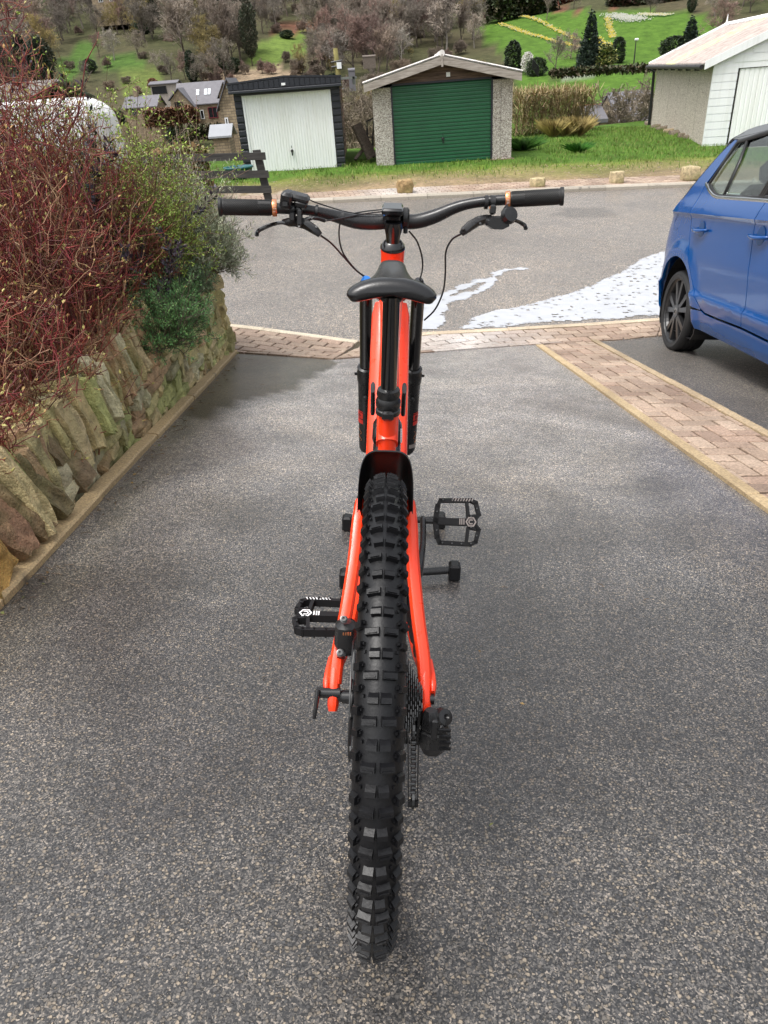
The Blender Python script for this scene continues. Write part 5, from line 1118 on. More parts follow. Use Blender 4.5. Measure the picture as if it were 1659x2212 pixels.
# ================================================================ NEAR SHRUBS ON THE BED
def bedz(x, y): return max(.80, dplane_z(WX, y)+.12)+.05
def dogwood(cx, cy, seed, H, n, lab, RX=.5, RY=.45):
    rg = random.Random(seed); r = thing('dogwood_shrub', lab, 'shrub', (cx, cy, bedz(cx, cy)), 'red-stemmed dogwoods behind the wall'); S = MB(); B = MB()
    cols = [(.20, .024, .028), (.24, .040, .034), (.28, .075, .045), (.22, .10, .050), (.18, .085, .045), (.34, .18, .11), (.12, .030, .030), (.28, .17, .09), (.17, .022, .026)]
    def outside(q): return q.x > .24+.9*max(0, q.z) or (q.x/RX)**2+(q.y/RY)**2+(max(0, q.z)/H)**2 > 1+.5*noise.noise(q*4+Vector((seed, 0, 0)))
    def stem(p, d, L, r0, lev, c):
        k = 7 if lev == 0 else 5; pts = [p]; q = p; dd = d
        for i in range(k):
            dd = (dd+rv(rg)*.33+Vector((0, 0, .05 if lev else .03))).normalized(); q = q+dd*(L/k); pts.append(q)
            if outside(q): break
        k = len(pts)-1
        if k < 1: return
        S.tube(pts, [max(.0016, r0*(1-.6*i/k)) for i in range(k+1)], 5 if lev == 0 else 4, cap=False, col=c)
        if lev >= 1 or L < .3:
            if rg.random() < .30:
                for m in range(rg.choice((1, 2, 3))):
                    e = (dd+rv(rg)*.35+Vector((0, 0, .5))).normalized(); l = rg.uniform(.010, .024); aa, bb = frame(e); w = aa*l*.20; w2 = bb*l*.16; bc = mul(rg.choice([(.36, .34, .10), (.42, .38, .14), (.38, .24, .09)]), rg.uniform(.8, 1.2)); p0 = pts[-1]-dd*.003
                    B.add([p0, p0+e*l*.45+w, p0+e*l*.45-w+w2, p0+e*l*.45-w2, p0+e*l], [(0, 1, 2), (0, 2, 3), (0, 3, 1), (4, 2, 1), (4, 3, 2), (4, 1, 3)], bc)
        if lev < 2:
            nb = rg.choice((2, 3, 4)) if lev == 0 else rg.choice((0, 1, 1, 2))
            for i in range(nb):
                j = rg.randint(min(2, k), k); ax = rv(rg); sd_ = (ax-dd*ax.dot(dd)).normalized(); stem(pts[j], (dd*.7+sd_*.75+Vector((0, 0, .15))).normalized(), L*rg.uniform(.28, .5), r0*.5, lev+1, mul(c, rg.uniform(.8, 1.15)))
    for i in range(n):
        a = rg.uniform(0, 6.28); q = rg.random()**.5*.8; p = Vector((math.cos(a)*q*RX, math.sin(a)*q*RY, -.12)); tilt = rg.uniform(0.03, 1.2); b_ = rg.uniform(0, 6.28)
        d = Vector((math.cos(b_)*math.sin(tilt), math.sin(b_)*math.sin(tilt), math.cos(tilt)*1.1)).normalized(); L = H*rg.uniform(.55, 1.1)*(1-.25*(tilt/1.35)); c = rg.choice(cols); stem(p, d, L, rg.uniform(.0034, .0066), 0, mul(c, rg.uniform(.75, 1.25)))
    for i in range(2): a = rg.uniform(2, 4.2); d = Vector((math.cos(a)*.4, math.sin(a)*.4, 1)).normalized(); stem(Vector((0, 0, -.1)), d, H*.9, .009, 0, (.13, .06, .045))
    for i in range(int(n*4.5)):                              # the fine inner tangle
        while True:
            q = Vector((rg.uniform(-1, 1)*RX, rg.uniform(-1, 1)*RY, rg.random()*H))
            if not outside(q): break
        d = (Vector((q.x/RX*.5, q.y/RY*.5, .55))+rv(rg)*.9).normalized(); stem(q, d, rg.uniform(.12, .30), rg.uniform(.0016, .0032), 1, mul(rg.choice(cols), rg.uniform(.6, 1.2)))
    S.build('stems', MT['stem'], r, smooth=True); B.build('leaf_buds', MT['leaf'], r); return r
dogwood(-1.62, 2.25, 21, .50, 200, 'dogwood nearest the camera, drooping over the boulders', .42, .42)
dogwood(-1.62, 2.85, 22, .78, 260, 'dogwood second from the near end of the bed, spilling over the wall', .50, .45)
dogwood(-1.66, 3.45, 23, 1.22, 330, 'dogwood in the middle of the bed, above the leaning coping stones', .52, .48)
dogwood(-1.78, 4.05, 24, 1.78, 360, 'tallest dogwood, its budding tips rising above the hillside at the left edge', .55, .5)
dogwood(-1.62, 4.60, 25, 1.12, 250, 'dogwood furthest along the bed, beside the green-leaved shrub', .42, .42)
dogwood(-2.45, 4.70, 26, 1.6, 260, 'dogwood at the back of the bed, in front of the white van', .55, .5)
def leafshrub(name, lab, cx, cy, seed, H, n, stemc, leafc, leaf, nl=7, tmax=1.1, dense=1, up=.4, sub=3, cat='shrub', wx=.3, gr=None, lw=.45, mat='leaf', zz=None, clus=5):
    rg = random.Random(seed); r = thing(name, lab, cat, (cx, cy, zz if zz is not None else bedz(cx, cy)), gr); S = MB(); B = MB()
    for i in range(n):
        a = rg.uniform(0, 6.28); q = rg.random()**.5*wx; p = Vector((math.cos(a)*q, math.sin(a)*q, -.08)); tilt = rg.uniform(0, tmax); b_ = a+rg.gauss(0, .5)
        d = Vector((math.cos(b_)*math.sin(tilt), math.sin(b_)*math.sin(tilt), math.cos(tilt)+.05)).normalized(); L = H*rg.uniform(.6, 1.08)*(1-.2*tilt/max(tmax, .1))
        def st(p, d, L, r0, lev):
            k = 5; pts = [p]; dd = d
            for j in range(k): dd = (dd+rv(rg)*.2+Vector((0, 0, .06))).normalized(); pts.append(pts[-1]+dd*(L/k))
            S.tube(pts, [max(.0012, r0*(1-.6*j/k)) for j in range(k+1)], 4, cap=False, col=mul(rg.choice(stemc), rg.uniform(.7, 1.3)))
            if lev:
                for m in range(nl):
                    t = (m+rg.random())/nl; j = min(k-1, int(t*k)); pp = pts[j].lerp(pts[j+1], t*k-j)
                    for z in range(clus if m % 2 else 2):
                        ax = rv(rg); e = (dd*up+(ax-dd*ax.dot(dd)).normalized()+Vector((0, 0, .25))).normalized(); l = leaf*rg.uniform(.6, 1.3); aa, bb = frame(e); w = (aa*math.cos(z*2+1)+bb*math.sin(z*2+1))*l*lw*.5
                        o_ = pp+ax*leaf*.3; B.add([o_, o_+e*l*.5+w, o_+e*l, o_+e*l*.5-w], [(0, 1, 2, 3)], mul(rg.choice(leafc), rg.uniform(.7, 1.35)))
            if lev < 2:
                for m in range(sub if lev == 0 else 1):
                    j = rg.randint(2, k-1); ax = rv(rg); st(pts[j], (dd*.7+(ax-dd*ax.dot(dd)).normalized()*.8).normalized(), L*rg.uniform(.3, .55), r0*.6, lev+1)
        st(p, d, L, rg.uniform(.002, .0038), 0)
    S.build('stems', MT['stem'], r); B.build('leaves', MT[mat], r); return r
brn = [(.14, .07, .035), (.18, .10, .05), (.10, .05, .03)]; lime = [(.27, .38, .06), (.21, .32, .05), (.34, .42, .10)]
leafshrub('spirea_shrub', 'twiggy shrub with fresh lime-green leaves in the middle of the bed', -1.70, 5.00, 31, 1.18, 230, brn, lime, .019, nl=7, tmax=.65)
leafshrub('spirea_shrub', 'lime-green leafed shrub close to the far end of the wall', -1.58, 5.32, 32, .72, 220, brn, lime, .018, nl=7, tmax=.8, wx=.2)
leafshrub('spirea_shrub', 'loose lime-green shrub behind the dogwoods, reaching up in front of the valley', -2.15, 5.2, 33, 1.5, 110, brn, lime, .021, nl=6, tmax=.6)
grey = [(.28, .31, .21), (.36, .38, .27), (.20, .24, .14)]
leafshrub('lavender_shrub', 'grey-green lavender hanging over the far end of the wall', -1.30, 5.66, 34, .40, 300, [(.12, .09, .06)], grey, .036, nl=6, tmax=1.5, up=1.1, lw=.13, wx=.16, zz=.95, gr='lavenders at the end of the wall')
leafshrub('lavender_shrub', 'taller silvery lavender at the back of the bed by the fence', -1.50, 5.86, 35, .78, 240, [(.12, .09, .06)], grey, .038, nl=6, tmax=1.1, up=1.2, lw=.13, wx=.2, gr='lavenders at the end of the wall')
grn = [(.10, .22, .07), (.08, .18, .07), (.15, .27, .09)]
leafshrub('trailing_evergreen', 'fine-leaved green plant trailing over the middle of the wall', -1.28, 4.42, 36, .24, 190, [(.08, .06, .04)], grn, .018, nl=6, tmax=1.5, up=.9, lw=.3, wx=.17, zz=.93)
leafshrub('trailing_evergreen', 'fine-leaved dark green plant on the wall top just below the lavender', -1.32, 4.95, 37, .24, 190, [(.08, .06, .04)], [(.09, .17, .07), (.13, .20, .09), (.19, .25, .15)], .018, nl=6, tmax=1.5, up=.9, lw=.3, wx=.17, zz=.95)
leafshrub('trailing_evergreen', 'small green sprig plant drooping over the coping in front of the dogwood', -1.20, 4.08, 38, .32, 150, [(.08, .06, .04)], grn, .016, nl=6, tmax=1.6, up=.9, lw=.3, wx=.12, zz=.90)
pur = [(.035, .022, .035), (.05, .03, .045), (.03, .045, .03), (.09, .08, .10)]
leafshrub('hebe_shrub', 'dark purple-leaved hebe rising among the dogwoods', -1.95, 4.45, 39, 1.45, 46, [(.05, .03, .03)], pur, .034, nl=12, tmax=.5, up=.7, lw=.42, sub=1, wx=.28, clus=4)
leafshrub('hebe_shrub', 'low purple-leaved hebe poking out beside the trailing green plant', -1.42, 4.5, 40, .85, 34, [(.05, .03, .03)], pur, .030, nl=12, tmax=.7, up=.7, lw=.42, sub=1, wx=.25, clus=4)
b = MB(); rg = random.Random(4)
for i in range(120):
    x = rg.uniform(-4.2, -2.1); y = rg.uniform(7.5, 12); z = near_z(x, y); l = rg.uniform(.9, 1.6); tip = Vector((rg.gauss(0, .18), rg.gauss(0, .15), l)); p = Vector((x, y, z)); b.tube([p, p+tip*.5+Vector((rg.gauss(0, .03), 0, 0)), p+tip], [.004, .003, .0015], 3, cap=False, col=mul((.36, .30, .22), rg.uniform(.6, 1.3)))
tag(b.build('dry_stalks', MT['stem']), 'thin pale dead stalks standing behind the lavender', 'dry stalks', kind='stuff')
hedge('scrub', 'rough garden scrub left of the rail fence', (300, 430), (452, 405), 14.8, 15.2, .7, 1.6, 5000, (.14, .13, .05), (.22, .14, .06), .12, cat='shrubs')
# ================================================================ CAR
def c3(x, y): return ((2400+x/2.107)*.54004, (450+y/2.107)*.54004)
cdv = -ray(893, 400).normalized(); cup = (ZD-cdv*ZD.dot(cdv)).normalized(); clf = cup.cross(cdv).normalized(); crt = -clf; CO = DW(*hitD(1446, 756))
CM = Matrix.Identity(4)
for i in range(3): CM[i][0] = cdv[i]; CM[i][1] = clf[i]; CM[i][2] = cup[i]; CM[i][3] = CO[i]
HUBU, HUBZ, WR = -.05, .330, .338; HW = .93; WB = 2.80
PZ = [.15, .22, .33, .42, .53, .565, .80, 1.06, 1.10, 1.128, 1.18, 1.25, 1.33, 1.66, 1.75, 1.85]; PO = [-.10, -.045, .0, .012, .034, .016, .030, .012, .016, .034, .014, -.025, -.055, -.20, -.30, -.5]
def coff(u, z):
    o = float(np.interp(z, PZ, PO)); 
    if u < -.22: d = min(.5, -.22-u); o -= .30*d*d
    if u < -.50: d = min(.3, -.50-u); o -= 3*d*d
    if u > 2.9: d = u-2.9; o -= .25*d*d+.8*d**4
    for hu in (HUBU, HUBU+WB):
        r = math.hypot(u-hu, z-HUBZ); 
        if .38 < r < .60: o += .018*sm(.60, .50, r)
    return o
def cpt(cx, cy, ex=0):
    v = ray(*c3(cx, cy)); off = 0
    for i in range(25):
        t = ((CO+crt*(off+ex)-CAM).dot(crt))/v.dot(crt); q = CAM+v*t-CO; u = max(-.9, min(4, q.dot(cdv))); z = max(0, min(1.9, q.dot(cup))); off = .5*off+.5*coff(u, z)
    return (u, z)
def bez(pts, n=4):                                          # Catmull-Rom smoothing
    out = []; P = [pts[0]]+list(pts)+[pts[-1]]
    for i in range(1, len(P)-2):
        for k in range(n):
            t = k/n; out.append(tuple(.5*((2*P[i][a])+(-P[i-1][a]+P[i+1][a])*t+(2*P[i-1][a]-5*P[i][a]+4*P[i+1][a]-P[i+2][a])*t*t+(-P[i-1][a]+3*P[i][a]-3*P[i+1][a]+P[i+2][a])*t**3) for a in (0, 1)))
    out.append(pts[-1]); return out
car = thing('parked_car', 'glossy blue hatchback parked on the right, its tail to the road', 'car', M=CM)
def panel(name, outline, mat, parent=car, ex=0, thick=.02, res=.045, both=True, inset=.0048):
    bm = bmesh.new(); n = len(outline); ar = sum(outline[i][0]*outline[(i+1) % n][1]-outline[(i+1) % n][0]*outline[i][1] for i in range(n)); o = outline if ar > 0 else outline[::-1]
    if inset:
        o2 = []
        for i in range(n):
            a, b_, c = Vector(o[i-1]), Vector(o[i]), Vector(o[(i+1) % n]); d1 = (b_-a); d2 = (c-b_)
            if d1.length < 1e-6 or d2.length < 1e-6: o2.append(tuple(b_)); continue
            d1.normalize(); d2.normalize(); m = Vector((-d1.y-d2.y, d1.x+d2.x)); m = m.normalized() if m.length > 1e-6 else Vector((-d1.y, d1.x)); o2.append(tuple(b_+m*inset))
        o = o2
    bm.faces.new([bm.verts.new((p[0], p[1], 0)) for p in o]); bm.normal_update(); bmesh.ops.triangulate(bm, faces=bm.faces[:], ngon_method='EAR_CLIP')
    for ax in (0, 1):
        lo, hi = min(p[ax] for p in o), max(p[ax] for p in o); k = math.ceil(lo/res)*res+.0007
        while k < hi:
            c_ = [0, 0, 0]; nn_ = [0, 0, 0]; c_[ax] = k; nn_[ax] = 1
            bmesh.ops.bisect_plane(bm, geom=bm.verts[:]+bm.edges[:]+bm.faces[:], dist=1e-5, plane_co=c_, plane_no=nn_); k += res
    for zc in (.53, .565, 1.10, 1.128):
        bmesh.ops.bisect_plane(bm, geom=bm.verts[:]+bm.edges[:]+bm.faces[:], dist=1e-5, plane_co=(0, zc, 0), plane_no=(0, 1, 0))
    bmesh.ops.remove_doubles(bm, verts=bm.verts[:], dist=2e-4)
    bm.verts.index_update(); V = [(v.co.x, v.co.y) for v in bm.verts]; Fc = [[v.index for v in f.verts] if f.normal.z > 0 else [v.index for v in f.verts][::-1] for f in bm.faces]; Ed = [(e_.verts[0].index, e_.verts[1].index) for e_ in bm.edges if e_.is_boundary]; bm.free()
    for side in ((1, -1) if both else (1,)):
        b = MB(); m = len(V)
        def yy(u, z, t): y = -(coff(u, z)+ex-t); return y if side == 1 else 2*HW-y
        b.v = [(u, yy(u, z, 0), z) for u, z in V]+[(u, yy(u, z, thick), z) for u, z in V]; b.c = [(1, 1, 1)]*(2*m)
        for f in Fc: g_ = f if side == 1 else f[::-1]; b.f.append(tuple(g_)); b.m.append(0); b.f.append(tuple(i+m for i in g_[::-1])); b.m.append(0)
        for a, c in Ed: b.f.append((a, c, c+m, a+m)); b.m.append(0)
        o_ = b.build(name, mat, parent); fix_normals(o_); o_.data.shade_smooth(); o_.data.set_sharp_from_angle(angle=math.radians(40))
        if side == 1: first = o_
    return first
C = cpt
CB = MT['carblue']
cut = bez([(.038, 1.334), (.035, 1.29), (.038, 1.20), (.046, 1.11), (.065, 1.02), (.105, .93), (.185, .816), (.289, .706), (.39, .597), (.50, .496), (.577, .449)], 3)
tail = bez([(-.555, .46), (-.56, .55), (-.555, .68), (-.545, .80), (-.52, .92), (-.47, 1.03), (-.415, 1.11), (-.345, 1.20), (-.24, 1.33), (-.14, 1.45), (-.045, 1.55), (.041, 1.619), (.11, 1.66)], 2)
def arch(hu, a0, a1, r=.452, n=22): return [(hu+r*math.cos(math.radians(a0+(a1-a0)*i/n)), HUBZ+r*math.sin(math.radians(a0+(a1-a0)*i/n))) for i in range(n+1)]
ar_ = arch(HUBU, 176, 14); 
wr = [C(1160, 232), C(1110, 300), C(1020, 430), C(930, 555), C(893, 600)]
q = [(-.56, .30), (-.565, .42)]+[p for p in tail if p[1] > .45]+wr+cut
sillL = (ar_[-1][0]+.02, ar_[-1][1]-.05)
quarter = q+[(cut[-1][0]-.01, cut[-1][1]-.02)]+[p for p in ar_[::-1] if p[1] > .30]+[(HUBU-.452, .30)]
panel('rear_wing', quarter, CB)
beltR = C(1400, 745); d_bot = [C(880, 1690), C(1000, 1742), C(1185, 1812)]
shut = bez([C(1404, 748), C(1375, 785), C(1330, 855), C(1303, 910), C(1297, 1000), C(1270, 1200), C(1245, 1400), C(1226, 1620), C(1187, 1812)], 3)
door = [C(897, 612), C(925, 668), C(950, 700), C(988, 722), C(1200, 734)]+shut+[C(1000, 1742), C(880, 1690)]+cut[::-1]
dr_ = panel('rear_door', door, CB)
fx = 2.32; bz = beltR[1]
fdoor = [(shut[0][0], shut[0][1]), (2.25, 1.20), (2.34, 1.13), (2.36, .80), (2.30, .60), (2.26, shut[-1][1]-.02)]+[p for p in shut[::-1]]
fd_ = panel('front_door', fdoor[:-1] if fdoor[-1] == fdoor[0] else fdoor, CB)
fa = arch(HUBU+WB, 160, 5)
fend = [(2.34, 1.13), (2.75, 1.10), (3.2, .98), (3.46, .86), (3.50, .70), (3.45, .40), (3.21, .34)]+fa[::-1]+[(2.305, .54), (2.31, .60), (2.365, .80)]
panel('front_wing', [p for i, p in enumerate(fend) if i == 0 or p != fend[i-1]], CB)
sz = [C(845, 1668), C(880, 1700), C(1000, 1752), C(1187, 1824), (2.26, shut[-1][1]-.03), (2.27, .41), (2.285, .40), (2.29, .27), (1.0, .27), (.46, .27), (.415, .32), (ar_[-1][0]+.012, .42)]
panel('sill', sz, CB)
panel('rear_bumper', [(-.565, .29), (HUBU-.454, .29), (HUBU-.45, .22), (-.52, .22)], MT['carblack'], ex=-.005)
# window band
frame_ = [C(893, 597), C(930, 552), C(1020, 428), C(1110, 298), C(1165, 232), C(1260, 195), C(1416, 150), (1.6, 1.70), (1.95, 1.66), (2.2, 1.32), (2.26, 1.21), (1.3, bz-.004), beltR, C(1200, 731), C(988, 718), C(950, 696), C(925, 664)]
def ringed(pts, k): cx_ = sum(p[0] for p in pts)/len(pts); cz_ = sum(p[1] for p in pts)/len(pts); return [(cx_+(p[0]-cx_)*k, cz_+(p[1]-cz_)*k) for p in pts]
g1 = [C(928, 598), C(950, 560), C(1040, 430), C(1125, 308), C(1168, 255), C(1222, 240), C(1150, 425), C(1030, 698), C(990, 702), C(955, 672)]
g2 = [C(1046, 704), C(1165, 430), C(1248, 232), C(1330, 205), C(1416, 178), (.95, 1.675), (1.10, 1.67), (1.13, bz+.02), C(1200, 720)]
g3 = [(1.22, bz+.015), (1.20, 1.665), (1.55, 1.655), (1.88, 1.61), (2.14, 1.30), (2.18, 1.235)]
# frame pieces around the panes (black), each pane separately
def strip_between(name, pts, w, mat, ex=.004, par=car, both=True):
    for side in ((1, -1) if both else (1,)):
        b = MB(); P3_ = []
        for u, z in pts: y = -(coff(u, z)+ex); P3_.append(Vector((u, y if side == 1 else 2*HW-y, z)))
        b.tube(P3_, w, 6, flat=.5, up=Vector((0, 1, 0))); o_ = b.build(name, mat, par, smooth=True)
    return o_
for g_, nm, par in ((g1, 'quarter_window', car), (g2, 'rear_window', dr_), (g3, 'front_window', fd_)): panel(nm, g_, MT['glass'], car, ex=-.012, thick=.004, inset=0)
strip_between('window_trim', [C(928, 598), C(1040, 430), C(1125, 306), C(1168, 247), C(1250, 222), C(1330, 195), C(1416, 168), (1.2, 1.685), (1.55, 1.67), (1.88, 1.625), (2.15, 1.31), (2.24, 1.22)], .018, MT['carblack'])
strip_between('window_trim', [C(893, 600), C(925, 664), C(955, 700), C(992, 716), C(1200, 730), (beltR[0], beltR[1]), (1.5, bz-.01), (2.24, 1.21)], .016, MT['chrome'], ex=.0)
strip_between('window_trim', [C(920, 600), C(945, 655), C(965, 690), C(1000, 706), C(1200, 720), (beltR[0], beltR[1]+.02), (1.5, bz+.01), (2.22, 1.225)], .016, MT['carblack'], ex=-.004)
strip_between('pillar', [C(1038, 702), C(1165, 425), C(1240, 232)], .024, MT['carblack'], ex=-.006)
for k in (0, .03, .06): strip_between('pillar', [(1.13+k, bz+.01), (1.12+k, 1.675)], .03, MT['carblack'], ex=-.008)
roofe = [C(1115, 226), C(1180, 180), C(1250, 138), C(1330, 110), C(1416, 88), (1.2, 1.755), (1.7, 1.74), (2.0, 1.68)]
wt = [C(1165, 232), C(1260, 205), C(1416, 158), (1.2, 1.69), (1.55, 1.675), (1.90, 1.62)]
panel('roof_rail', roofe+wt[::-1], MT['blackgloss'], ex=.0)
# cross panels
def cross(name, stations, mat, cu=-.10, cz=.03, par=car, n=12, seg=4):
    st = bez(stations, seg); rows = []
    for u, z in st:
        y0 = -coff(u, z)+.004; y1 = 2*HW-y0; rows.append([Vector((u+cu*math.sin(math.pi*t)**.7, y0+(y1-y0)*t, z+cz*math.sin(math.pi*t))) for t in [i/n for i in range(n+1)]])
    b = MB(); b.grid(rows); o_ = b.build(name, mat, par, smooth=True); md = o_.modifiers.new('s', 'SOLIDIFY'); md.thickness = .012; md.offset = 0; return o_
re_ = roofe[0]
cross('bumper', [(-.50, .22), (-.56, .35), (-.565, .60), (-.55, .78)], CB, -.10, 0)
tg = cross('tailgate', [(-.55, .78), (-.52, .92), (-.44, 1.09), (-.34, 1.22)], CB, -.09, .01)
cross('tailgate_glass', [(-.34, 1.22), (-.14, 1.46), (.04, 1.63)], MT['glass'], -.06, .02)
cross('spoiler', [(.0, 1.60), (re_[0]-.02, 1.665), (re_[0]+.1, 1.70)], MT['blackgloss'], -.05, .035)
cross('roof', [(roofe[0][0]+.02, roofe[0][1])]+[p for p in roofe[6:]]+[(2.05, 1.67)], MT['blackgloss'], 0, .05)
cross('windscreen', [(2.05, 1.67), (2.45, 1.38), (2.75, 1.12)], MT['glass'], .10, .03)
cross('bonnet', [(2.75, 1.11), (3.15, 1.0), (3.42, .86)], CB, .08, .04)
cross('front_bumper', [(3.42, .86), (3.50, .65), (3.47, .35), (3.40, .22)], CB, .10, .0)
for s in (0, 1):
    y0 = .22 if s == 0 else 2*HW-.22
    b = MB(); b.box((-.60, y0+.06*(1 if s == 0 else -1), 1.0), (.08, .26, .26), bev=.04); b.build('tail_light', MT['red_mark'], car)
# door furniture
def dhandle(cx, cy, par, sc_k=1):
    u, z = C(cx, cy); b = MB(); pts = []
    for i in range(9): t = i/8; uu = u-.145+.29*t; zz = z-.012*math.sin(math.pi*t)+.0; pts.append(Vector((uu, -(coff(uu, zz)+.012+.030*math.sin(math.pi*t)**.6), zz)))
    b.tube(pts, [.010, .016, .019, .021, .021, .021, .019, .016, .010], 8, flat=.75); b.build('handle', CB, par, smooth=True)
    b = MB(); b.lathe([(0, .0), (.055, .0), (.06, .004), (0, .004)], (u, -(coff(u, z)+.001), z), (0, -1, 0), 16); b.build('handle_recess', MT['carblue_dark'], par)
MT['carblue_dark'] = simple('car_blue_recess', (.002, .05, .17), .3, .1, 3)
dhandle(860, 982, dr_); dhandle(1360, 1040, fd_)
strip_between('fuel_flap', [C(740, 795), C(700, 800), C(655, 850), C(632, 920), C(628, 960), C(640, 985), C(665, 970)], .0022, MT['carblue_dark'], ex=.0005, both=False)
# wheels
def mkwheel(hu, side):
    s = -1 if side == 1 else 1; y = .015 if side == 1 else 2*HW-.015
    b = MB(); W2 = .105; prof = [(.272, 0), (.285, -.004), (.305, -.010), (.322, -.004), (.333, .008), (WR, .028), (WR, .05), (WR-.006, .052), (WR-.006, .060), (WR, .062), (WR, .09), (WR-.006, .092), (WR-.006, .1), (WR, .102), (WR, .13), (WR-.006, .132), (WR-.006, .14), (WR, .142), (WR, .185), (.33, .205), (.30, .215), (.27, .21), (.262, .1), (.262, .02)]
    b.lathe([(r_, h-.01) for r_, h in prof], (0, 0, 0), (0, -s, 0), 64)
    w = b.build('wheel', MT['tyre'], car, smooth=True); w.location = (hu, y, HUBZ); fix_normals(w); w.data.set_sharp_from_angle(angle=math.radians(35))
    b = MB(); b.lathe([(.274, -.006), (.268, .004), (.258, .012), (.25, .03), (.245, .17), (.23, .175)], (0, 0, 0), (0, -s, 0), 48)
    b.lathe([(.0, .09), (.14, .09), (.14, .10), (0, .1)], (0, 0, 0), (0, -s, 0), 24, col=None)
    for i in range(5):
        for k in (-1, 1):
            a = math.radians(90+72*i+k*15+8); a2 = math.radians(90+72*i+k*8+8); ca, sa = math.cos(a), math.sin(a); tx, tz_ = -sa, ca
            i0 = Vector((math.cos(a2)*.055, 0, math.sin(a2)*.055)); o0_ = Vector((ca*.258, 0, sa*.258)); t = Vector((tx, 0, tz_))
            f = lambda p, w_, dy: [p-t*w_+Vector((0, dy*-s, 0)), p+t*w_+Vector((0, dy*-s, 0))]
            vs = f(i0, .017, .004)+f(o0_, .023, .008)+f(i0, .020, .035)+f(o0_, .028, .045); b.add(vs, [(0, 1, 3, 2), (4, 6, 7, 5), (0, 2, 6, 4), (1, 5, 7, 3), (2, 3, 7, 6), (0, 4, 5, 1)])
    b.lathe([(0, .0), (.055, .0), (.065, .008), (.066, .04)], (0, 0, 0), (0, -s, 0), 24)
    rim = fix_normals(b.build('rim', MT['wheel_alloy'], w))
    b = MB(); b.lathe([(0, -.004), (.024, -.004), (.030, -.001), (.030, .004)], (0, 0, 0), (0, -s, 0), 24); b.build('centre_cap', MT['steel'], w)
    b = MB(); yb = s*.0055
    for k in range(3): b.tube([(-.012+.006*k, yb, -.012), (-.006+.005*k, yb, .004), (.006+.002*k, yb, .013-.004*k)], .0016, 4)
    b.tube([(-.014, yb, -.014), (.014, yb, -.008)], .0018, 4); b.build('emblem', MT['black'], w)
    b = MB()
    for i in range(5): a = math.radians(90+72*i+44); b.lathe([(0, 0), (.010, 0), (.010, .02)], (math.cos(a)*.052, s*-.008, math.sin(a)*.052), (0, -s, 0), 8)
    b.build('wheel_bolts', MT['black'], w)
    b = MB(); b.lathe([(.06, .07), (.14, .07), (.14, .08), (.06, .08)], (0, 0, 0), (0, -s, 0), 32); b.build('brake_disc', MT['darksteel'], w)
for hu in (HUBU, HUBU+WB):
    for sd in (1, -1): mkwheel(hu, sd)
# underbody, wheel housings, cabin
b = MB(); b.box((1.45, HW, .40), (1.75, 1.66, .30)); b.box((-.30, HW, .45), (.42, 1.1, .36)); b.box((1.3, HW, .62), (3.2, 1.2, .5)); b.box((3.2, HW, .5), (.3, 1.5, .4))
for hu in (HUBU, HUBU+WB):
    for s in (1, -1):
        yb = .03 if s == 1 else 2*HW-.03; b.lathe([(.456, .0), (.466, .0), (.466, .34), (0, .34), (0, .335), (.456, .33)], (hu, yb, HUBZ), (0, s, 0), 24, a0=0, a1=2*math.pi)
b.v = [v if v[2] > .16 else (v[0], v[1], .16) for v in b.v]
fix_normals(b.build('underbody', MT['carblack'], car))
b = MB(); b.box((1.1, HW, .95), (2.4, 1.62, .12), bev=.02); b.box((.35, HW, 1.12), (.16, 1.35, .44), Matrix.Rotation(-.25, 3, 'Y'), bev=.05); b.box((-.02, HW, 1.19), (.55, 1.4, .03))
for y in (.50, HW, 2*HW-.50): b.box((.30, y, 1.42), (.10, .27, .17), Matrix.Rotation(-.25, 3, 'Y'), bev=.04)
for y in (.52, 2*HW-.52): b.box((1.25, y, 1.15), (.16, .50, .62), Matrix.Rotation(-.22, 3, 'Y'), bev=.06); b.box((1.14, y, 1.55), (.11, .27, .18), Matrix.Rotation(-.22, 3, 'Y'), bev=.04)
b.box((2.3, HW, 1.12), (.4, 1.5, .12), bev=.04); b.build('seats', MT['interior'], car)
b = MB(); b.tube([(.28, .52, 1.30), (.30, .52, 1.55)], .012, 6); b.box((.18, .60, 1.32), (.05, .10, .26), bev=.02, col=None); b.build('seat_cover', MT['blue_ano'], car) if False else None
# ================================================================ BICYCLE
YB = ray(849, 476).normalized(); XB = YB.cross(ZD).normalized(); ZB = XB.cross(YB).normalized()
ln = math.radians(1.6); ZB, XB = (ZB*math.cos(ln)+XB*math.sin(ln)).normalized(), (XB*math.cos(ln)-ZB*math.sin(ln)).normalized()
BO = DW(-.0175, .95, 0); BM = Matrix.Identity(4)
for i in range(3): BM[i][0] = XB[i]; BM[i][1] = YB[i]; BM[i][2] = ZB[i]; BM[i][3] = BO[i]
BI = BM.inverted()
def bp(px, py, Yb):                                         # sight line -> bicycle frame at its own depth Yb
    v = ray(px, py); o = BI@CAM; d = BI.to_3x3()@v; return o+d*((Yb-o.y)/d.y)
MT['saddle'] = simple('saddle_cover', (.010, .010, .011), .27, .15, 8, bumpst=.06, bsc=400)
bike = thing('bicycle', 'orange mountain bike seen from behind its rear tyre on the wet driveway', 'bicycle', M=BM)
MT['pedal_black'] = simple('pedal_black', (.010, .010, .011), .55, .2, 20, spec=.25)
BK = MT['blackwet']; BG = MT['blackgloss']; OR = MT['orange']; X = Vector((1, 0, 0))
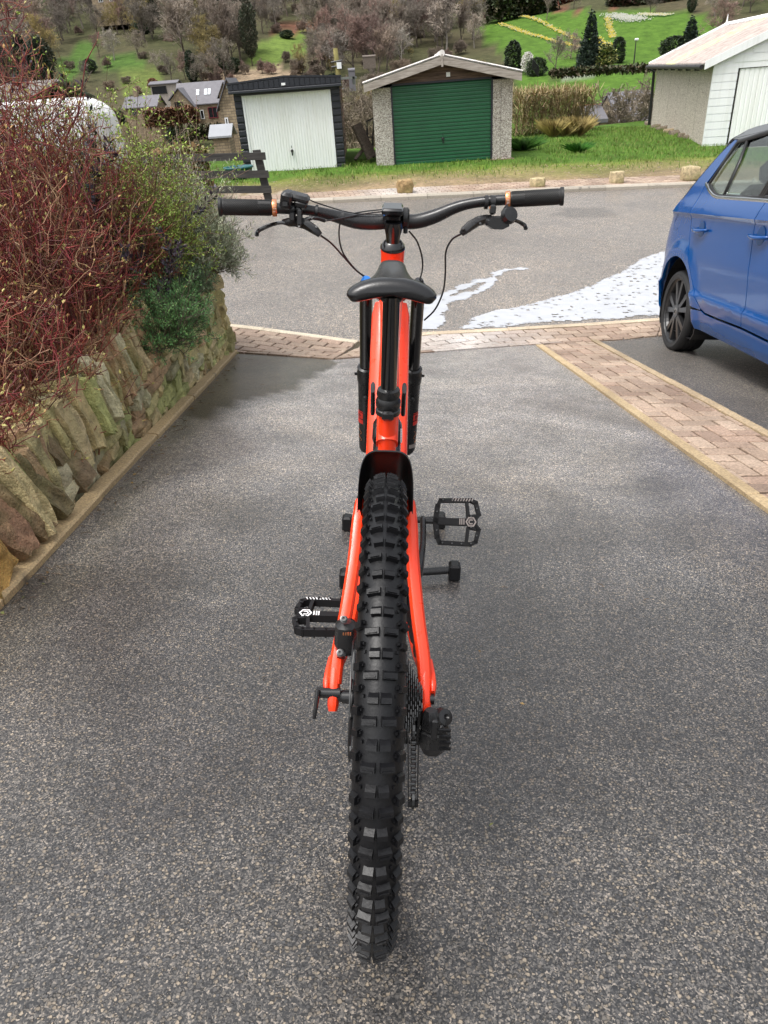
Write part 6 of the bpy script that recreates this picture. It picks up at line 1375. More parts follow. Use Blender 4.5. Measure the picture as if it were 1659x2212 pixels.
def part(b, name, mat, parent=bike, smooth=True, sharp=35, fix=True):
    o = b.build(name, mat, parent)
    if fix: fix_normals(o)
    if smooth: o.data.shade_smooth(); o.data.set_sharp_from_angle(angle=math.radians(sharp))
    return o
def rbox(b, secs, n=20, e=3.2, col=None):                   # lofted rounded-box sections: (centre, dirx, diry, w, h)
    rows = []
    for c, dx, dy, w, h in secs:
        r = []
        for i in range(n):
            t = 2*math.pi*(i+.5)/n; ct, st = math.cos(t), math.sin(t); k = (abs(ct)**e+abs(st)**e)**(-1/e); r.append(Vector(c)+Vector(dx)*(k*ct*w/2)+Vector(dy)*(k*st*h/2))
        rows.append(r)
    o = len(b.v); b.grid(rows, col, closed=True); m = len(rows); b.f += [tuple(range(o, o+n)), tuple(range(o+m*n-1, o+(m-1)*n-1, -1))]; b.m += [b.mi, b.mi]; return b
def ltube(b, pts, ws, hs, n=20, e=2.6, side=X):             # box-ish tube along pts (in the frame's plane)
    pts = [Vector(p) for p in pts]; secs = []
    for i, p in enumerate(pts):
        d = (pts[min(i+1, len(pts)-1)]-pts[max(i-1, 0)]).normalized(); s = (side-d*side.dot(d)).normalized(); u = s.cross(d).normalized(); secs.append((p, s, u, ws[i], hs[i]))
    return rbox(b, secs, n, e)
def curve(pts, n=6):
    P = [Vector(p) for p in pts]; P = [P[0]]+P+[P[-1]]; out = []
    for i in range(1, len(P)-2):
        for k in range(n): t = k/n; out.append(.5*((2*P[i])+(-P[i-1]+P[i+1])*t+(2*P[i-1]-5*P[i]+4*P[i+1]-P[i+2])*t*t+(-P[i-1]+3*P[i]-3*P[i+1]+P[i+2])*t**3))
    return out+[P[-2]]
# ---- wheels
def wheel_bike(name, cy, cz, R, tw, rot=None, nk=54, rear=True):
    org = Vector((0, cy, cz)); b = MB(); b.lathe([(R-.072, -.012), (R-.072, .012), (R-.055, .0155), (R-.050, .0155), (R-.052, .013), (R-.060, .0), (R-.052, -.013), (R-.050, -.0155), (R-.055, -.0155), (R-.072, -.012)], (0, 0, 0), X, 72)
    w = part(b, name, MT['blackgloss'], bike); w.location = org
    Rc = R-.0065; b = MB(); prof = []; rw = tw/2-.003; rc = Rc-.031
    for i in range(17): t = math.radians(-118+236*i/16); prof.append((rc+(Rc-rc)*math.cos(t) if abs(math.degrees(t)) < 90 else rc+.024*math.cos(t), rw*math.sin(t)*(1 if abs(math.degrees(t)) < 90 else .98)))
    b.lathe(prof, (0, 0, 0), X, 120)
    def knob(a, x0, x1, la, h, sk=0, lead=.35):
        # block on the casing between x0..x1, angular length la; height follows the round profile
        def pt(x, aa, up): k = math.sqrt(max(0, 1-(x/rw)**2)); nr = rc+(Rc-rc)*k; nx = (x/rw)*.8; nn = Vector((nx, 0, 1)).normalized(); r_ = nr+up*nn.z; return Vector((x+up*nn.x, r_*math.sin(aa), r_*math.cos(aa)))
        vs = []
        for up, sh in ((-.003, 0), (h, 1)):
            i_ = .0010 if sh else 0
            for xx, aa in ((x0+i_, a-la/2+(la*.12 if sh else 0)+sk), (x1-i_, a-la/2+(la*.12 if sh else 0)-sk), (x1-i_, a+la/2-(la*lead if sh else 0)-sk), (x0+i_, a+la/2-(la*lead if sh else 0)+sk)): vs.append(pt(xx, aa, up))
        b.add(vs, [(0, 3, 2, 1), (4, 5, 6, 7), (0, 1, 5, 4), (1, 2, 6, 5), (2, 3, 7, 6), (3, 0, 4, 7)])
    p = 2*math.pi/nk
    for i in range(nk):
        a = i*p; L_ = .0118/R; even = i % 2 == 0
        if even:
            for s in (-1, 1):
                knob(a, *(sorted((s*.0020, s*.0178))), L_*1.15, .0070); knob(a-L_*.25, *(sorted((s*.004, s*.0155))), L_*.25, .0082)
        else:
            for s in (-1, 1): knob(a, *(sorted((s*.0006, s*.0128))), L_*1.45, .0068, lead=.5)
            for s in (-1, 1): knob(a+p*.08, *(sorted((s*.0165, s*.0200))), L_*.5, .0025)
        for s in (-1, 1):
            knob(a+p*.42, *(sorted((s*.0205, s*(rw-.0012)))), L_*(1.15 if even else .95), .0075 if even else .0062, lead=.25); 
            knob(a+p*.42+L_*.1, *(sorted((s*.0180, s*.0212))), L_*.45, .0035)
    part(b, 'tyre', MT['rubber'], w, sharp=28, fix=False)
    b = MB()
    for i in range(28):
        a = i*2*math.pi/28; s = 1 if i % 2 else -1; a2 = a+(.9 if (i//2) % 2 else -.9); hr = .026
        b.tube([(s*.028, hr*math.sin(a2), hr*math.cos(a2)), (0, (R-.07)*math.sin(a), (R-.07)*math.cos(a))], .0009, 4)
    part(b, 'spokes', MT['black'], w)
    b = MB(); b.lathe([(.0, -.06), (.011, -.06), (.012, -.034), (.028, -.03), (.028, -.025), (.014, -.018), (.014, .018), (.028, .025), (.028, .03), (.012, .034), (.011, .06), (0, .06)], (0, 0, 0), X, 20); part(b, 'hub', BK, w)
    b = MB(); n_ = 36; rr2 = [[], []]
    b.lathe([(.088, -.0009), (.100, -.0009), (.100, .0009), (.088, .0009), (.088, -.0009)], (-.044, 0, 0), X, 60); b.lathe([(.018, -.0012), (.034, -.0012), (.034, .0012), (.018, .0012), (.018, -.0012)], (-.044, 0, 0), X, 30)
    for i in range(8): a = i*math.pi/4; b.tube([(-.044, .032*math.sin(a), .032*math.cos(a)), (-.044, .09*math.sin(a+.5), .09*math.cos(a+.5))], .003, 4, flat=.3)
    part(b, 'brake_rotor', MT['darksteel'], w)
    return w
RR = .362; rw_ = wheel_bike('rear_wheel', 0, RR, RR, .0655, nk=88)
FR = .374; FWY = 1.28
fw_ = wheel_bike('front_wheel', FWY, FR, FR, .0655, nk=98); fw_.location = (.006, FWY, FR+.028); fw_.rotation_euler = (0, 0, math.radians(2.5))
# cassette
b = MB(); cx_ = .0
for i in range(11):
    r_ = [.100, .088, .077, .068, .060, .052, .045, .038, .032, .026, .022][i]; xx = .030+i*.0037; nt_ = int(r_*2*math.pi/.0127); pr = []
    for k in range(nt_*2): a = math.pi*k/nt_; q = r_+(.0022 if k % 2 else -.0028); pr.append(Vector((xx, q*math.sin(a), q*math.cos(a))))
    b.prism(pr, (.0016, 0, 0))
part(b, 'cassette', MT['darksteel'], rw_, smooth=False)
# ---- frame
DTT, DTB = Vector((0, .968, .815)), Vector((0, .50, .385))
b = MB(); ltube(b, [DTT+Vector((0, .012, .055)), DTT+Vector((0, 0, .02)), DTT.lerp(DTB, .25), DTT.lerp(DTB, .6), DTB, DTB+Vector((0, -.05, -.045))], [.084, .099, .099, .098, .096, .088], [.07, .075, .085, .09, .10, .09], 24, 4.2)
frame_o = part(b, 'frame', OR, bike)
SA = Vector((0, -.438, .899)).normalized(); HT = Vector((0, .900, 1.012))
b = MB(); b.lathe([(.0, -.165), (.030, -.165), (.031, -.15), (.028, -.08), (.0285, -.02), (.0295, 0), (0, 0)], HT, SA, 28); part(b, 'head_tube', OR, frame_o)
b = MB(); tt = curve([(0, .895, .935), (0, .72, .870), (0, .55, .795), (0, .42, .725), (0, .372, .675)], 5); n_ = len(tt); ltube(b, tt, [.058-(.016*min(1, i/8)) for i in range(n_)], [.05]*n_, 20, 3); part(b, 'top_tube', OR, frame_o)
ST0, ST1 = Vector((0, .362, .745)), Vector((0, .430, .40)); dS = (ST1-ST0).normalized()
b = MB(); b.tube([ST0, ST0+dS*.12, ST1], [.0172, .0176, .02], 24); part(b, 'seat_tube', OR, frame_o)
for s in (-1, 1):
    b = MB(); ltube(b, curve([(s*.020, .42, .60), (s*.034, .32, .605), (s*.0475, .215, .600)], 3), [.016]*7, [.035]*7, 12, 3); part(b, 'rocker_arm', BK, frame_o)
    # seat stay
    pts = curve([(s*.044, .225, .610), (s*.0465, .195, .585), (s*.050, .15, .535), (s*.060, .09, .465), (s*.070, .045, .412), (s*.0735, .015, .375)], 4); m = len(pts)
    b = MB(); ltube(b, pts, [.018+.005*min(1, i/5) for i in range(m)], [.030-.004*i/m for i in range(m)], 16, 3.2); part(b, 'seat_stay', OR, frame_o)
    # dropout block
    b = MB(); ltube(b, [(s*.0735, .035, .392), (s*.074, .018, .372), (s*.0745, -.004, .348), (s*.0745, -.010, .340)], [.019, .019, .0185, .014], [.036, .040, .036, .022], 16, 3); part(b, 'dropout', OR, frame_o)
    b = MB(); ltube(b, [(s*.083, .065, .385), (s*.085, .035, .377), (s*.0865, .016, .371), (s*.086, .006, .367)], [.010, .013, .012, .008], [.026, .034, .034, .022], 16, 3); part(b, 'pivot_lug', OR, frame_o)
    b = MB(); cp = curve([(s*.046, .42, .375), (s*.050, .34, .365), (s*.058, .22, .362), (s*.068, .12, .366), (s*.080, .05, .372)], 4); m = len(cp); ltube(b, cp, [.020]*m, [.030]*m, 16, 3.2); part(b, 'chain_stay', OR, frame_o)
b = MB(); cp = curve([(.050, .33, .388), (.054, .25, .389), (.060, .18, .389), (.066, .12, .390), (.070, .085, .390)], 4); m = len(cp); ltube(b, cp, [.020+.006*math.sin(i*1.5) for i in range(m)], [.036]*m, 14, 3); part(b, 'chainstay_guard', MT['rubber'], frame_o)
b = MB(); rbox(b, [((s, .455, .375), (0, 1, 0), (0, 0, 1), w_, w_*.85) for s, w_ in ((-.062, .10), (-.055, .13), (0, .15), (.045, .13), (.052, .09))], 24, 2.4); part(b, 'motor', BK, frame_o)
b = MB(); b.tube([(0, .415, .615), (0, .47, .64), (0, .60, .70)], [.029, .029, .022], 20); b.lathe([(0, 0), (.027, 0), (.031, .01), (.031, .05), (.027, .06), (0, .06)], (0, .45, .655), (0, .6, .3), 20); sh_ = part(b, 'rear_shock', BK, frame_o)
b = MB(); [b.box((.0285, .43+.008*k, .668+.003*k), (.004, .005, .012)) for k in range(4)]; part(b, 'shock_lettering', MT['white_mark'], sh_, smooth=False)
b = MB(); ltube(b, [(.032, .52, .70), (.032, .50, .745), (.032, .485, .76)], [.010]*3, [.026]*3, 10); part(b, 'shock_link', BK, frame_o); b = MB(); ltube(b, [(-.032, .52, .70), (-.032, .50, .745), (-.032, .485, .76)], [.010]*3, [.026]*3, 10); part(b, 'shock_link', BK, frame_o)
# mudguard hugging the tyre behind the seat tube
b = MB(); rows = []; ri = []
for i in range(13):
    th = math.radians(15+46*i/12); row = []; row2 = []; sk = .098-.010*i/12; w_ = .0435-.004*i/12; Rg = RR+.036
    for j in range(25):
        t = j/24; 
        ang = math.pi*(t*1.0); cxx = -math.cos(ang); ce = math.sin(ang)
        xx = w_*math.copysign(abs(cxx)**.45, cxx); dn = -sk*(1-ce**.55)
        for rw2, e_ in ((row, 0), (row2, -.0022)):
            r_ = Rg+dn+e_*(1 if ce > .3 else 0); rw2.append(Vector((xx*(1+e_*8), r_*math.sin(th), RR+r_*math.cos(th))))
    rows.append(row); ri.append(row2)
b.grid(rows); b.grid(ri[::-1]); b.grid([ri[0], rows[0]]); part(b, 'mudguard', MT['black'], bike, fix=False)
# ---- seat
b = MB(); b.tube([(0, .318, .955), ST0-dS*.012], .0150, 24); post = part(b, 'seat_post', BG, bike)
b = MB(); b.lathe([(0, -.01), (.0145, -.01), (.021, -.006), (.0225, .004), (.0205, .010), (.0235, .016), (.0235, .026), (.021, .032), (.0235, .034), (.0235, .042), (.0, .042)], ST0-dS*.036, dS, 28); b.box(ST0+Vector((.0, -.028, -.005)), (.022, .014, .018), bev=.004); part(b, 'seat_collar', BK, post)
sd = bike; SZ = .052
stn = [(.204, .058, .926, .012), (.207, .066, .934, .026), (.215, .0705, .939, .034), (.232, .072, .941, .036), (.256, .068, .939, .034), (.285, .055, .937, .030), (.32, .043, .938, .027), (.36, .034, .941, .025), (.41, .0285, .945, .023), (.455, .0255, .951, .022), (.482, .023, .953, .019), (.494, .016, .951, .013), (.499, .006, .947, .006)]
rows = []
for y, hw_, zt, th in stn:
    r = []
    for i in range(32):
        t = 2*math.pi*i/32; c_, s_ = math.cos(t), math.sin(t)
        if s_ >= 0: x = hw_*math.copysign(abs(c_)**.8, c_); z = zt-.45*th+.45*th*abs(s_)**.7-.010*(x/.07)**2*1.3; ch = math.exp(-(x/.0085)**2)*.007*sm(.22, .26, y)*sm(.47, .40, y); z -= ch
        else: x = hw_*.93*c_; z = zt-.45*th-.55*th*abs(s_)**.6*(.6+.4*abs(c_))-.010*(x/.07)**2*1.6
        r.append(Vector((x, y, z+SZ)))
    rows.append(r)
b = MB(); b.grid(rows, closed=True); b.f += [tuple(range(32)), tuple(range(len(b.v)-1, len(b.v)-33, -1))]; b.m += [0, 0]; saddle = part(b, 'saddle', MT['saddle'], bike, sharp=60)
b = MB()
for s in (-1, 1): b.tube(curve([(s*.030, .235, .925+SZ), (s*.024, .28, .915+SZ), (s*.022, .34, .911+SZ), (s*.020, .40, .928+SZ), (s*.012, .455, .945+SZ)], 4), .0035, 8)
part(b, 'rails', BK, saddle)
b = MB(); b.box((0, .327, .912+SZ), (.055, .05, .024), bev=.008); b.box((0, .325, .897+SZ), (.035, .036, .02), bev=.008)
for s in (-1, 1): b.tube([(s*.020, .325, .90+SZ), (s*.040, .27, .925+SZ)], .006, 8)
part(b, 'seat_clamp', BK, saddle)
# ---- fork, stem, bars (steered a touch)
LEG0 = Vector((0, 1.262, .395))
def fp(x, l): return Vector((x, LEG0.y+SA.y*l, LEG0.z+SA.z*l))
fork = None
b = MB(); secs = []
for i in range(13):
    t = -1+i/6; secs.append((fp(t*.080, .575-.016*t*t)+Vector((0, .0, .0)), Vector((0, .899, .438)), SA, .062-.01*abs(t), .05-.006*abs(t)))
rbox(b, secs, 16, 2.6); fork = part(b, 'fork', BG, bike)
for s in (-1, 1):
    x = s*.069+.002; b = MB(); b.lathe([(.0178, .28), (.0178, .585), (0, .585)], fp(x, 0), SA, 24); part(b, 'stanchion', BG, fork)
    b = MB(); b.lathe([(0, -.012), (.018, -.01), (.0215, 0), (.0225, .05), (.023, .20), (.0235, .265), (.026, .27), (.0265, .30), (.0245, .305), (.0255, .315), (.0185, .318)], fp(x, 0), SA, 28)
    b.lathe([(0, 0), (.007, 0), (.008, .006), (.004, .009), (0, .009)], fp(x, .22)+Vector((0, -.022, -.008)), (s*.2, -1, -.4), 12); b.tube([fp(x, .29)+Vector((s*.026, 0, 0)), fp(x, .29)+Vector((s*.033, -.002, 0))], .004, 8)
    if s == 1: b.lathe([(0, 0), (.010, 0), (.009, -.014), (0, -.016)], fp(x, -.01), SA, 14)
    lg = part(b, 'lower_leg', BK, fork)
    def curved(b, a0, a1, l0, l1, r=.0239, n=8): b.grid([[fp(x, l)+Vector((math.sin(math.radians(a0+(a1-a0)*k/n))*r, 0, 0))+Vector((0, -.899, -.438))*(math.cos(math.radians(a0+(a1-a0)*k/n))*r) for k in range(n+1)] for l in (l0, l1)])
    b = MB(); A0, A1 = (20, 75) if s == 1 else (-75, -20); curved(b, A0, A1, .135, .158); curved(b, A0, A1, .115, .131); curved(b, A0, A1, .161, .164); part(b, 'red_decal', MT['red_mark'], lg, fix=False, smooth=False)
    b = MB(); m_ = (A0+A1)/2; curved(b, m_-14, m_-8, .138, .154, .0243, 2); curved(b, m_-3, m_+2, .138, .154, .0243, 2); curved(b, m_-14, m_+12, .146, .149, .0243, 3); part(b, 'decal_lettering', MT['black'], lg, fix=False, smooth=False)
    b = MB(); pts = [fp(x, .04+.05*k/12)+Vector((math.sin(math.radians(m_+14*math.sin(k*.9)))*.0236, 0, 0))+Vector((0, -.899, -.438))*math.cos(math.radians(m_+14*math.sin(k*.9)))*.0236 for k in range(13)]; b.tube(pts, .0006, 4); part(b, 'line_decal', MT['copper_dark'] if 'copper_dark' in MT else MT['copper'], lg, fix=False)
    if s == 1: b = MB(); curved(b, 0, 80, .018, .034, .0225); part(b, 'grey_decal', MT['grey_mark'], lg, fix=False)
    b = MB(); b.lathe([(0, 0), (.013, 0), (.013, .007), (.010, .012), (0, .012)], fp(x, .588), SA, 16); part(b, 'top_cap', MT['blue_ano'] if s == -1 else BG, fork)
b = MB(); b.tube([fp(-.06, 0), fp(.06, 0)], .009, 10); part(b, 'axle', BK, fork)
b = MB(); b.lathe([(0, .001), (.0305, .001), (.030, .006), (.021, .018), (.0175, .020), (.0175, .03), (0, .03)], HT, SA, 28); hs = part(b, 'headset', BG, bike)
b = MB(); tp = HT+SA*.055; rbox(b, [(HT+SA*.018, X, Vector((0, .899, .438)), .034, .036), (HT+SA*.032, X, Vector((0, .899, .438)), .035, .038), (HT+SA*.055, X, Vector((0, .899, .438)), .044, .042), (HT+SA*.068, X, Vector((0, .899, .438)), .040, .036)], 20, 2.8)
BC = bp(849, 474, .925); 
b.tube([tp+Vector((0, .0, 0)), BC], .019, 14); b.box(BC, (.050, .046, .044), bev=.012); stem = part(b, 'stem', BG, bike)
b = MB(); dc = bp(848, 453, .875); R_d = Matrix.Rotation(math.radians(14), 3, 'X'); b.box(dc, (.050, .064, .016), R_d, bev=.004); b.box(dc+Vector((0, .004, -.014)), (.038, .046, .016), R_d, bev=.004); disp = part(b, 'display', BG, stem)
b = MB(); b.box(dc+R_d@Vector((0, 0, .0085)), (.042, .056, .001), R_d); part(b, 'screen', MT['winglass'], disp, smooth=False)
b = MB(); mk = bp(877, 470, .905); rbox(b, [(mk+Vector((dx, 0, 0)), Vector((0, 1, 0)), Vector((0, 0, 1)), .026*k, .046*k) for dx, k in ((-.008, .8), (-.006, 1), (.004, 1), (.008, .75))], 8, 3); b.lathe([(0, 0), (.0055, 0), (.0055, .012), (0, .014)], bp(876, 492, .900), (0, 0, -1), 10); part(b, 'clamp_bolt_cover', BK, stem)
# handlebar traced from its real bends
YL, YR = .865, .885
hb = curve([bp(474, 447, YL-.005), bp(560, 449, YL+.005), bp(640, 452, YL+.018), bp(672, 455, YL+.028), bp(720, 466, YL+.045), bp(765, 478, .918), bp(805, 481, .925), bp(849, 478, .928), bp(895, 479, .930), bp(935, 469, .928), bp(980, 450, .924), bp(1015, 440, .918), bp(1060, 434, .908), bp(1120, 430, .897), bp(1215, 424, YR)], 5)
rad = []
for p in hb: d_ = abs(p.x-BC.x); rad.append(.0172-.0052*sm(.07, .19, d_))
b = MB(); b.tube(hb, rad, 18); bar = part(b, 'handlebar', BK, bike)
def grip(pa, pb, ya, yb, ring, flange):
    a = bp(*pa, ya); c = bp(*pb, yb); d = (c-a).normalized(); L = (c-a).length; b = MB()
    b.lathe([(.0, 0), (.0205, .0), (.0205, .006), (.0175, .010), (.0172, L*.5), (.0168, L-.003), (.0155, L), (0, L)], a, d, 28); aa, bb_ = frame(d)
    for i in range(38):
        for j in range(22):
            h = .013+i*(L-.045)/38; t = 2*math.pi*(j+(i % 2)*.5)/22; n_ = aa*math.cos(t)+bb_*math.sin(t); p = a+d*h+n_*.0172; w1 = d*.0014; w2 = n_.cross(d)*.0020
            b.add([p-w1, p+w2, p+w1, p-w2, p+n_*.0013], [(0, 1, 4), (1, 2, 4), (2, 3, 4), (3, 0, 4)])
    for i in range(9):
        for j in range(14):
            h = L-.032+i*.0032; t0 = 2*math.pi*j/14; t1 = t0+math.pi/14; t2 = t0+2*math.pi/14
            P_ = [a+d*(h+o_)+(aa*math.cos(t)+bb_*math.sin(t))*.0175 for t, o_ in ((t0, 0), (t1, .003), (t2, 0))]
            b.tube(P_, .0006, 3, cap=False)
    g_ = part(b, 'grip', MT['grip'], bike, fix=False, sharp=25)
    b = MB(); b.lathe([(.0, 0), (.0185, 0), (.0192, .0015), (.0192, .0095), (.0185, .011), (0, .011)], c, d, 28); rg_ = part(b, 'lock_ring', MT['copper'], g_)
    b = MB(); vx = (Vector((0, -1, .2))-d*Vector((0, -1, .2)).dot(d)).normalized(); q = c+d*.005+vx*.0194; up_v = vx.cross(d).normalized()
    letters = {'W': [(-.4, .5), (-.2, -.5), (0, .2), (.2, -.5), (.4, .5)], 'H': [(-.3, .5), (-.3, -.5), (-.3, 0), (.3, 0), (.3, .5), (.3, -.5)], 'Y': [(-.35, .5), (0, 0), (.35, .5), (0, 0), (0, -.5)], 'T': [(-.35, .5), (.35, .5), (0, .5), (0, -.5)], 'E': [(.3, .5), (-.3, .5), (-.3, 0), (.2, 0), (-.3, 0), (-.3, -.5), (.3, -.5)]}
    for k, ch in enumerate('WHYTE'):
        an = (2-k)*.30; n_ = (vx*math.cos(an)+up_v*math.sin(an)); tn = (-vx*math.sin(an)+up_v*math.cos(an)); o_ = c+d*.0055+n_*.0194
        b.tube([o_+tn*(-lx*.0042)*-1+d*(ly*.006) for lx, ly in letters[ch]], .0003, 3)
    part(b, 'lettering', MT['white_mark'], rg_, fix=False)
grip((472, 447), (588, 449), YL-.005, YL+.012, 0, 0); grip((1217, 424), (1102, 431), YR, YR+.014, 0, 0)
# left controls
b = MB(); c0 = bp(636, 437, .86); R1 = Matrix.Rotation(math.radians(12), 3, 'Y')@Matrix.Rotation(math.radians(18), 3, 'X'); b.box(bp(640, 425, .865), (.062, .036, .017), R1, bev=.006); b.box(bp(619, 432, .850), (.026, .032, .038), R1, bev=.006); b.box(bp(616, 441, .832), (.013, .004, .012), bev=.002); b.box(bp(650, 441, .86), (.030, .022, .018), R1, bev=.005)
part(b, 'remote_switch', BK, bar)
def ring(b, p, d, r=.0155, w=.012): b.lathe([(r-.004, -w/2), (r, -w/2), (r, w/2), (r-.004, w/2), (r-.004, -w/2)], p, d, 18)
def lever(side, clampp, body, bladepts, resv, Y0):
    b = MB(); ring(b, bp(*clampp, Y0+.02), X); ring(b, bp(clampp[0]+14*side, clampp[1], Y0+.02), X, .0158, .008); b.box(bp(clampp[0], clampp[1]+16, Y0), (.014, .02, .022), bev=.004)
    pts = [bp(x, y, Y0+o) for x, y, o in body]; m = len(pts); ltube(b, pts, [.012, .019, .021, .022, .020, .013][:m], [.012, .020, .024, .026, .024, .015][:m], 10, 3); lv = part(b, 'brake_lever', BK, bar, sharp=30)
    b = MB(); ltube(b, curve([bp(x, y, Y0+o) for x, y, o in bladepts], 3), [.010]*(3*(len(bladepts)-1)+1), [.008]*(3*(len(bladepts)-1)+1), 8, 2.2); part(b, 'blade', BG, lv)
    for x, y, o in resv: b = MB(); b.lathe([(0, 0), (.0028, 0), (.0028, .002), (.0013, .002), (.0013, .0005), (0, .0005)], bp(x, y, Y0+o), (0, -1, .6), 8); part(b, 'bolt', MT['darksteel'], lv)
    return lv
lvL = lever(1, (632, 452), [(612, 479, .03), (625, 480, .02), (640, 478, .012), (660, 484, .006), (682, 498, .0), (692, 508, 0)], [(620, 481, .02), (600, 482, .03), (580, 488, .04), (562, 496, .045), (556, 502, .045), (555, 509, .04)], [(684, 490, -.014), (646, 489, -.012)], .85)
lvR = lever(-1, (1064, 437), [(1062, 470, .02), (1050, 474, .015), (1032, 478, .01), (1016, 488, .005), (1003, 498, 0), (996, 506, 0)], [(1092, 472, .03), (1105, 474, .035), (1118, 478, .04), (1128, 483, .045), (1134, 488, .045), (1136, 495, .04)], [(1035, 470, -.014), (1000, 494, -.012), (1037, 483, -.012)], .875)
b = MB(); b.box(bp(648, 470, .845), (.012, .02, .035), bev=.003); ltube(b, curve([bp(655, 478, .85), bp(672, 471, .852), bp(690, 473, .856), bp(702, 477, .86)], 3), [.010]*10, [.008]*10, 8); part(b, 'dropper_lever', BK, bar)
b = MB(); rbox(b, [(bp(1062, 478, .868), X, Vector((0, 0, 1)), .02, .018), (bp(1072, 481, .86), X, Vector((0, 0, 1)), .052, .03), (bp(1078, 483, .845), X, Vector((0, 0, 1)), .050, .026)], 8, 3)
b.lathe([(0, 0), (.018, 0), (.020, .006), (.017, .018), (0, .02)], bp(1096, 468, .855), (.3, -.8, .3), 14); part(b, 'shifter', BK, bar, sharp=30)
b = MB(); b.prism([bp(1082, 460, .85), bp(1095, 441, .86), bp(1108, 462, .85), bp(1108, 470, .845), bp(1084, 475, .845)], (0, .004, .002)); part(b, 'shift_paddle', MT['rubber'], bar, smooth=False)
b = MB(); b.lathe([(0, 0), (.0045, 0), (.0045, .003), (.002, .003), (.002, .001), (0, .001)], bp(1061, 449, .872), (0, -1, .2), 12); part(b, 'clamp_screw', MT['copper'], bar)
# cables
def cable(name, pts, r=.0024, mat=None, par=bar): b = MB(); b.tube(curve([bp(x, y, Y) for x, y, Y in pts], 6), r, 8); return part(b, name, mat or MT['black'], par)
cable('brake_hose', [(693, 509, .85), (715, 525, .87), (740, 552, .92), (765, 580, .97), (785, 596, 1.0)]); cable('gear_cable', [(742, 470, .90), (734, 485, .92), (733, 515, .94), (742, 548, .97), (768, 582, 1.0), (788, 597, 1.02)], .0020)
cable('brake_hose', [(995, 506, .875), (976, 518, .90), (963, 545, .95), (962, 590, 1.0), (957, 630, 1.03), (940, 668, 1.05), (916, 692, 1.05)]); cable('gear_cable', [(884, 500, .90), (900, 520, .93), (910, 548, .97), (913, 575, 1.0), (908, 600, 1.0), (900, 612, 1.0)], .0022, MT['blackwet'])
cable('gear_cable', [(700, 478, .86), (735, 472, .885), (780, 463, .91), (826, 457, .92)], .0017); cable('gear_cable', [(668, 431, .875), (690, 440, .90), (760, 460, .935), (826, 463, .93)], .0016); cable('gear_cable', [(725, 470, .90), (780, 458, .93), (830, 452, .93)], .0016)
b = MB(); [ring(b, bp(x, y, Y), X, .0165, .006) for x, y, Y in ((685, 458, .898), (741, 470, .915))]; part(b, 'cable_strap', BK, bar)
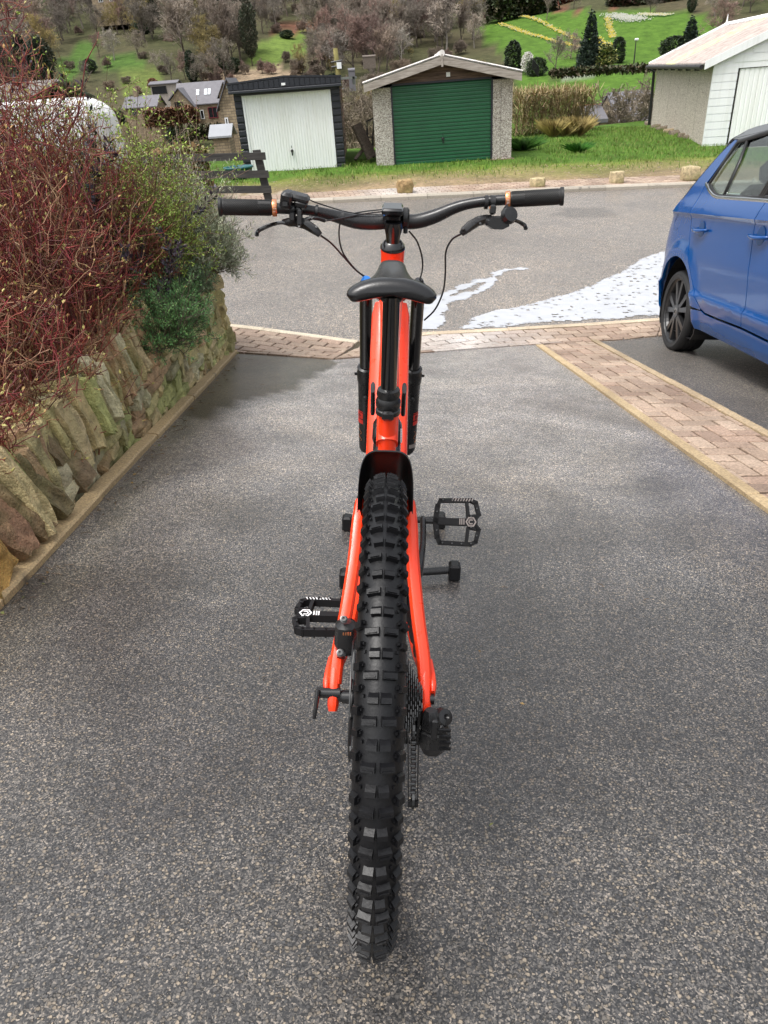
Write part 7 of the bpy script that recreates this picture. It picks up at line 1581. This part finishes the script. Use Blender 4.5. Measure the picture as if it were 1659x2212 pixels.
# ---- drivetrain
BB = Vector((0, .435, .370)); CL = .165
def crank(s, ang):
    xo = .090 if s == 1 else .066
    e = BB+Vector((s*xo, math.cos(ang)*CL, math.sin(ang)*CL)); a = BB+Vector((s*(xo-.012), 0, 0)); b = MB()
    pts = [a.lerp(e, t)+Vector((s*.004*math.sin(math.pi*t), 0, 0)) for t in (-.06, 0, .2, .5, .8, 1, 1.06)]; ltube(b, pts, [.014, .019, .017, .014, .014, .015, .010], [.026, .040, .032, .026, .024, .026, .016], 14, 2.8); b.tube([BB, BB+Vector((s*.07, 0, 0))], .015, 14)
    return part(b, 'crank_arm', BK, bike), e
def pedal(s, e, pitch, cr_, yaw=0):
    ctr = e+Vector((s*(.078 if s == 1 else .050), 0, 0)); Rm = Matrix.Rotation(pitch, 3, 'X'); b = MB(); t = .016
    def P_(x, y, z=0): return ctr+Rm@Vector((s*x, y, z))
    # outline of the cage, outer edge notched at the middle; windows left open by building bars
    def barp(pts, w):
        for (x0, y0), (x1, y1) in zip(pts[:-1], pts[1:]):
            a = P_(x0, y0); c = P_(x1, y1); d = (c-a).normalized(); up = Rm@Vector((0, 0, 1)); sd_ = d.cross(up).normalized()*w/2; a = a-d*w*.35; c = c+d*w*.35; h_ = up*t/2
            b.add([a-sd_-h_, a+sd_-h_, c+sd_-h_, c-sd_-h_, a-sd_+h_, a+sd_+h_, c+sd_+h_, c-sd_+h_], [(0, 3, 2, 1), (4, 5, 6, 7), (0, 1, 5, 4), (1, 2, 6, 5), (2, 3, 7, 6), (3, 0, 4, 7)])
    barp([(-.044, -.036), (-.049, 0), (-.044, .036)], .012); barp([(-.044, .036), (-.038, .050), (.034, .052), (.046, .046), (.053, .018), (.045, .008)], .009); barp([(-.044, -.036), (-.038, -.050), (.034, -.052), (.046, -.046), (.053, -.018), (.045, -.008)], .009)
    barp([(-.047, 0), (.044, 0)], .016); barp([(.024, .050), (.028, .014)], .007); barp([(.024, -.050), (.028, -.014)], .007); barp([(.030, .012), (.046, .014)], .009); barp([(.030, -.012), (.046, -.014)], .009)
    pd_ = part(b, 'pedal', MT['pedal_black'], bike, smooth=False)
    b = MB()
    for x, y in ((-.032, .051), (-.010, .052), (.012, .052), (.034, .051), (.047, .032), (-.046, .022), (-.032, -.051), (-.010, -.052), (.012, -.052), (.034, -.051), (.047, -.032), (-.046, -.022), (.034, .013), (.034, -.013)):
        for k in (-1, 1): b.tube([P_(x, y, k*t*.45), P_(x, y, k*(t*.5+.0045))], .0018, 6)
    part(b, 'pins', MT['darksteel'] if s == 1 else BK, pd_)
    mk_ = MT['grey_mark'] if s == 1 else MT['white_mark']; b = MB(); z = t/2+.0006
    def lines(z):
        hexo = [(.034+.013*math.cos(math.radians(60*k)), .013*math.sin(math.radians(60*k))) for k in range(7)]
        for (x0, y0), (x1, y1) in zip(hexo[:-1], hexo[1:]):
            k0, k1 = .72, .72; cx__ = .034; b.quad(P_(x0, y0, z), P_(x1, y1, z), P_(cx__+(x1-cx__)*k1, y1*k1, z), P_(cx__+(x0-cx__)*k0, y0*k0, z))
        b.quad(P_(.030, -.006, z), P_(.038, -.006, z), P_(.038, -.003, z), P_(.030, -.003, z)); b.quad(P_(.030, .003, z), P_(.038, .003, z), P_(.038, .006, z), P_(.030, .006, z)); b.quad(P_(.028, -.003, z), P_(.031, -.003, z), P_(.031, .003, z), P_(.028, .003, z))
        for x in (.016, .011, .0065): b.quad(P_(x, -.007, z), P_(x+.0028, -.007, z), P_(x+.0028, .007, z), P_(x, .007, z))
        for k in range(8): x = -.012+k*.0065; b.quad(P_(x, .0485, z), P_(x+.003, .0485, z), P_(x+.006, .0555, z), P_(x+.003, .0555, z))
    lines(z); part(b, 'pedal_markings', mk_, pd_, smooth=False, fix=False)
    b = MB(); b.tube([e, ctr-Vector((s*.045, 0, 0))], .0065, 12); part(b, 'pedal_axle', BK, pd_)
cr, e = crank(1, math.radians(19)); pedal(1, e, math.radians(58), cr); cl_, e = crank(-1, math.radians(188)); pedal(-1, e, math.radians(4), cl_)
b = MB(); n_ = 34; pr = [Vector((.046, BB.y+(.070+(.0025 if k % 2 else -.003))*math.sin(math.pi*k/n_), BB.z+(.070+(.0025 if k % 2 else -.003))*math.cos(math.pi*k/n_))) for k in range(2*n_)]; b.prism(pr, (.003, 0, 0)); part(b, 'chainring', MT['darksteel'], bike, smooth=False)
b = MB(); pts = curve([(.044, .435, .442), (.042, .30, .43), (.040, .15, .418), (.038, .02, .418), (.0385, -.03, .405), (.0385, -.050, .375), (.0385, -.042, .340), (.046, -.005, .29), (.050, .005, .27)], 16)
for i, p in enumerate(pts[:-1]):
    d = (pts[i+1]-p); 
    if d.length < 1e-5: continue
    m = (p+pts[i+1])/2; d.normalize(); up = d.cross(X).normalized(); Rm = Matrix((X, d, up)).transposed(); w_ = .0065 if i % 2 else .0045
    for s in (-1, 1): b.box(m+X*s*w_/2, (.0012, (pts[i+1]-p).length*1.15, .0075), Rm)
    b.tube([p-X*.004, p+X*.004], .0022, 5)
part(b, 'chain', MT['darksteel'], bike, smooth=False)
# derailleur
b = MB(); b.box((.064, -.012, .325), (.010, .030, .075), bev=.004); pz = bp(940, 1590, -.045); rbox(b, [(pz+Vector((ox, .01, dz)), X, Vector((0, 1, 0)), w_, w_*.8) for dz, w_, ox in ((.042, .018, -.008), (.030, .034, -.004), (.012, .043, 0), (.006, .039, 0), (.004, .047, .001), (-.022, .047, 0), (-.040, .028, -.002))], 8, 5)
pk_ = bp(955, 1550, -.035); b.lathe([(0, -.006), (.013, -.006), (.016, 0), (.013, .010), (.005, .012), (0, .006)], pk_, (.5, -.6, .6), 14); b.box(pz+Vector((-.004, -.022, .030)), (.010, .006, .036), bev=.002); b.box(pz+Vector((.012, -.020, .024)), (.006, .006, .030), Matrix.Rotation(-.5, 3, 'Y'), bev=.002); rd = part(b, 'derailleur', BK, bike, smooth=False)
b = MB()
for k in range(4): b.box(bp(961, 1578+13*k, -.075), (.018, .004, .004))
part(b, 'vent_slots', MT['rubber'], rd, smooth=False)
b = MB(); c1, c2 = bp(893, 1575, -.02), bp(892, 1722, .0)
for s in (-1, 1): ltube(b, [c1+X*s*.009, c1.lerp(c2, .5)+X*s*.008, c2+X*s*.008], [.0022]*3, [.026, .022, .026], 8)
b.box(c2+Vector((0, -.012, -.002)), (.018, .006, .012)); b.box(c1+Vector((.015, -.0, .0)), (.026, .02, .024), bev=.004); part(b, 'derailleur_cage', BK, rd)
b = MB(); cp_ = [c1.lerp(c2, i/15)+Vector((0, -.008, 0)) for i in range(16)]
for i, p in enumerate(cp_): b.tube([p-X*.0042, p+X*.0042], .003, 6); b.box(p+X*.0035*(1 if i % 2 else -1), (.0012, .007, .011))
b.lathe([(0, -.002), (.018, -.002), (.018, .002), (0, .002)], c1, X, 12); b.lathe([(0, -.002), (.020, -.002), (.020, .002), (0, .002)], c2, X, 12); part(b, 'jockey_wheels', MT['darksteel'], rd, smooth=False)
# caliper and axle lever
b = MB(); cc = bp(747, 1376, .045); rbox(b, [(cc+Vector((0, 0, dz)), X, Vector((0, 1, 0)), w_, w_*1.1) for dz, w_ in ((.030, .018), (.024, .034), (-.008, .038), (-.026, .030))], 10, 3)
ltube(b, [bp(744, 1342, .06), bp(742, 1380, .05), bp(737, 1420, .02)], [.014]*3, [.012]*3, 8); cal = part(b, 'brake_caliper', BK, bike, sharp=30)
for px_, py_, Y in ((743, 1338, .035), (735, 1411, -.01)): b = MB(); b.lathe([(0, 0), (.0062, 0), (.0062, .003), (.0042, .0035), (.0042, .009), (.0022, .009), (.0018, .005), (0, .005)], bp(px_, py_, Y), (0, -.75, .65), 14); part(b, 'bolt', MT['darksteel'], cal)
b = MB(); [b.tube([bp(742+5*k, 1372, .015), bp(742+5*k, 1367, .015)], .0012, 5) for k in range(4)]; part(b, 'brake_pads', MT['copper'], cal)
b = MB(); ax0 = bp(735, 1497, -.002); ax1 = bp(684, 1496, -.002); b.tube([ax0, ax1], .0085, 14); ltube(b, [bp(687, 1490, -.012), bp(684, 1515, -.022), bp(679, 1551, -.03)], [.008, .0075, .006], [.016, .013, .009], 10); part(b, 'axle_lever', BK, bike)
b = MB(); b.tube([(-.078, 0, RR), (.088, 0, RR)], .009, 12); part(b, 'rear_axle', BK, bike)
# ---- floor stand holding the front wheel
st = thing('bicycle_stand', 'low black floor stand with rubber feet under the front wheel', 'bicycle stand', M=BM)
BF = lambda px, py, z: (lambda q: BI@DW(*q))(hitD(px, py, z))
f1, f2, f3, f4 = BF(750, 1133, .02), BF(951, 1128, .02), BF(746, 1254, .02), BF(981, 1238, .02)
for a, c in ((f1, f2), (f3, f4)):
    a = a+Vector((0, 0, .012)); c = c+Vector((0, 0, .012)); b = MB(); b.tube([a, c], .0125, 12); part(b, 'cross_bar', BK, st)
    for p, s in ((a, 1), (c, -1)): b = MB(); b.box(p+Vector((0, 0, -.004)), (.036, .05, .058), bev=.007); part(b, 'foot', MT['rubber'], st, smooth=False)
for s in (-1, 1):
    x0 = .006+s*.042; b = MB(); b.tube(curve([(x0, f3.y, .035), (x0, f3.y-.02, .12), (x0, f3.y+.04, .30), (x0, (f1.y+f3.y)/2, .37), (x0, f1.y-.04, .30), (x0, f1.y+.02, .12), (x0, f1.y, .035)], 5), .008, 10); part(b, 'wheel_hoop', BK, st)
